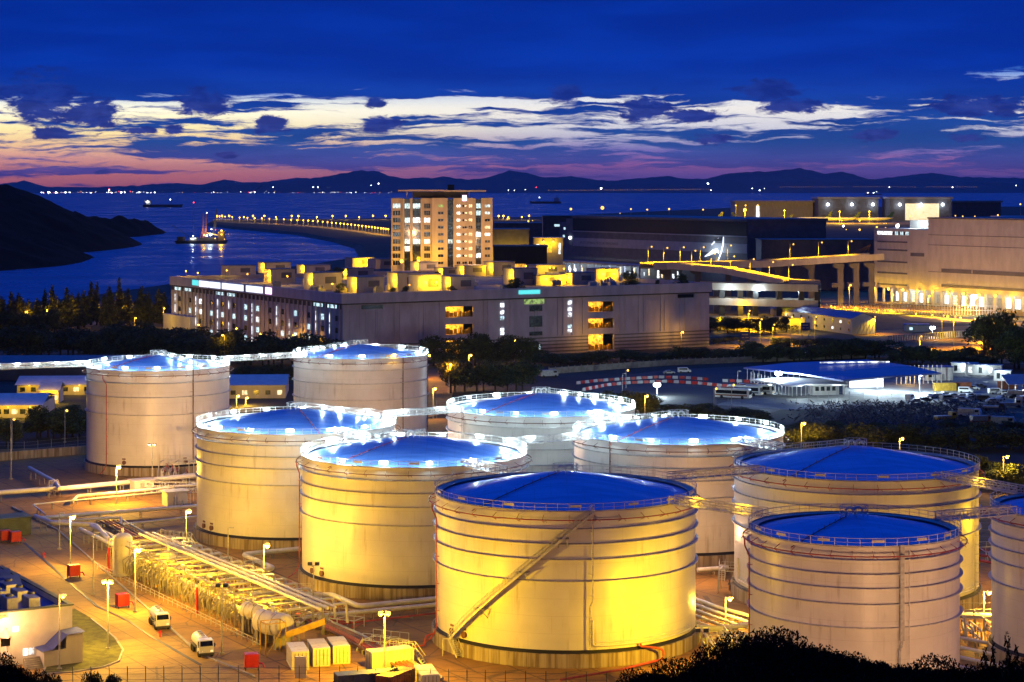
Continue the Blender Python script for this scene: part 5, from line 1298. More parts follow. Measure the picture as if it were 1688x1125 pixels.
light(t, (sx(716), -9, 33), YEL, 3500, .5); light(t, (sx(780), -30, 40), PCH, 24000, .5); light(t, (sx(680), -34, 44), PCH, 24000, .5)
# ---------------------------------------------------------------- big dark hangar with the lit bird emblem
A_ = AT(945, 1555); B_ = AT(1232, 1370)
hd = (B_ - A_).normalized(); hrot = math.atan2(hd.y, hd.x); hL = (B_ - A_).length
t = thing('hangar', 'huge dark hangar with a pale band and a lit white bird emblem', 'hangar', A_, hrot)
HT = 45.8
MB().box(0, hL, 0, 70, 0, HT - 1).build('wall', m_walld, t)
MB().box(-1, hL + 1, -1, 71, HT - 1, HT + .6).build('roof', m_walld, t)
MB().box(.1, hL - .1, -.5, -.003, HT - 11, HT - 1.6).build('dark_fascia', m_clad2, t)
MB().box(.1, hL - .1, -.8, -.51, HT - 11.8, HT - 11.0).build('gutter_line', m_band, t)
MB().box(.1, hL - .1, -.35, -.003, HT - 23, HT - 16.5).build('pale_band', m_band, t)
MB().box(10, 62, -.42, -.352, HT - 21, HT - 19).build('faded_lettering_band', mat('faded_band', (.42, .40, .44), .7), t)
# emblem: a swooping bird made of three strokes
ex = hL * .80; ez = HT - 20
def stroke(pts, wds, m_, y0=-.9, y1=-.45):
    mb = MB(); L_ = []; R2 = []
    for i, ((x, z), wd_) in enumerate(zip(pts, wds)):
        x2, z2 = pts[min(i + 1, len(pts) - 1)]; x1, z1 = pts[max(i - 1, 0)]; d = Vector((x2 - x1, z2 - z1)).normalized(); nn_ = Vector((-d.y, d.x)) * wd_ / 2
        L_.append((x + nn_.x, z + nn_.y)); R2.append((x - nn_.x, z - nn_.y))
    n_ = len(pts); vs = [(p_[0], y0, p_[1]) for p_ in L_] + [(p_[0], y0, p_[1]) for p_ in R2] + [(p_[0], y1, p_[1]) for p_ in L_] + [(p_[0], y1, p_[1]) for p_ in R2]
    fs = []
    for i in range(n_ - 1): fs += [(i, i + 1, n_ + i + 1, n_ + i), (i, 2 * n_ + i, 2 * n_ + i + 1, i + 1), (n_ + i, n_ + i + 1, 3 * n_ + i + 1, 3 * n_ + i)]
    mb.add(vs, fs); mb.build('lit_emblem', m_, t)
stroke([(ex - 4, ez - 6.4), (ex + 1, ez - 4.6), (ex + 6, ez - 2.6), (ex + 10, ez - 1.6), (ex + 12.4, ez - 3.6)], [.3, 1.8, 3.0, 2.6, .6], m_signw)
stroke([(ex + 17.5, ez + 8), (ex + 17.2, ez + 3), (ex + 15.2, ez - 2.5), (ex + 12.5, ez - 7), (ex + 9.5, ez - 11.5)], [.5, 1.1, 1.2, .8, .3], m_signw)
stroke([(ex + 4, ez + 2.0), (ex + 8, ez + 5.0), (ex + 12, ez + 6.8)], [.3, .8, .5], m_signw)
stroke([(ex + 7.5, ez + 5.4), (ex + 15.6, ez + 6.0)], [2.0, 2.0], m_dark, -1.0, -.92)
light(t, (ex + 10, -9, ez - 2), WHT, 5000, 1.0)
MB().box(-13, -.1, 2, 40, 0, HT - 2).build('stair_tower', m_walld, t)
MB().box(-32, -13.1, 8, 40, 0, HT - 5).build('office_wing', m_walld, t)
for x, z in ((-26, 36), (-22, 36), (-18, 33), (-27, 30)): MB().box(x, x + 2.6, 7.9, 7.997, z - 1, z + .8).build('window', m_litw if x != -18 else m_glassm, t)
MB().sphere((-7, 1.6, 29), 1.1, 8, 6).build('wall_lamp', m_bulbw, t)
pd = MB().box(-2, hL * .75, -26, -14, 11.2, 12.6)
for k in range(14): pd.box(k * 9.6, k * 9.6 + .9, -25.8, -24.9, 0, 11.19)
pd.build('loading_canopy', m_wallc, t)
rnd = random.Random(31)
for k in range(26): 
    x = rnd.uniform(0, hL * .72); MB().box(x, x + rnd.uniform(.7, 2.2), -13.9, -13.6, rnd.uniform(3, 5), rnd.uniform(6, 9.5)).build('lit_bay', m_litw2 if k % 3 else m_litc, t)
MB().box(0, hL * .74, -13.5, -.4, 0, 11.1).build('dock_wall', m_walld, t)
for k in range(6): light(t, (8 + k * 20, -22, 9.5), WHT, 3000, .5)

# small dark buildings between tower and hangar
def block(px0, px1, ytop, Y, dep, label, m_, rot=0.0, name='building', wins=(), cat='building', roofm=None, overhang=.6):
    a = AT(px0, Y); L = (px1 - px0) / F * Y; h = ZAT(ytop, Y)
    t = thing(name, label, cat, a, rot)
    MB().box(0, L, 0, dep, 0, h - .5).build('wall', m_, t)
    MB().box(-overhang, L + overhang, -overhang, dep + overhang, h - .5, h).build('roof', roofm or m_, t)
    for (x, z, w_, hh, mm) in wins: MB().box(x, x + w_, -.12, -.003, z, z + hh).build('window', mm, t)
    return t, L, h
t, L, h = block(813, 902, 406, 1230, 30, 'low black building with yellow lit bays right of the tower', m_clad2, wins=[(3, 14, 7, 5, m_lity), (12, 17, 8, 4, m_lity), (22, 15, 5, 4, m_litc)])
t, L, h = block(812, 872, 378, 1500, 40, 'long low terminal with a row of yellow lamps right of the tower', m_walld, wins=[(2 + k * 3.2, 14, 2.2, 8, m_lity) for k in range(8)])
for k in range(5): light(t, (2 + k * 6, -6, 16), YEL, 5000, .5)
t, L, h = block(880, 928, 392, 1450, 20, 'small gabled building with two yellow lamps beside the hangar', m_wallp, wins=[(2, 20, 2, 7, m_litw2), (8, 21, 5, 6, m_lity), (18, 20, 1.4, 8, m_litw2)])
for q in (7, 14): MB().sphere((q, -1.5, h - 3), .8, 8, 5).build('wall_lamp', m_bulby, t); light(t, (q, -4, h - 4), YEL, 2200, .4)
block(815, 900, 368, 2100, 60, 'far flat roofed building behind the tower right side', m_walld, wins=[(10, 22, 3, 2, m_litw), (30, 24, 2, 2, m_litc)])
block(895, 948, 356, 1760, 50, 'dark office block against the left end of the hangar', m_walld, wins=[(10, 34, 5, 2, m_litw), (20, 30, 2, 2, m_litc)])
block(1225, 1330, 378, 1500, 40, 'dark service building with glowing yard right of the hangar', m_clad2, wins=[(10, 15, 25, 3, m_litw), (45, 13, 12, 3, m_litw)])
block(1255, 1440, 395, 1330, 30, 'long plain grey wall of a building behind the viaduct', m_walld)

# ---------------------------------------------------------------- big pale cargo building on the right
CA = AT(1441, 1195); cdir = -GV; crot_ = math.atan2(cdir.y, cdir.x)
t = thing('cargo_building', 'big pale orange-lit cargo building with slit windows and a lamp-lit ground floor', 'building', CA, crot_)
CL1, CL = 49.0, 190.0; CH1 = ZAT(376, 1195); CH2 = 50.0
MB().box(0, CL1 - .01, 0, 60, 8.5, CH1).box(CL1 - 17, CL1 - .02, -1.6, -.01, 8.5, CH1 - .5).build('wall', m_wallp, t)
MB().box(CL1, CL, -2.2, 60, 8.5, CH2).build('wall', m_wallp, t)
MB().box(CL1 - .4, CL + .4, -2.7, 60.4, CH2, CH2 + .8).build('roof_edge', m_walld, t)
jn = MB().box(CL1 + .2, CL - .2, -2.32, -2.203, CH2 - 9.4, CH2 - 9.1).box(CL1 + .2, CL - .2, -2.32, -2.203, CH2 - 15.2, CH2 - 14.9).box(CL1 + .2, CL - .2, -2.32, -2.203, CH2 - 30.6, CH2 - 30.3)
jn.build('panel_joint', m_walld, t)
for z in (35.4, 30.6, 23.6, 17.0, 10.2): MB().box(3, CL1 - 20, -.12, -.004, z, z + .9).build('slit_window', m_walld, t)
MB().box(3, 12, -.12, -.004, 40, 42).build('lit_slit', m_litw2, t); MB().box(12.4, 16, -.12, -.004, 40, 42).build('lit_slit', m_litw2, t)
for k in range(9): MB().box(17 + k * 1.5, 17.9 + k * 1.5, -.12, -.004, 40, 42).build('lit_slit', m_litw if k % 3 else m_glassd, t)
MB().box(CL1 - 15.5, CL1 - 4, -1.72, -1.602, 28, 30).build('slit_window', m_walld, t)
for a_, b_, z, hh in ((60, 84, 19.5, 2.2), (85, 126, 19.5, 2.2), (133, 180, 19.5, 2.2), (60, 126, 11.2, 1.6), (133, 180, 11.2, 1.6), (127, 128.6, 27.5, 6), (134, 135.6, 27.5, 6)):
    MB().box(a_, b_, -2.34, -2.204, z, z + hh).build('slit_window', m_walld, t)
MB().box(0, CL, 14, 15, 0, 8.49).build('dock_wall', m_wallp, t)
MB().box(18, CL1 + 6, 12, 40, CH1 + .01, CH1 + 4.8).build('roof_room', m_wallp, t)
light(t, (30, 4, CH1 + 3.5), WHT, 7000, .4); MB().sphere((16, 4, CH1 + 1.4), 1.0, 8, 5).sphere((CL1 + 1, 4, CH1 + 3), 1.0, 8, 5).build('roof_lamp', m_bulbw, t)
rnd = random.Random(4)
for k in range(27):
    x = 2 + k * 7
    MB().box(x, x + 1.2, -1.5, -.3, 0, 8.49).build('ground_column', m_wallp, t)
    MB().box(x + 1.8, x + 6.2, 13.8, 13.99, .3, 5.5).build('dock_door', m_litw2 if rnd.random() < .35 else (m_litc if rnd.random() < .6 else m_steel), t)
for k in range(15):
    x = 4 + k * 12.5
    MB().sphere((x, -3.4, 8.1), .75, 8, 5).build('dock_lamp', m_bulby, t); light(t, (x, -5.2, 7.6), YEL, 2600, .4)
for k in range(7): light(t, (20 + k * 26, 6, 7.2), WHT, 3600, .4)
for k in range(3): light(t, (65 + k * 50, -50, 12), PCH, 27000, .5)  # lights without posts, added to warm the long front wall
cb = MB(); cb.bar((-18, -3, 27.4), (0, -3, 26.8), 1.0, .5)
for k in range(4): cb.bar((-18 + k * 5, -3, 27.6), (0, -3, 34), .18)
cb.build('cable_canopy', m_conty, t)

# ---------------------------------------------------------------- viaduct with its ramp and the open car deck
def deck(path, wdt, th, parap=1.1, m_=m_wallp, top=m_roady, nm='deck', parent=None, org=Vector((0, 0, 0))):
    mb = MB(); tp = MB()
    for a, b in zip(path, path[1:]):
        a = a - org; b = b - org; d = (b - a); sd = Vector((-d.y, d.x, 0)).normalized() * wdt / 2
        for s_ in (-1, 1):
            o_ = sd * s_
            vs = [a + o_ - Vector((0, 0, th)), b + o_ - Vector((0, 0, th)), b + o_ + Vector((0, 0, parap)), a + o_ + Vector((0, 0, parap))]
            o2 = o_ * (1 - .8 / wdt)
            vs += [a + o2 - Vector((0, 0, th)), b + o2 - Vector((0, 0, th)), b + o2 + Vector((0, 0, parap)), a + o2 + Vector((0, 0, parap))]
            mb.add(vs, [(0, 1, 2, 3), (4, 7, 6, 5), (3, 2, 6, 7), (0, 4, 5, 1), (0, 3, 7, 4), (1, 5, 6, 2)])
        o2 = sd * (1 - .8 / wdt)
        tp.add([a - o2, b - o2, b + o2, a + o2], [(0, 1, 2, 3)])
        mb.add([a - o2 - Vector((0, 0, th * .6)), b - o2 - Vector((0, 0, th * .6)), b + o2 - Vector((0, 0, th * .6)), a + o2 - Vector((0, 0, th * .6))], [(0, 3, 2, 1)])
    mb.build(nm, m_, parent); tp.build('road_surface', top, parent)
def lampv(px, yt, p_, label, lit=True, w_=2200, zb=None):
    h = ZAT(yt, p_.y) - p_.z
    t = thing('street_lamp', label, 'lamp post', p_, 0, 'lamp posts on the viaduct')
    MB().cyl((0, 0, 0), (0, 0, h), .22, .14, 6).bar((0, 0, h), (2.0, -.3, h + .2), .16).build('pole', m_steel, t)
    MB().sphere((2.0, -.3, h), .42 if lit else .3, 8, 5).build('bulb', m_bulby if lit else m_steel, t)
    if lit and w_: light(t, (2.0, -2, h - 1.0), YEL, w_ * 2.2, .4, 140, (2.0, -2, 0))
v0 = AT(1066, 1080, ZAT(436, 1080)); v1 = AT(1250, 1120, ZAT(433, 1120)); v2 = AT(1445, 1165, ZAT(421, 1165))
vt = thing('viaduct', 'pale elevated road on dark columns running to the big cargo building', 'viaduct', (v0.x, v0.y, 0)); org = Vector((v0.x, v0.y, 0))
deck([v0, v1, v2], 13, 2.6, parent=vt, org=org)
for i, px in enumerate([1100, 1150, 1200, 1236, 1283, 1337, 1385, 1411, 1436]):
    Y = 1080 + (px - 1066) / 379 * 85; p_ = AT(px, Y) - org; zt = 27 if px > 1250 else 26
    m2 = MB().box(p_.x - 1.6, p_.x + 1.6, p_.y - 1.6, p_.y + 1.6, 0, zt - 3.2)
    m2.add([(p_.x - 1.6, p_.y - 2, zt - 6), (p_.x + 1.6, p_.y - 2, zt - 6), (p_.x + 1.6, p_.y + 2, zt - 6), (p_.x - 1.6, p_.y + 2, zt - 6), (p_.x - 4.2, p_.y - 2, zt - 4.6), (p_.x + 1.8, p_.y - 2, zt - 4.6), (p_.x + 1.8, p_.y + 2, zt - 4.6), (p_.x - 4.2, p_.y + 2, zt - 4.6)],
           [(0, 1, 5, 4), (1, 2, 6, 5), (2, 3, 7, 6), (3, 0, 4, 7), (4, 5, 6, 7)])
    m2.box(p_.x - 4.2, p_.x + 1.8, p_.y - 2, p_.y + 2, zt - 4.6, zt - 2.8)
    if px > 1280: m2.box(p_.x - 5, p_.x + 2, p_.y - 2, p_.y + 2, 10.5, 13)
    m2.build('column', m_walld, vt)
for i, (px, yt) in enumerate([(1068, 407), (1094, 409), (1121, 408), (1154, 408), (1199, 405), (1302, 403), (1349, 400), (1398, 398)]):
    Y = 1080 + (px - 1066) / 379 * 85; z_ = ZAT(436 - (px - 1066) / 379 * 14, Y); lampv(px, yt, AT(px, Y + 4, z_), 'lit lamp on the upper viaduct deck, %s from the left' % ORD[i], w_=12000)
r0 = AT(1108, 1066, ZAT(436, 1066)); r1 = AT(1200, 1040, ZAT(444, 1040)); r2 = AT(1300, 1010, ZAT(464, 1010)); r3 = AT(1352, 1008, ZAT(466, 1008))
rt = thing('ramp', 'brightly yellow-lit ramp sloping down across the viaduct', 'ramp', (r0.x, r0.y, 0)); org = Vector((r0.x, r0.y, 0))
deck([r0, r1, r2, r3], 9, 2.2, parent=rt, org=org)
for px, Y in ((1180, 1046), (1235, 1030)): p_ = AT(px, Y) - org; MB().box(p_.x - 1.3, p_.x + 1.3, p_.y - 1.3, p_.y + 1.3, 0, 18).build('column', m_walld, rt)
for i, px in enumerate([1140, 1172, 1204, 1236, 1268, 1300]):
    u_ = (px - 1108) / 192; Y = 1066 - 56 * u_; z_ = ZAT(436 + 28 * u_ ** 1.2, Y)
    lampv(px, 436 + 28 * u_ - 27, AT(px, Y + 2, z_), 'thin lamp on the yellow-lit ramp, %s from the left' % ORD[i], w_=12000)
cdk = thing('car_deck', 'open three level concrete deck with dark columns between warehouse and cargo building', 'parking deck', AT(1166, 985)); org = AT(1166, 985)
for lv_, (za, zb) in enumerate([(19.6, 19.2), (12.2, 11.4), (3.2, 3.6)]):
    P0 = AT(1150, 1000, za); P2 = AT(1351, 985, zb)
    deck([P0, P2], 15, 2.4, parent=cdk, org=org)
for i, px in enumerate([1188, 1218, 1243, 1282, 1318, 1344]):
    u_ = (px - 1150) / 200; p_ = AT(px, 1000 - 15 * u_) - org
    MB().box(p_.x - 1.3, p_.x + 1.3, p_.y - 7, p_.y - 5, 0, 17.7).build('column', m_dark, cdk)
for px, z_ in ((1200, 17), (1250, 17), (1310, 17), (1225, 8.8), (1290, 8.6), (1335, 8.8)): light(cdk, AT(px, 984, z_) - org, YEL if z_ < 10 else WHT, 3000, .4)
t = thing('retaining_wall', 'bright yellow-lit wall below the car deck', 'wall', AT(1168, 955)); MB().box(0, 46, 0, 1, 0, 5.2).build('wall_face', m_wallp, t); MB().box(-.1, 46.1, -.2, 1.2, 5.2, 5.6).build('coping', m_kerb, t)
for k in range(4): light(t, (5 + 12 * k, -5, 5), YEL, 3500, .3)
# screens and lamps of the forecourt
mb = MB()
for k in range(62): mb.bar((k * 1.5, 0, 0), (k * 1.5, 0, 5), .22)
mb.bar((0, 0, 5), (92, 0, 5), .25); mb.bar((0, 0, 2.5), (92, 0, 2.5), .2)
solo('screen_fence', 'tall white barred screen before the ground floor of the cargo building', 'fence', mb, m_white, AT(1358, 1088), crot_ + R_(42))
for i, (x, yt, yb, w_) in enumerate([(1400, 470, 507, 15000), (1470, 486, 512, 15000), (1530, 488, 514, 15000), (1590, 492, 520, 15000), (1660, 496, 526, 15000)]):
    lamp_post(x, yt, yb, 'forecourt lamp before the cargo building, %s from the left' % ORD[i], watts=w_ * 2.6, bulb=.6, down=150)
lamp_post(1605, 490, 521, 'white star-like floodlight before the cargo building', watts=16000, col=WHT, kind='flood', bulb=1.5)
for i, (x, y) in enumerate([(1370, 508), (1376, 509), (1391, 510), (1411, 511), (1428, 513), (1449, 515), (1468, 517), (1473, 517), (1510, 521), (1537, 523), (1562, 526), (1583, 528), (1608, 530), (1628, 531), (1655, 534)]):
    t = thing('ground_light', 'low bollard light along the forecourt grass, %s from the left' % ORD[i], 'light', PX(x, y), 0, 'low lights along the forecourt')
    MB().cyl((0, 0, 0), (0, 0, .7), .2).build('post', m_steel, t); MB().sphere((0, 0, .95), .42, 8, 5).build('bulb', m_bulby, t)
    light(t, (0, 0, 3.0), YEL, 22000, .3, 165, (0, 0, 0))
# ---------------------------------------------------------------- airport: hangars and aircraft
def far_hangar(px0, px1, ytop, Y, label, m_, door=None, lamps=()):
    a = AT(px0, Y); L = (px1 - px0) / F * Y; h = ZAT(ytop, Y)
    t = thing('hangar', label, 'hangar', a)
    MB().box(0, L, 0, 90, 0, h - 4).build('wall', m_, t); MB().box(-3, L + 3, -6, 92, h - 4, h).build('roof', m_wallc, t)
    if door: MB().box(L * door[0], L * door[1], -.8, -.01, 1, h * .72).build('door', door[2], t)
    for q in lamps: MB().sphere((L * q, -7, h * .68), 3.0, 8, 5).build('door_lamp', m_bulbw, t); light(t, (L * q, -14, h * .6), WHT, 3000, 2)
    return t
far_hangar(1212, 1340, 331, 4350, 'far airport hangar with a white door slit, left of three', m_wallp, (.27, .31, m_litw2))
far_hangar(1349, 1448, 325, 4300, 'far airport hangar open to the apron, middle of three', m_walld, (.1, .9, m_walld), (.15, .55, .9))
far_hangar(1467, 1568, 325, 4250, 'brightly lit open airport hangar with aircraft inside', m_walld, (.25, .8, m_litc), (.15, .5, .85))
far_hangar(1570, 1650, 331, 4500, 'unlit far airport hangar right of the bright one', m_walld)
far_hangar(1655, 1800, 357, 3700, 'low pale airport building at the right edge', m_wallp)
def plane(px, yb, s_, rot, label, body=m_plane):
    t = thing('airliner', label, 'aircraft', PX(px, yb), rot)
    prof = [(.05, -33), (1.6, -31.5), (2.8, -28), (3.2, -23), (3.2, 14), (2.6, 22), (1.4, 30), (.4, 35)]
    mb = MB().lathe(prof, 16); mb.v = [(v[1] * s_, v[0] * s_, (v[2] if 0 else 0)) for v in mb.v] if 0 else [(v[2] * s_, v[0] * s_, (6.0 + v[1] + (max(0, v[2] - 14) * .08)) * s_) for v in mb.v]
    mb.build('fuselage', body, t)
    for q in (-1, 1):
        w_ = MB(); w_.add([tuple(c * s_ for c in v) for v in [(-8, q * 3, 4.4), (4, q * 3, 4.4), (16, q * 30, 6.6), (12.5, q * 30, 6.6), (-8, q * 3, 5.2), (4, q * 3, 5.2), (16, q * 30, 6.9), (12.5, q * 30, 6.9)]],
              [(0, 3, 2, 1), (4, 5, 6, 7), (0, 1, 5, 4), (1, 2, 6, 5), (2, 3, 7, 6), (3, 0, 4, 7)]); w_.build('wing', body, t)
        for xx, yy in ((-3, 11), (3, 19)): MB().cyl((xx * s_, q * yy * s_, 3.6 * s_), ((xx + 5) * s_, q * yy * s_, 3.6 * s_), 1.3 * s_, .9 * s_, 10).build('engine', m_steel, t)
        w_ = MB(); w_.add([tuple(c * s_ for c in v) for v in [(27, q * 1, 8.2), (33, q * 1, 8.2), (36.5, q * 11, 9.2), (33.5, q * 11, 9.2)]], [(0, 1, 2, 3)]); w_.build('tailplane', body, t)
    f_ = MB(); f_.add([tuple(c * s_ for c in v) for v in [(23, -.3, 9), (33, -.3, 9), (38, -.15, 19.5), (33.5, -.15, 19.5), (23, .3, 9), (33, .3, 9), (38, .15, 19.5), (33.5, .15, 19.5)]], [(0, 1, 2, 3), (4, 7, 6, 5), (0, 4, 5, 1), (1, 5, 6, 2), (2, 6, 7, 3), (3, 7, 4, 0)])
    f_.build('tail_fin', m_tail, t)
    g = MB()
    for xx, yy in ((-24, 0), (2, 4), (2, -4)): g.bar((xx * s_, yy * s_, 0), (xx * s_, yy * s_, 4 * s_), .8 * s_)
    g.build('landing_gear', m_dark, t)
    return t
for i, (px, yb, s_, rot, l_) in enumerate([(1283, 367, .8, .15, 'small yellow-lit airliner leftmost on the apron'), (1340, 366.5, 1.1, .1, 'yellow-lit airliner second from the left on the apron'), (1385, 367, 1.1, .0, 'yellow-lit airliner third from the left on the apron'),
        (1440, 367, 1.1, -.05, 'yellow-lit airliner at the right end of the parked row'), (1398, 363, 1.0, .5, 'airliner behind the parked row with dark tail'), (1505, 363.5, 1.1, .2, 'airliner nosing into the bright open hangar'),
        (1545, 363.5, .9, 2.6, 'airliner beside the bright open hangar'), (1160, 367, 1.1, .05, 'yellow-lit airliner just over the dark hangar roof'), (1235, 366, 1.0, 2.8, 'airliner under the orange star lamp')]):
    pt_ = plane(px, yb, s_, rot, l_)
    if i in (0, 1, 2, 3, 7): light(pt_, (-5, -45, 30), YEL, 90000, 1.0)  # lights without masts, added near these airliners to brighten them
for i, (px, yt, Y, col, bb, wts) in enumerate([(941, 345, 2600, 'y', 2.4, 0), (993, 343, 2600, 'y', 3.6, 0), (1040, 345, 2900, 'y', 1.8, 0), (1067, 346, 2900, 'y', 1.8, 0), (1103, 345, 2900, 'y', 2.2, 0), (1159, 346, 3000, 'y', 1.8, 0), (1066, 346, 3100, 'y', 1, 0),
        (1228, 346, 3900, 'y', 5.0, 300000), (1213, 339, 3950, 'y', 2.4, 0), (1229, 339, 3950, 'y', 2.4, 0), (1249, 339, 3950, 'y', 2.4, 0), (1293, 347, 3900, 'y', 2.0, 260000), (1384, 349, 3900, 'y', 2.0, 260000), (1433, 349, 3900, 'y', 2.0, 200000),
        (1335, 381, 2900, 'y', 2.4, 0), (1417, 379, 2900, 'y', 2.4, 0), (1203, 388, 1900, 'w', 1.6, 5000), (1215, 388, 1900, 'w', 1.6, 5000), (1288, 386, 1900, 'w', 2.2, 9000), (1682, 337, 3500, 'y', 2.2, 0),
        (1500, 357, 3300, 'y', 2.0, 0), (1575, 356, 3300, 'y', 1.6, 0), (1587, 357, 3300, 'y', 1.8, 0), (1607, 357, 3300, 'y', 1.6, 0), (1645, 355, 3300, 'y', 2.2, 0), (871, 365, 2500, 'y', 1.8, 0), (886, 370, 2300, 'y', 2.0, 0), (1022, 352, 4000, 'y', 1.2, 0)]):
    p_ = AT(px, Y); h = ZAT(yt, Y)
    t = thing('light_mast', 'tall apron light mast beyond the warehouse, %s counting along the airport' % ORD[i], 'light mast', p_, 0, 'airport light masts')
    MB().cyl((0, 0, 0), (0, 0, h), .5, .3, 6).build('mast', m_steel, t)
    MB().sphere((0, 0, h), bb * .62, 8, 6).build('lamp_cluster', m_bulby if col == 'y' else m_bulbw, t)
    if wts: light(t, (0, -8, h - 4), YEL if col == 'y' else WHT, wts, 2.0)
# ---------------------------------------------------------------- bus depot
DP = PX(1228, 648); DR = R_(9)
t = thing('depot_canopy', 'wide low depot canopy with blue roof on thin white posts', 'canopy building', DP, DR)
def quadroof(pix, z, parent, m_, nm='roof', th=.5):
    inv = parent.matrix_basis.inverted() if parent else Matrix()
    pts = [inv @ PX(x, y, zz) for (x, y, zz) in pix]
    mb = MB(); n_ = len(pts); mb.add([tuple(p_) for p_ in pts] + [tuple(p_ - Vector((0, 0, th))) for p_ in pts], [tuple(reversed(range(n_))), tuple(range(n_, 2 * n_))] + [(i, (i + 1) % n_, n_ + (i + 1) % n_, n_ + i) for i in range(n_)])
    return mb.build(nm, m_, parent)
bpy.context.view_layer.update()
t.matrix_basis = Matrix.Translation(DP) @ Matrix.Rotation(DR, 4, 'Z')
quadroof([(1226, 606, 7), (1300, 598, 8), (1430, 593, 9), (1500, 603, 9), (1552, 615, 7), (1470, 620, 7), (1390, 627, 7.5), (1320, 616, 7.5)], 0, t, m_depr)
quadroof([(1236, 625, 5), (1300, 622, 5.6), (1392, 627, 5.6), (1398, 634, 5), (1330, 633, 5), (1305, 636, 4.8)], 0, t, m_white)
inv = t.matrix_basis.inverted()
ps = MB()
for (a, b, k, z) in [((1238, 636), (1306, 654), 12, 4.7), ((1306, 654), (1395, 648), 12, 4.6), ((1232, 630), (1318, 636), 9, 5.2), ((1478, 634), (1552, 632), 10, 6.4)]:
    for i in range(k + 1):
        u_ = i / k; q = inv @ PX(a[0] + (b[0] - a[0]) * u_, a[1] + (b[1] - a[1]) * u_); ps.bar((q.x, q.y, 0), (q.x, q.y, z), .22)
ps.build('canopy_post', m_white, t)
q0 = inv @ PX(1340, 652); MB().box(q0.x, q0.x + 8, q0.y, q0.y + 5, 0, 4.4).box(q0.x + 8.4, q0.x + 11, q0.y + .5, q0.y + 5, 0, 4.4).build('wall', m_white, t)
MB().box(q0.x + 9, q0.x + 10.2, q0.y + .4, q0.y + .49, 0, 3).build('door', m_contb, t)
q1 = inv @ PX(1400, 640); MB().box(q1.x, q1.x + 12, q1.y, q1.y + 8, 0, 5.4).build('wall', m_band, t)
for k in range(4): MB().box(q0.x + .8 + k * 1.9, q0.x + 2 + k * 1.9, q0.y - .05, q0.y - .004, 1.4, 2.8).build('window', m_glassm, t)
for x, y in ((1270, 630), (1320, 640), (1350, 645), (1380, 640), (1420, 625), (1520, 628)): light(t, inv @ PX(x, y, 3.8), WHT, 1800, .3)
q = inv @ PX(1400, 597, 9.3); MB().box(q.x - 10, q.x + 14, q.y, q.y + .5, 9.0, 9.35).build('skylight', m_litw2, t)
t = thing('office_annex', 'small bright white hut beyond the depot canopy at its right end', 'hut', PX(1525, 628), .1)
MB().box(0, 10, 0, 5, 0, 4.6).build('wall', m_white, t); MB().box(-.3, 10.3, -.3, 5.3, 4.6, 4.9).build('roof', m_roofb, t); MB().box(1, 3, -.05, -.004, 1.2, 2.8).build('window', m_glassm, t); MB().box(6, 7, -.05, -.004, 0, 2.3).build('door', m_steel, t)
for x, yt, yb, l_, w_ in [(1083, 635, 655, 'white star floodlight standing alone left of the buses', 7000), (1283, 616, 652, 'white star floodlight at the depot canopy corner', 10000), (1447, 614, 645, 'white star floodlight right of the depot roof', 12000), (1516, 617, 650, 'white star floodlight nearest the yellow containers', 12000)]:
    lamp_post(x, yt, yb, l_, watts=w_ * 1.9, col=WHT, kind='flood', bulb=.85)
lamp_post(1495, 611, 634, 'yellow lamp under the right end of the depot roof', watts=2500, bulb=.7)
lamp_post(1216, 612, 640, 'unlit post behind the parked buses', lit=False); lamp_post(1026, 616, 646, 'unlit post near the curved barriers', lit=False)
def bus(pos, rot, label, stripe):
    t = thing('bus', label, 'bus', pos, rot)
    b = MB(); b.add([(-5.8, -1.25, .35), (5.8, -1.25, .35), (5.8, 1.25, .35), (-5.8, 1.25, .35), (-5.8, -1.25, 2.9), (5.5, -1.25, 3.0), (5.5, 1.25, 3.0), (-5.8, 1.25, 2.9), (-5.6, -1.1, 3.3), (5.2, -1.1, 3.3), (5.2, 1.1, 3.3), (-5.6, 1.1, 3.3)],
          [(0, 3, 2, 1), (0, 1, 5, 4), (1, 2, 6, 5), (2, 3, 7, 6), (3, 0, 4, 7), (4, 5, 9, 8), (5, 6, 10, 9), (6, 7, 11, 10), (7, 4, 8, 11), (8, 9, 10, 11)])
    b.build('body', m_plane, t)
    for s_ in (-1, 1):
        MB().box(-5.5, 4.9, s_ * 1.27 - .02, s_ * 1.27 + .02, 1.6, 2.7).build('side_window', m_glassd, t)
        MB().box(-5.7, 5.0, s_ * 1.262 - .01, s_ * 1.262 + .01, .9, 1.3).build('stripe', stripe, t)
        for x in (-3.6, 3.4): MB().cyl((x, s_ * .95, .5), (x, s_ * 1.3, .5), .5, n=14).build('wheel', m_tyre, t)
        MB().box(5.6, 5.84, s_ * .8 - .18, s_ * .8 + .18, .7, .95).build('headlight', m_litc, t)
    MB().box(5.58, 5.8, -1.1, 1.1, 1.45, 2.75).build('windscreen', m_glassd, t)
    MB().box(-4, 0, -.7, .7, 3.3, 3.5).build('roof_hatch', m_conto, t)
bus(PX(1209, 657), -.45, 'cream tour bus nearest the camera beside the depot canopy', m_conto)
bus(PX(1228, 652), -.45, 'middle one of three white tour buses by the depot', m_contb)
bus(PX(1247, 650), -.45, 'dark fronted tour bus closest to the depot canopy', m_steel)
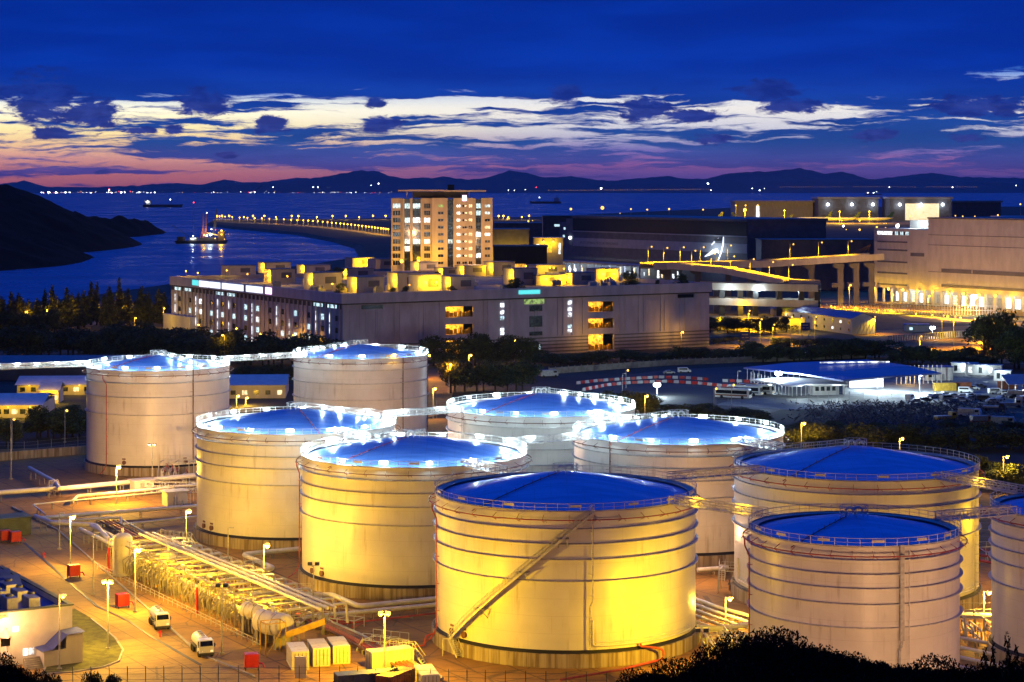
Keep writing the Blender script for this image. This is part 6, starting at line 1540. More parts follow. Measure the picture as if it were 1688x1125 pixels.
def car(pos, rot, label, m_, kind='car', grp=None):
    t = thing('parked_' + kind, label, kind, pos, rot, grp)
    if kind == 'car':
        b = MB(); pr_ = [(-2.1, .35), (-2.15, .85), (-1.6, .98), (-1.1, 1.42), (.5, 1.44), (1.15, .98), (2.05, .82), (2.1, .35)]; hw = .85
        zt = 1.42
    elif kind == 'van':
        b = MB(); pr_ = [(-2.4, .4), (-2.4, 1.95), (1.1, 2.0), (1.75, 1.2), (2.4, 1.05), (2.4, .4)]; hw = .92
    else:
        b = MB(); pr_ = [(-3.6, .9), (-3.6, 1.15), (1.2, 1.15), (1.25, 2.6), (2.6, 2.6), (3.1, 1.6), (3.15, .5), (-3.6, .5)]; hw = 1.15
    n_ = len(pr_); b.add([(x, -hw, z) for x, z in pr_] + [(x, hw, z) for x, z in pr_], [tuple(range(n_)), tuple(reversed(range(n_, 2 * n_)))] + [(i, n_ + i, n_ + (i + 1) % n_, (i + 1) % n_) for i in range(n_)])
    b.build('body', m_, t)
    wl_ = {'car': (-1.0, .7, .98, 1.34), 'van': (-2.0, 1.0, 1.25, 1.75), 'truck': (1.4, 2.6, 1.6, 2.3)}[kind]
    for s_ in (-1, 1):
        MB().box(wl_[0], wl_[1], s_ * hw - .02, s_ * hw + .02, wl_[2], wl_[3]).build('side_window', m_glassd, t)
        for x in ((-1.35, 1.35) if kind != 'truck' else (-2.6, 2.1)): MB().cyl((x, s_ * (hw - .2), .34), (x, s_ * (hw + .03), .34), .34 if kind != 'truck' else .5, n=12).build('wheel', m_tyre, t)
    if kind == 'truck': MB().box(-3.5, 1.1, -1.1, 1.1, 1.16, 1.16 + (1.4 if len(label) % 2 else .4)).build('load_bed', m_steel, t)
    return t
car(PX(1103, 617), .1, 'pale car left of the white van beyond the barriers', m_steel); car(PX(1128, 615), .05, 'white van parked beyond the curved barriers', m_plane, 'van')
rnd = random.Random(12)
for i, (x, y, k, c_) in enumerate([(1548, 655, 'car', m_dark), (1560, 653, 'car', m_steel), (1572, 656, 'car', m_plane), (1592, 648, 'van', m_plane), (1606, 643, 'car', m_steel), (1616, 640, 'car', m_dark), (1588, 657, 'car', m_band), (1600, 660, 'car', m_steel), (1641, 650, 'van', m_plane), (1655, 651, 'car', m_steel),
        (1668, 653, 'car', m_dark), (1636, 664, 'car', m_steel), (1680, 657, 'truck', m_plane), (1667, 672, 'truck', m_steel), (1640, 678, 'truck', m_contb), (905, 622, 'truck', m_steel), (1600, 688, 'truck', m_plane), (1560, 694, 'truck', m_conty), (1655, 702, 'truck', m_steel), (1620, 700, 'truck', m_conto)]):
    car(PX(x, y), rnd.uniform(-.5, .5), 'parked %s in the dim yard right of the floodlit depot, %s from the left' % ({'car': 'car', 'van': 'white van', 'truck': 'lorry'}[k], ORD[sorted([1548, 1560, 1572, 1592, 1606, 1616, 1588, 1600, 1641, 1655, 1668, 1636, 1680, 1667, 1640, 905, 1600.1, 1560.1, 1655.1, 1620]).index(min([1548, 1560, 1572, 1592, 1606, 1616, 1588, 1600, 1641, 1655, 1668, 1636, 1680, 1667, 1640, 905, 1600.1, 1560.1, 1655.1, 1620], key=lambda q: abs(q - x - (.1 if i in (16, 17, 18) else 0))))]) if x != 905 else 'lorry parked at the left end of the curved barriers', c_, k)
for i in range(16):
    x_ = 1500 + i * 12.4; car(PX(x_, 660 + 5 * math.sin(i * 1.3)), rnd.uniform(-.4, .4) + (1.2 if i % 3 == 0 else 0), 'small parked vehicle in the row nearest the scrap heaps, %s from the left' % ORD[i], (m_plane, m_steel, m_dark, m_band)[i % 4], 'van' if i % 5 == 0 else 'car')
# curved double row of water-filled barriers
bar_r = MB().add([(-.95, -.25, 0), (.95, -.25, 0), (.95, .25, 0), (-.95, .25, 0), (-.95, -.12, .95), (.95, -.12, .95), (.95, .12, .95), (-.95, .12, .95)], [(0, 1, 5, 4), (1, 2, 6, 5), (2, 3, 7, 6), (3, 0, 4, 7), (4, 5, 6, 7)])
def bar_mesh():
    mb = MB(); mb.add([(-.95, -.28, 0), (.95, -.28, 0), (.95, .28, 0), (-.95, .28, 0), (-.95, -.12, 1.0), (.95, -.12, 1.0), (.95, .12, 1.0), (-.95, .12, 1.0)], [(0, 1, 5, 4), (1, 2, 6, 5), (2, 3, 7, 6), (3, 0, 4, 7), (4, 5, 6, 7)]); return mb
protos = {}
for nm, m_ in (('red', m_redbox), ('white', m_white)):
    protos[nm] = None
def barrier_row(pix, tone_far):
    pts = [PX(x, y) for x, y in pix]; acc = 0; k = 0
    for a, b in zip(pts, pts[1:]):
        L = (b - a).length; nn_ = max(1, int(L / 2.15)); ang = math.atan2((b - a).y, (b - a).x)
        for i in range(nn_):
            p_ = a.lerp(b, (i + .5) / nn_); c = 'red' if k % 2 else 'white'; k += 1
            lab = '%s plastic barrier in the %s curved barrier row of the depot yard' % (c, tone_far); g = '%s barriers in the %s row' % (c, tone_far)
            if protos[c] is None: o_ = solo('road_barrier', lab, 'barrier', bar_mesh(), m_redbox if c == 'red' else m_white, p_, ang, g); protos[c] = o_
            else: o_ = copy_tree(protos[c], p_, ang, lab); o_['group'] = g
barrier_row([(950, 634), (985, 630), (1030, 627), (1085, 624), (1130, 625), (1168, 628)], 'far')
barrier_row([(960, 645), (1000, 637), (1040, 633), (1100, 631), (1150, 634), (1190, 638), (1235, 640)], 'near')
barrier_row([(1190, 630), (1236, 631)], 'short right')
for i, (x, y, L, m_, l_) in enumerate([(1568, 601 + 14, 22, m_white, 'long white site cabin leftmost in the row at the tree line'), (1592, 618, 30, m_white, 'long white site cabin in the middle of the row at the trees'), (1638, 628, 14, m_white, 'bright white site cabin at the right end of its row')]):
    t = thing('site_cabin', l_, 'cabin', PX(x, y), -.35)
    MB().box(0, L * .42, 0, 4, 0, 3.6).build('wall', m_, t); MB().box(-.2, L * .42 + .2, -.2, 4.2, 3.6, 3.8).build('roof', m_band, t)
    for k in range(3): MB().box(1 + k * L * .12, 2.2 + k * L * .12, -.05, -.003, .8, 2.8).build('window', m_litw2 if (i, k) in ((0, 1), (1, 0), (1, 2), (2, 1)) else m_glassm, t)
    light(t, (L * .2, -3, 3.2), WHT, 900, .3)
container(1538, 644, R_(-80), 6.06 * 1.2, 'yellow container in the depot yard right of the floodlights', m_conty)
container(1568, 643, R_(-80), 6.06, 'brown container beside the yellow one in the depot yard', m_conto)
container(1644, 641, R_(-80), 6.06, 'rusty container near the right edge of the depot yard', m_conto)
t = thing('equipment_shed', 'white roofed open shed at the right edge of the depot yard', 'shed', PX(1660, 655), .1)
MB().add([(0, -1, 4), (14, -1, 4), (14, 6, 6.6), (0, 6, 6.6), (0, -1, 4.2), (14, -1, 4.2), (14, 6, 6.8), (0, 6, 6.8)], [(0, 3, 2, 1), (4, 5, 6, 7), (0, 1, 5, 4), (2, 3, 7, 6), (1, 2, 6, 5), (3, 0, 4, 7)]) if 0 else None
mbx = MB(); mbx.add([(0, -1, 4), (14, -1, 4), (14, 6, 6.6), (0, 6, 6.6), (0, -1, 4.2), (14, -1, 4.2), (14, 6, 6.8), (0, 6, 6.8)], [(0, 3, 2, 1), (4, 5, 6, 7), (0, 1, 5, 4), (2, 3, 7, 6), (1, 2, 6, 5), (3, 0, 4, 7)]); mbx.build('roof', m_band, t)
mbx = MB()
for q in (0.3, 4.8, 9.2, 13.7): mbx.bar((q, -.8, 0), (q, -.8, 4), .2).bar((q, 5.8, 0), (q, 5.8, 6.5), .2)
mbx.build('post', m_white, t)
light(t, (6, 2, 3.6), WHT, 1800, .3)
# scrap and stored material in the dark strip behind the tanks
rnd = random.Random(77); mb = MB()
for k in range(2600):
    p_ = PX(rnd.triangular(1290, 1700, 1500), rnd.uniform(666, 716)); a = rnd.uniform(0, 3.1); L = rnd.uniform(.3, 2.0)
    mb.bar(p_ + Vector((0, 0, rnd.uniform(.1, .9))), p_ + Vector((L * math.cos(a), L * math.sin(a), rnd.uniform(.1, 1.6))), rnd.uniform(.06, .3), rnd.uniform(.06, .3))
o_ = mb.build('scrap_heap', mat('mixed_scrap', (.11, .09, .08), .7, var=.3, scale=.9, col2=(.02, .02, .03)), kind='stuff'); o_['label'] = 'dark heaps of scrap and stored pipes beyond the tanks'; o_['category'] = 'scrap'
fence([(1180, 672), (1260, 668), (1400, 660), (1470, 664)], 2.6, 'thin mesh fence along the front of the depot yard', 4, m_steel)
mb = MB(); wp = [PX(905, 617), PX(1100, 603), PX(1250, 597), PX(1430, 590)]
for a, b in zip(wp, wp[1:]):
    for k in range(int((b - a).length / 3)): p_ = a.lerp(b, k / int((b - a).length / 3)) - wp[0]; mb.bar(p_, p_ + (b - a).normalized() * 2.8, .2, 4.4).bar(p_, p_ + Vector((0, 0, 2.6)), .35)
solo('boundary_wall', 'pale panelled boundary wall between the depot yard and the tree line', 'wall', mb, m_kerb, wp[0])
# blue roofed cabin building and compound before the viaduct
t = thing('cabin_building', 'long grey cabin building with a blue roof and outside stairs before the car deck', 'building', PX(1404, 552), R_(-154) - 0.0)
cbp = Vector(t.location); a2 = PX(1270, 533); dv = (a2 - cbp); cl = dv.length; t.rotation_euler = (0, 0, math.atan2(dv.y, dv.x))
cm = MB().box(0, cl, -12, 0, 0, 7.4); cm.add([(0, 0, 7.4), (0, -12, 7.4), (0, -6, 9.8), (cl, 0, 7.4), (cl, -12, 7.4), (cl, -6, 9.8)], [(0, 2, 1), (3, 4, 5)]); cm.build('wall', m_band, t)
cr = MB(); cr.add([(-.5, .6, 7.3), (cl + .5, .6, 7.3), (cl + .5, -6, 10.0), (-.5, -6, 10.0), (cl + .5, -12.6, 7.3), (-.5, -12.6, 7.3)], [(0, 3, 2, 1), (3, 5, 4, 2)]); cr.build('roof', m_roofb, t)
for k in range(10):
    for z in (1.4, 4.8): MB().box(2 + k * cl / 10.5, 3.4 + k * cl / 10.5, .003, .06, z, z + 1.2).build('window', m_glassm if (k * 3 + int(z)) % 7 else m_litw2, t)
stx = MB()
for k in range(4): stx.bar((-1, -2 - k * 2.2, 0), (-1, -4.5 - k * 2.2, 4.6), .25, .4)
for k in range(8): stx.bar((-1.4, -1 - k * 1.5, 0), (-1.4, -1 - k * 1.5, 6.5), .15)
stx.build('outside_stair', m_steel, t)
t = thing('equipment_shed', 'small blue roofed hut beside the lit compound', 'shed', PX(1492, 547), -.12); MB().box(0, 11, 0, 7, 0, 3).build('wall', m_band, t); MB().box(-.5, 11.5, -.5, 7.5, 3, 3.5).build('roof', m_roofb, t); MB().box(2, 3.5, -.05, -.003, .8, 2).build('window', m_litw, t)
lamp_post(1537, 541, 556, 'white star floodlight in the small compound', watts=5000, col=WHT, kind='flood', bulb=.9)
mb = MB(); a = PX(1465, 566); b = PX(1645, 552); L_ = (b - a).length
for k in range(46): p_ = (b - a) * k / 46; mb.bar(p_, p_ + Vector((0, 0, 3.2)), .55)
for z in (.3, 3.0): mb.bar(Vector((0, 0, z)), (b - a) + Vector((0, 0, z)), .3)
solo('slatted_fence', 'pale slatted fence round the lit compound', 'fence', mb, m_contw, a)
for i, (x, yt, yb) in enumerate([(1233.5, 512, 545), (1253, 526, 572), (1274, 535, 556), (1303, 522, 564), (1319, 524, 550), (1343, 522, 567), (1440, 522, 551), (1516, 554, 576), (1553, 520, 560), (1572, 522, 580), (1604, 544, 574), (1620, 543, 565), (846, 561, 597), (986, 554, 583), (1123, 547, 576), (773, 585, 640), (705, 585, 625), (740, 600, 650)]):
    lamp_post(x, yt, yb, 'tall slim highway lamp, %s in the row counted past the warehouse' % ORD[i], watts=(42000 if i in (0, 1, 7, 9, 10, 11) else 12000) if i < 12 else (2500 if i < 15 else 9000), bulb=.35, col=YEL if i < 12 else SOD, down=150 if i < 12 else None)
for i, (x, yt, yb) in enumerate([(38, 521, 550), (45, 514, 548), (76, 511, 548), (103, 507, 544), (132, 508, 540), (141, 496, 540), (174, 503, 536), (207, 505, 538), (222, 524, 545), (236, 518, 538), (269, 508, 545), (330, 535, 570), (388, 541, 580), (432, 550, 585), (481, 552, 590), (532, 560, 595), (194, 486, 500), (370, 552, 600), (14, 560, 585), (36, 562, 588)]):
    lamp_post(x, yt, yb, 'slim lamp post among the trees by the water, %s counted from the left road' % ORD[i], watts=(6500 if i % 2 else 3200) if i < 10 else 1800, bulb=.3, col=SOD, arm=-1 if i % 2 else 1)
for i, (x, yt, yb) in enumerate([(1063, 652, 700), (1321, 697, 760), (1483, 722, 775), (1654, 752, 810), (1177, 640, 690), (1206, 634, 672), (62, 662, 678), (107, 676, 730), (20, 690, 742), (390, 652, 672), (405, 655, 668), (714, 640, 690), (1032, 610, 640)]):
    lamp_post(x, yt, yb, 'slim yellow lamp standing behind the storage tanks, %s in their scattered line' % ORD[i], watts=5000 if i < 4 or i in (6, 9, 10, 11) else 0, bulb=.35)
for x, y, l_ in ((1222, 573, 'blue road sign with arrow panel near the warehouse corner'), (1322, 556, 'blue overhead direction sign on the highway')):
    t = thing('road_sign', l_, 'road sign', PX(x, y)); MB().bar((0, 0, 0), (0, 0, 6.4), .25).bar((3, 0, 0), (3, 0, 6.4), .25).build('post', m_steel, t); MB().box(-.5, 3.6, -.2, -.05, 3.0, 6.6).build('panel', m_bluesign, t)
    MB().box(.2, 1.2, -.23, -.205, 4, 4.3).box(1.7, 3.0, -.23, -.205, 4, 4.3).box(.2, 2.8, -.23, -.205, 5.2, 5.6).build('marking', m_line, t)
# sheds at the left, behind the far left tank
for (x0, x1, yb, Y, dep, h, l_, ws_) in [(-40, 66, 690, 585, 26, 5.0, 'long white roofed shed with lit windows at the left edge', 8), (66, 96, 672, 625, 10, 5.4, 'small grey hut between the two long sheds at the left', 2), (28, 150, 658, 650, 16, 4.6, 'long low shed with lavender roof behind the far left tank', 7), (375, 470, 668, 640, 26, 5.5, 'lavender roofed shed glimpsed right of the far left tank', 5)]:
    a = AT(x0, Y); L = (x1 - x0) / F * Y; t = thing('long_shed', l_, 'shed', a, R_(4))
    MB().box(0, L, 0, dep, 0, h - 1.2).build('wall', m_wallp, t)
    rf = MB(); rf.add([(-.6, -.8, h - 1.2), (L + .6, -.8, h - 1.2), (L + .6, dep / 2, h + 1), (-.6, dep / 2, h + 1), (L + .6, dep + .8, h - 1.2), (-.6, dep + .8, h - 1.2)], [(0, 1, 2, 3), (3, 2, 4, 5)]); rf.build('roof', m_white, t)
    for k in range(ws_): MB().box(1 + k * L / ws_, 2.6 + k * L / ws_, -.06, -.003, 1.2, 2.6).build('window', m_litc if (k + ws_) % 3 == 0 else m_glassm, t)
    for k in range(3): light(t, (L * (k + .5) / 3, -3.5, 4), YEL, 900, .3) if x0 < 100 else None; x0 < 100 and MB().sphere((L * (k + .5) / 3, -.4, 3.2), .2, 6, 4).build('wall_lamp', m_bulby, t)
mb = MB().box(0, 55, 0, 30, 0, 9); t = thing('flat_shed', 'large dark flat roofed shed behind the left catwalk', 'shed', AT(-60, 700), R_(2)); MB().box(0, 62, 0, 40, 0, 5).build('wall', m_walld, t); MB().box(-.5, 62.5, -.5, 40.5, 5, 5.5).build('roof', m_walld, t)

# ---------------------------------------------------------------- coast road lamps, breakwater lights, far shore
k = 0
road = [(355, 364), (400, 366.5), (460, 369.5), (520, 373), (580, 380), (643, 389)]
rp_ = [PX(x, y) for x, y in road]; seg = []; tot = 0
for a, b in zip(rp_, rp_[1:]): seg.append((a, b, (b - a).length)); tot += seg[-1][2]
proto = None; pos_l = []
for px in [362, 371, 383, 395, 408, 420, 432, 444, 456, 468, 480, 490, 500, 508, 516, 524, 532, 540, 547, 554, 561, 567, 573, 579, 585, 591, 597, 603, 608, 613, 618, 623, 628, 632, 636, 640]:
    for (x0, y0), (x1, y1) in zip(road, road[1:]):
        if x0 <= px <= x1: y = y0 + (y1 - y0) * (px - x0) / (x1 - x0)
    p_ = PX(px, y)
    if proto is None:
        proto = thing('street_lamp', 'coast road lamp on the curving shore behind the tower, one of the even row', 'lamp post', p_, 0, 'lamps of the curving coast road')
        MB().cyl((0, 0, 0), (0, 0, 9), .3, .2, 5).build('pole', m_steel, proto); MB().sphere((0, 0, 9.3), 1.25, 8, 5).build('bulb', m_bulby, proto); light(proto, (0, -4, 8.5), YEL, 9000, .8)
    else: copy_tree(proto, p_)
proto2 = None
for i, px in enumerate([358, 366, 378, 402, 417, 436, 455, 481, 492, 522, 548, 570, 592, 615, 636, 860, 872, 830, 838, 822]):
    p_ = PX(px, 362.6)
    if proto2 is None:
        proto2 = thing('street_lamp', 'apron lamp with a wide glow on the far edge of the airport island', 'lamp post', p_, 0, 'apron lamps on the island edge')
        MB().cyl((0, 0, 0), (0, 0, 8), .4, .3, 5).build('pole', m_steel, proto2); MB().sphere((0, 0, 8.5), 2.0, 8, 5).build('bulb', m_bulby, proto2); light(proto2, (0, -6, 8), YEL, 20000, 1)
    else: copy_tree(proto2, p_, scale=1.0 if i % 3 else .7)
# far shore and bridge lights: hundreds of points nobody would count
def glints(name, specs, m_, label):
    mb = MB()
    for (X_, Y_, z_, r_) in specs: mb.sphere((X_, Y_, z_), r_ * .62, 6, 4)
    o_ = mb.build(name, m_, kind='stuff'); o_['label'] = label; o_['category'] = 'lights'
rnd = random.Random(3); A_l = []; B_l = []; C_l = []
for k in range(120):
    px = rnd.uniform(70, 660) if rnd.random() < .75 else rnd.uniform(60, 250); Y = rnd.uniform(34000, 35900); y = rnd.choice((318, 319, 319.5, 317, 321)) + rnd.gauss(0, .8)
    r_ = rnd.choice((4, 6, 8, 13)) if px < 260 else rnd.choice((3, 4, 5, 9)); e_ = (X := (px - 844) / F * Y, Y, max(4, ZAT(y, Y)), r_)
    (A_l if rnd.random() < .66 else (B_l if rnd.random() < .55 else C_l)).append(e_)
for px, y, r_ in [(80, 325, 26), (92, 324, 20), (450, 309, 13), (516, 309, 13), (524, 309, 13), (612, 306, 10), (624, 303, 16), (108, 325, 20), (420, 317, 12), (180, 314, 16), (150, 318, 12), (200, 325, 22), (255, 324.5, 16)]: A_l.append(((px - 844) / F * 34000, 34000, ZAT(y, 34000) if y < 320 else 10, r_))
for px, y, r_ in [(180, 312, 20), (196, 316, 14), (215, 316, 14), (410, 317, 12), (418, 316, 10), (884, 309, 16)]: C_l.append(((px - 844) / F * 34000, 34000, max(8, ZAT(y, 34000)), r_))
for k in range(90):
    px = 905 + k * 2.95 + rnd.uniform(-.6, .6)
    if 60 < k % 90 < 62: continue
    B_l.append(((px - 844) / F * 30000, 30000, ZAT(314.3 - k * .022, 30000), 3.2 if k % 4 else 5.5))
for k in range(84): px = 1286 + k * 3.9; B_l.append(((px - 844) / F * 32000, 32000, ZAT(308.5 - .3 * math.sin(k * .04), 32000), 3.6)) if k % 31 < 27 else None
for px, y, r_ in [(991, 311, 22), (1167, 303, 20), (1172, 314, 10), (848, 314, 8), (866, 313, 8), (838, 314, 8), (1240, 311, 12), (1252, 314, 14), (1260, 311, 8), (1466, 309, 10), (1570, 309, 14), (1675, 306, 10), (1690, 306, 10), (1440, 318, 12)]: A_l.append(((px - 844) / F * 30000, 30000, max(6, ZAT(y, 30000)), r_))
glints('far_shore_lights', A_l, m_bulbw, 'white lights strung along the far shore below the mountains')
glints('far_shore_lights', B_l, m_bulby, 'yellow lights of the far shore and the long bridges')
glints('far_shore_lights', C_l, m_bulbr, 'red lights scattered along the far shore')
G_l = []; W_l = []
for k in range(46):
    px = rnd.uniform(830, 1640) if k % 3 else rnd.uniform(1230, 1660); y = rnd.uniform(361, 381) if px > 1200 else rnd.uniform(359, 366); p_ = PX(px, y, 4)
    (G_l if rnd.random() < .7 else W_l).append((p_.x, p_.y, 5, rnd.choice((1.2, 1.8, 2.6))))
glints('taxiway_lights', G_l, m_bulby, 'scattered small yellow lights on the airport ground beyond the hangar')
glints('taxiway_lights', W_l, m_bulbw, 'scattered small white lights on the airport ground beyond the hangar')
# ships
def ship(px, py, L, rot, label, lights_=()):
    t = thing('ship', label, 'ship', PX(px, py, -4) + Vector((0, 0, 0)), rot)
    h = MB(); h.add([(-L / 2, -L * .08, 0), (L / 2 * .8, -L * .08, 0), (L / 2, 0, 0), (L / 2 * .8, L * .08, 0), (-L / 2, L * .08, 0), (-L / 2, -L * .09, L * .07), (L / 2 * .85, -L * .09, L * .07), (L / 2 * 1.05, 0, L * .08), (L / 2 * .85, L * .09, L * .07), (-L / 2, L * .09, L * .07)],
        [(0, 1, 6, 5), (1, 2, 7, 6), (2, 3, 8, 7), (3, 4, 9, 8), (4, 0, 5, 9), (5, 6, 7, 8, 9)]); h.build('hull', m_hull, t)
    MB().box(-L * .46, -L * .30, -L * .06, L * .06, L * .07, L * .19).build('bridge_house', m_plane, t)
    MB().bar((L * .2, 0, L * .07), (L * .2, 0, L * .2), L * .015).bar((-L * .38, 0, L * .19), (-L * .38, 0, L * .27), L * .015).build('mast', m_steel, t)
    MB().box(-L * .44, -L * .32, -L * .065, -L * .06, L * .12, L * .16).build('lit_window', m_litc, t)
    MB().sphere((L * .2, 0, L * .2), L * .014, 6, 4).sphere((-L * .38, -L * .07, L * .14), L * .02, 6, 4).build('deck_lamp', m_bulbw, t)
ship(268, 342, 150, .1, 'small dark cargo ship with lights at bow and stern off the headland'); ship(899, 336, 150, 2.9, 'distant cargo ship with red and white lights right of the tower')
ship(1440, 322, 200, .2, 'faint ship far off above the airport')
# dredger
t = thing('dredging_barge', 'rusty dredging barge with twin lattice towers, crane and bright deck lights', 'barge', PX(332, 402, -4), .02)
s_ = 1.0
h = MB(); h.add([(-32, -8, 0), (30, -8, 0), (32, 0, 0), (30, 8, 0), (-32, 8, 0), (-34, -9, 4), (31, -9, 4), (35, 0, 5), (31, 9, 4), (-34, 9, 4)], [(0, 1, 6, 5), (1, 2, 7, 6), (2, 3, 8, 7), (3, 4, 9, 8), (4, 0, 5, 9), (5, 6, 7, 8, 9)]); h.build('hull', m_hull, t)
MB().box(-31, -22, -6, 6, 4, 9).box(-15, -4, -7, -1, 4, 8.5).box(-2, 20, -7.5, 2, 4, 8).box(22, 30, -5, 5, 4, 16).build('deckhouse', m_hull, t)
tw = MB()
for x in (2, 6): 
    tw.bar((x, 0, 8), (x + .5, 0, 40), 1.0); tw.bar((x - 3, 0, 8), (x, 0, 22), .5)
for z in range(9, 34, 3): tw.bar((2, 0, z), (6.3, 0, z + 2), .35)
tw.build('lattice_tower', m_conto, t)
cr = MB().bar((-10, 0, 8), (-10, 0, 53), .5); cr.bar((14, 2, 8), (20, 2, 46), 1.0).bar((17, 2, 8), (20, 2, 46), .8); cr.build('crane_boom', m_dark, t)
MB().bar((8, -4, 14), (27, -4, 10), 1.3).build('lit_boom', m_conty, t)
MB().bar((-16, 1, 9), (-38, 1, 24), .7).build('crane_boom', m_dark, t)
for q in [(-10, -7.2, 6, m_litg), (-7, -7.2, 7, m_litw2), (-12, -7.2, 6.5, m_litw2)]: MB().box(q[0] - 1, q[0] + 1, q[1] - .1, q[1], q[2] - .6, q[2] + .6).build('window', q[3], t)
for q, r_ in [((13, -8, 12), 2.4), ((8, -8, 10.5), 1.4), ((14, -8, 19), 1.0), ((-11, 0, 10), .8), ((7, 0, 40), .8)]: MB().sphere(q, r_ * .7, 8, 6).build('deck_lamp', m_bulbw, t)
for q, r_ in [((27, -6, 17), 1.8), ((27, -6, 12), 1.4), ((4, -1, 11), 1.6), ((19, -9, 7), 1.0), ((31, -9, 6), .8)]: MB().sphere(q, r_ * .7, 8, 6).build('deck_lamp', m_bulby, t)
MB().sphere((-10, 0, 53.5), .9, 8, 6).sphere((19, -5, 18), .5, 6, 4).build('mast_lamp', m_bulbr, t)
light(t, (13, -14, 14), WHT, 9000, 1.5); light(t, (27, -12, 14), YEL, 14000, 1.5); light(t, (4, -8, 14), YEL, 9000, 1); light(t, (-10, -10, 7), WHT, 6000, 1)
# ---------------------------------------------------------------- trees
def tree_mesh(seed, H, Wd, kind='broad', nl=1500, ls=.5):
    rnd = random.Random(seed); lf = MB(); tk = MB()
    tk.cyl((0, 0, 0), (rnd.uniform(-.2, .2), 0, H * .45), H * .028, H * .016, 7)
    lobes = []
    if kind == 'broad':
        for k in range(11):
            a = rnd.uniform(0, 6.28); r = rnd.uniform(.1, .9) ** .7 * Wd * .38; z = H * rnd.uniform(.26, .78) + (Wd * .4 - r) * .12
            lobes.append((r * math.cos(a), r * math.sin(a), z, Wd * rnd.uniform(.14, .25), H * rnd.uniform(.10, .17)))
        lobes.append((0, 0, H * .84, Wd * .2, H * .14))
    elif kind == 'umbrella':
        for k in range(16):
            a = rnd.uniform(0, 6.28); r = rnd.uniform(.15, 1) ** .6 * Wd * .42; z = H * (.88 - .16 * (r / (Wd * .42)) ** 2) + rnd.uniform(-.04, .04) * H
            lobes.append((r * math.cos(a), r * math.sin(a), z, Wd * rnd.uniform(.10, .2), H * rnd.uniform(.04, .08)))
    else:
        for k in range(13):
            z = H * (.16 + .80 * k / 12); w_ = Wd * .34 * (1.05 - k / 12.5) + .15; a = rnd.uniform(0, 6.28)
            lobes.append((w_ * .3 * math.cos(a), w_ * .3 * math.sin(a), z, w_ * rnd.uniform(.7, 1.1), H * .07))
    for (x, y, z, r, h_) in lobes:
        tk.cyl((0, 0, H * rnd.uniform(.25, .42)), (x, y, z), H * .010, H * .004, 5)
    tot = sum(l[3] ** 1.6 for l in lobes)
    for (x, y, z, r, h_) in lobes:
        for q in range(int(nl * r ** 1.6 / tot)):
            v = Vector((rnd.gauss(0, 1), rnd.gauss(0, 1), rnd.gauss(0, 1))).normalized() * rnd.uniform(.55, 1.12)
            c = Vector((x + v.x * r, y + v.y * r, z + v.z * h_)); s_ = ls * rnd.uniform(.5, 1.25)
            n1 = Vector((rnd.gauss(0, 1), rnd.gauss(0, 1), rnd.gauss(0, 1))).normalized(); n2 = n1.cross(Vector((rnd.gauss(0, 1), rnd.gauss(0, 1), rnd.gauss(0, 1)))).normalized()
            if kind == 'pine': n1 = (n1 + Vector((0, 0, -.8))).normalized()
            lf.add([c - n1 * s_ * .6, c + n2 * s_ * .28, c + n1 * s_ * .6, c - n2 * s_ * .28], [(0, 1, 2, 3)])
    return lf, tk
TP = {}
def tree_proto(key, m_, **kw):
    lf, tk = tree_mesh(**kw); a = lf.build('crown', m_); b = tk.build('trunk', m_bark)
    TP[key] = (a.data, b.data, kw['H'], kw['Wd'])
    bpy.data.objects.remove(a); bpy.data.objects.remove(b)
for i in range(4): tree_proto('b%d' % i, m_leaf, seed=10 + i, H=10, Wd=10, nl=2400, ls=.62)
for i in range(2): tree_proto('l%d' % i, m_leafl, seed=30 + i, H=10, Wd=10, nl=2000, ls=.6)
for i in range(3): tree_proto('p%d' % i, m_leaf, seed=50 + i, H=14, Wd=7, kind='pine', nl=1300, ls=1.0)
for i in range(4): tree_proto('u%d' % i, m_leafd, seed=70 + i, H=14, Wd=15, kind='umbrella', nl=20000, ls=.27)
for i in range(2): tree_proto('s%d' % i, m_leafd, seed=90 + i, H=9, Wd=3.2, kind='pine', nl=3000, ls=.3)
def tree(key, pos, h, wd, label, group=None, name='tree', rot=None):
    a, b, H, Wd = TP[key]
    r_ = bpy.data.objects.new(name, None); COL.objects.link(r_); tag(r_, label, 'tree' if name != 'shrub' else 'shrub', group)
    r_.location = pos; r_.rotation_euler = (0, 0, random.uniform(0, 6.28) if rot is None else rot); r_.scale = (wd / Wd, wd / Wd, h / H)
    for nm, d in (('crown', a), ('trunk', b)):
        o_ = bpy.data.objects.new(nm, d); COL.objects.link(o_); o_.parent = r_
    return r_
rnd = random.Random(44)
def band(x0, x1, y0, y1, n, hr, wr, keys, label, group, name='tree', yf=None):
    """A belt of trees between two picture columns; every tree stands on the ground."""
    for i in range(n):
        x = x0 + (x1 - x0) * (i + rnd.uniform(.1, .9)) / n; u_ = (x - x0) / (x1 - x0)
        y = (y0 + (y1 - y0) * u_) + rnd.uniform(-1, 1) * (yf or 3)
        tree(rnd.choice(keys), PX(x, y), rnd.uniform(*hr), rnd.uniform(*wr), label, group, name)
BK = ['b0', 'b1', 'b2', 'b3']; LK = ['l0', 'l1']; PK = ['p0', 'p1', 'p2']
band(-10, 275, 548, 535, 26, (15, 23), (9, 14), PK, 'dark feathery shore pine in the belt before the sea at the left', 'shore pines at the left', yf=5)
band(-10, 100, 553, 553, 9, (9, 13), (11, 15), BK + LK, 'rounded lamp-lit tree by the left road', 'trees by the left road')
band(190, 560, 580, 612, 30, (9, 14), (13, 19), BK, 'dark rounded tree in the belt before the warehouse side', 'trees before the warehouse side', yf=6)
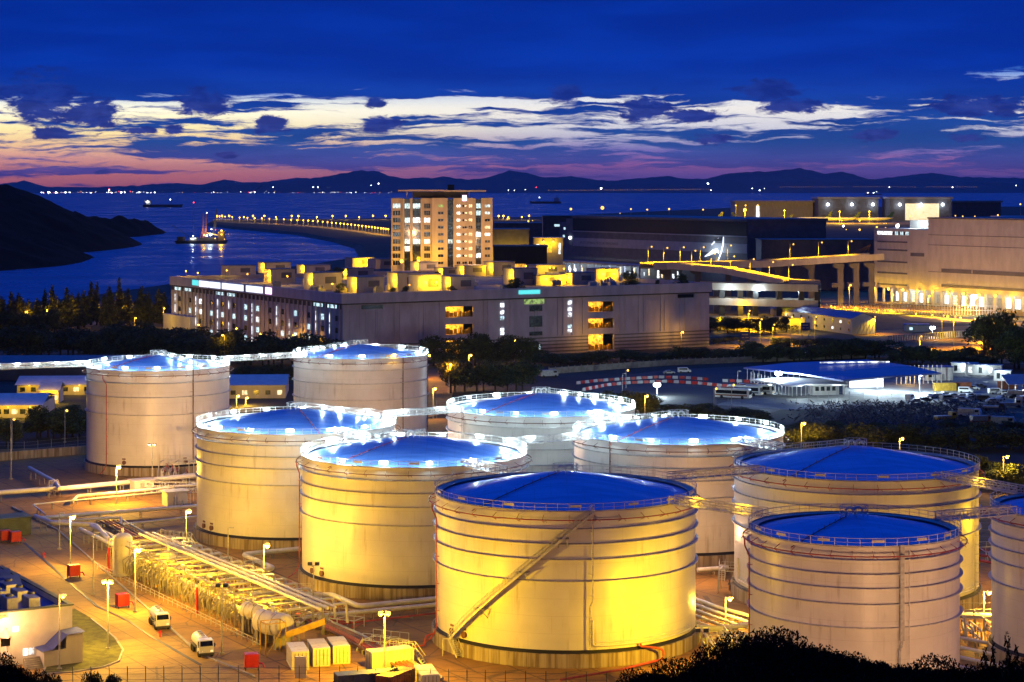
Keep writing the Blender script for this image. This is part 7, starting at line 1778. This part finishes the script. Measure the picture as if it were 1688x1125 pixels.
band(-10, 270, 590, 588, 22, (10, 14), (14, 19), BK, 'dark rounded tree in the belt behind the left catwalk', 'trees behind the left catwalk', yf=6)
band(380, 482, 632, 640, 6, (6, 9), (8, 11), BK + LK, 'small yellow-lit tree between the two furthest tanks', 'small trees between the furthest tanks')
band(712, 880, 606, 604, 9, (9, 13), (11, 15), BK, 'full green tree behind the hidden tank, before the warehouse', 'trees before the warehouse front')
band(730, 870, 650, 644, 9, (8, 12), (11, 14), BK + LK, 'yellow-edged green tree just behind the back middle tank', 'trees behind the back middle tank')
band(870, 1240, 600, 594, 26, (3.5, 5.5), (9, 13), BK, 'dark clipped tree in the row along the depot boundary wall', 'trees along the depot wall')
band(1225, 1470, 596, 592, 19, (5, 8), (11, 15), BK, 'dark full tree in the row between highway and depot', 'trees between highway and depot')
band(1470, 1640, 600, 606, 14, (5.5, 7.5), (10, 13), BK, 'small dark tree with bare stem beside the yellow road', 'stemmed trees beside the yellow road')
band(1620, 1720, 600, 612, 7, (15, 22), (14, 19), BK + LK, 'tall tree group at the right edge beside the depot cabins', 'tall trees at the right edge')
band(1165, 1300, 547, 549, 11, (6, 9), (10, 14), BK, 'dark tree at the foot of the yellow-lit car deck wall', 'trees at the car deck foot')
band(1280, 1430, 573, 575, 10, (3, 5), (9, 12), BK, 'low dark tree on the highway bank before the cabin building', 'trees on the highway bank')
band(1168, 1220, 566, 566, 5, (2.5, 4), (6, 8), LK, 'low yellow-lit shrub on the highway verge', 'verge shrubs', 'shrub')
band(950, 1080, 688, 690, 9, (6, 9), (9, 12), BK + LK, 'yellow-lit bushy tree between the two back right tanks', 'trees behind the right lamp-ringed tank')
band(1060, 1250, 686, 696, 12, (2.5, 5), (10, 13), BK, 'dark bushy tree behind the right lamp-ringed tank', 'dark trees behind the right lamp-ringed tank')
band(1240, 1688, 742, 740, 26, (4, 7), (10, 15), BK, 'dark bushy tree in the unlit strip beyond the wide tank', 'trees in the unlit strip')
band(1290, 1440, 752, 752, 6, (7, 9), (10, 13), LK, 'olive lamp-lit tree just behind the wide unlit tank', 'lamp-lit trees behind the wide tank')
band(1600, 1688, 800, 812, 6, (5, 7), (8, 10), BK + LK, 'bushy tree in the gap behind the two right tanks', 'trees in the right gap')
band(1250, 1688, 712, 708, 18, (1.5, 3), (5, 8), BK, 'low dark shrub among the scrap beyond the tanks', 'shrubs among the scrap', 'shrub')
band(52, 140, 724, 722, 8, (6, 9), (9, 12), BK, 'dark bushy tree left of the far left tank', 'bushy trees left of the far left tank')
band(-10, 24, 735, 735, 3, (6, 8), (8, 10), LK, 'yellowish bush at the left edge near the grey mast', 'bushes at the left edge')
for i, (px, yt, h) in enumerate([(532, 446, 6), (546, 444, 6), (556, 440, 7), (660, 458, 4), (648, 475, 3), (680, 474, 4), (722, 446, 3), (760, 474, 3.5), (874, 462, 6), (866, 466, 5), (1050, 448, 8), (1126, 452, 6), (563, 468, 4), (575, 482, 3), (1085, 462, 3)]):
    b = PX(px, yt + h / 900 * F, RZ); q = to_w(b)
    if q.y < 4 or q.x > WL - 3: q.y = max(q.y, 5); q.x = min(q.x, WL - 4); b = WM @ q; b.z = RZ
    tree(rnd.choice(BK), b, h, h * 1.25, 'roof garden tree on the warehouse, %s counted across the roof' % ORD[i], 'roof garden trees on the warehouse')
# hillside trees below the camera, their shade put into a near-black leaf colour
def zslope(x, y): return min(61.0, 0.02 + max(0.0, (205 - y)) * 0.335)
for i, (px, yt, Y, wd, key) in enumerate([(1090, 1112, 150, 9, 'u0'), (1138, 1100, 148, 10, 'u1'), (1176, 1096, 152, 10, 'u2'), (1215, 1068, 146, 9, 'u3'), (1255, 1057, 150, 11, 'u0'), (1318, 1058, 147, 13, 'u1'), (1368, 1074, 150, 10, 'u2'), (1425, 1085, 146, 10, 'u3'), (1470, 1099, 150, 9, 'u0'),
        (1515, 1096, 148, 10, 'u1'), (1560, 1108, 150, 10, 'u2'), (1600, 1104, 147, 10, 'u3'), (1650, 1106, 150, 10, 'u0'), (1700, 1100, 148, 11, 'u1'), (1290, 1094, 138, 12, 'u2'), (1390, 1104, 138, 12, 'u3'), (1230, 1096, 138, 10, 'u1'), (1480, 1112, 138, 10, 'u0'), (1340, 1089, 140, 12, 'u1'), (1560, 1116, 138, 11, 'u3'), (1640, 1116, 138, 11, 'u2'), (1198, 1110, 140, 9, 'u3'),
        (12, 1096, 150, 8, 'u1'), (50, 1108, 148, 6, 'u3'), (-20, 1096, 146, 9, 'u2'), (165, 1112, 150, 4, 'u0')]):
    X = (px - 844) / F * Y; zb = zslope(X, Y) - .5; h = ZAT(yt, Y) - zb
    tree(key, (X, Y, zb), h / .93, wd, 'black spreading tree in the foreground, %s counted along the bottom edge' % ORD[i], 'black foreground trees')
for i, (px, yt) in enumerate([(1636, 1066), (1662, 1058), (1675, 1080), (1622, 1082)]):
    Y = 140; X = (px - 844) / F * Y; zb = zslope(X, Y) - .5; tree('s%d' % (i % 2), (X, Y, zb), (ZAT(yt, Y) - zb) / .97, 2.2 + i * .3, 'black upright spire-like plant at the bottom right, %s in its clump' % ORD[i], 'spires at the bottom right')
# ---------------------------------------------------------------- evening haze
hz = MB().box(-26000, 26000, -300, 52000, -6, 640).build('haze', bpy.data.materials.new('evening_haze'), kind='stuff')
hm = hz.data.materials[0]; hm.use_nodes = True; n = NT(hm.node_tree)
pv = n.new('ShaderNodeVolumePrincipled'); o = n.new('ShaderNodeOutputMaterial'); n.l.new(pv.outputs[0], o.inputs['Volume'])
pv.inputs['Color'].default_value = (0.78, 0.84, 1.0, 1); pv.inputs['Density'].default_value = 1.5e-5
hz['label'] = 'thin blue evening haze over the whole bay'; hz['category'] = 'haze'
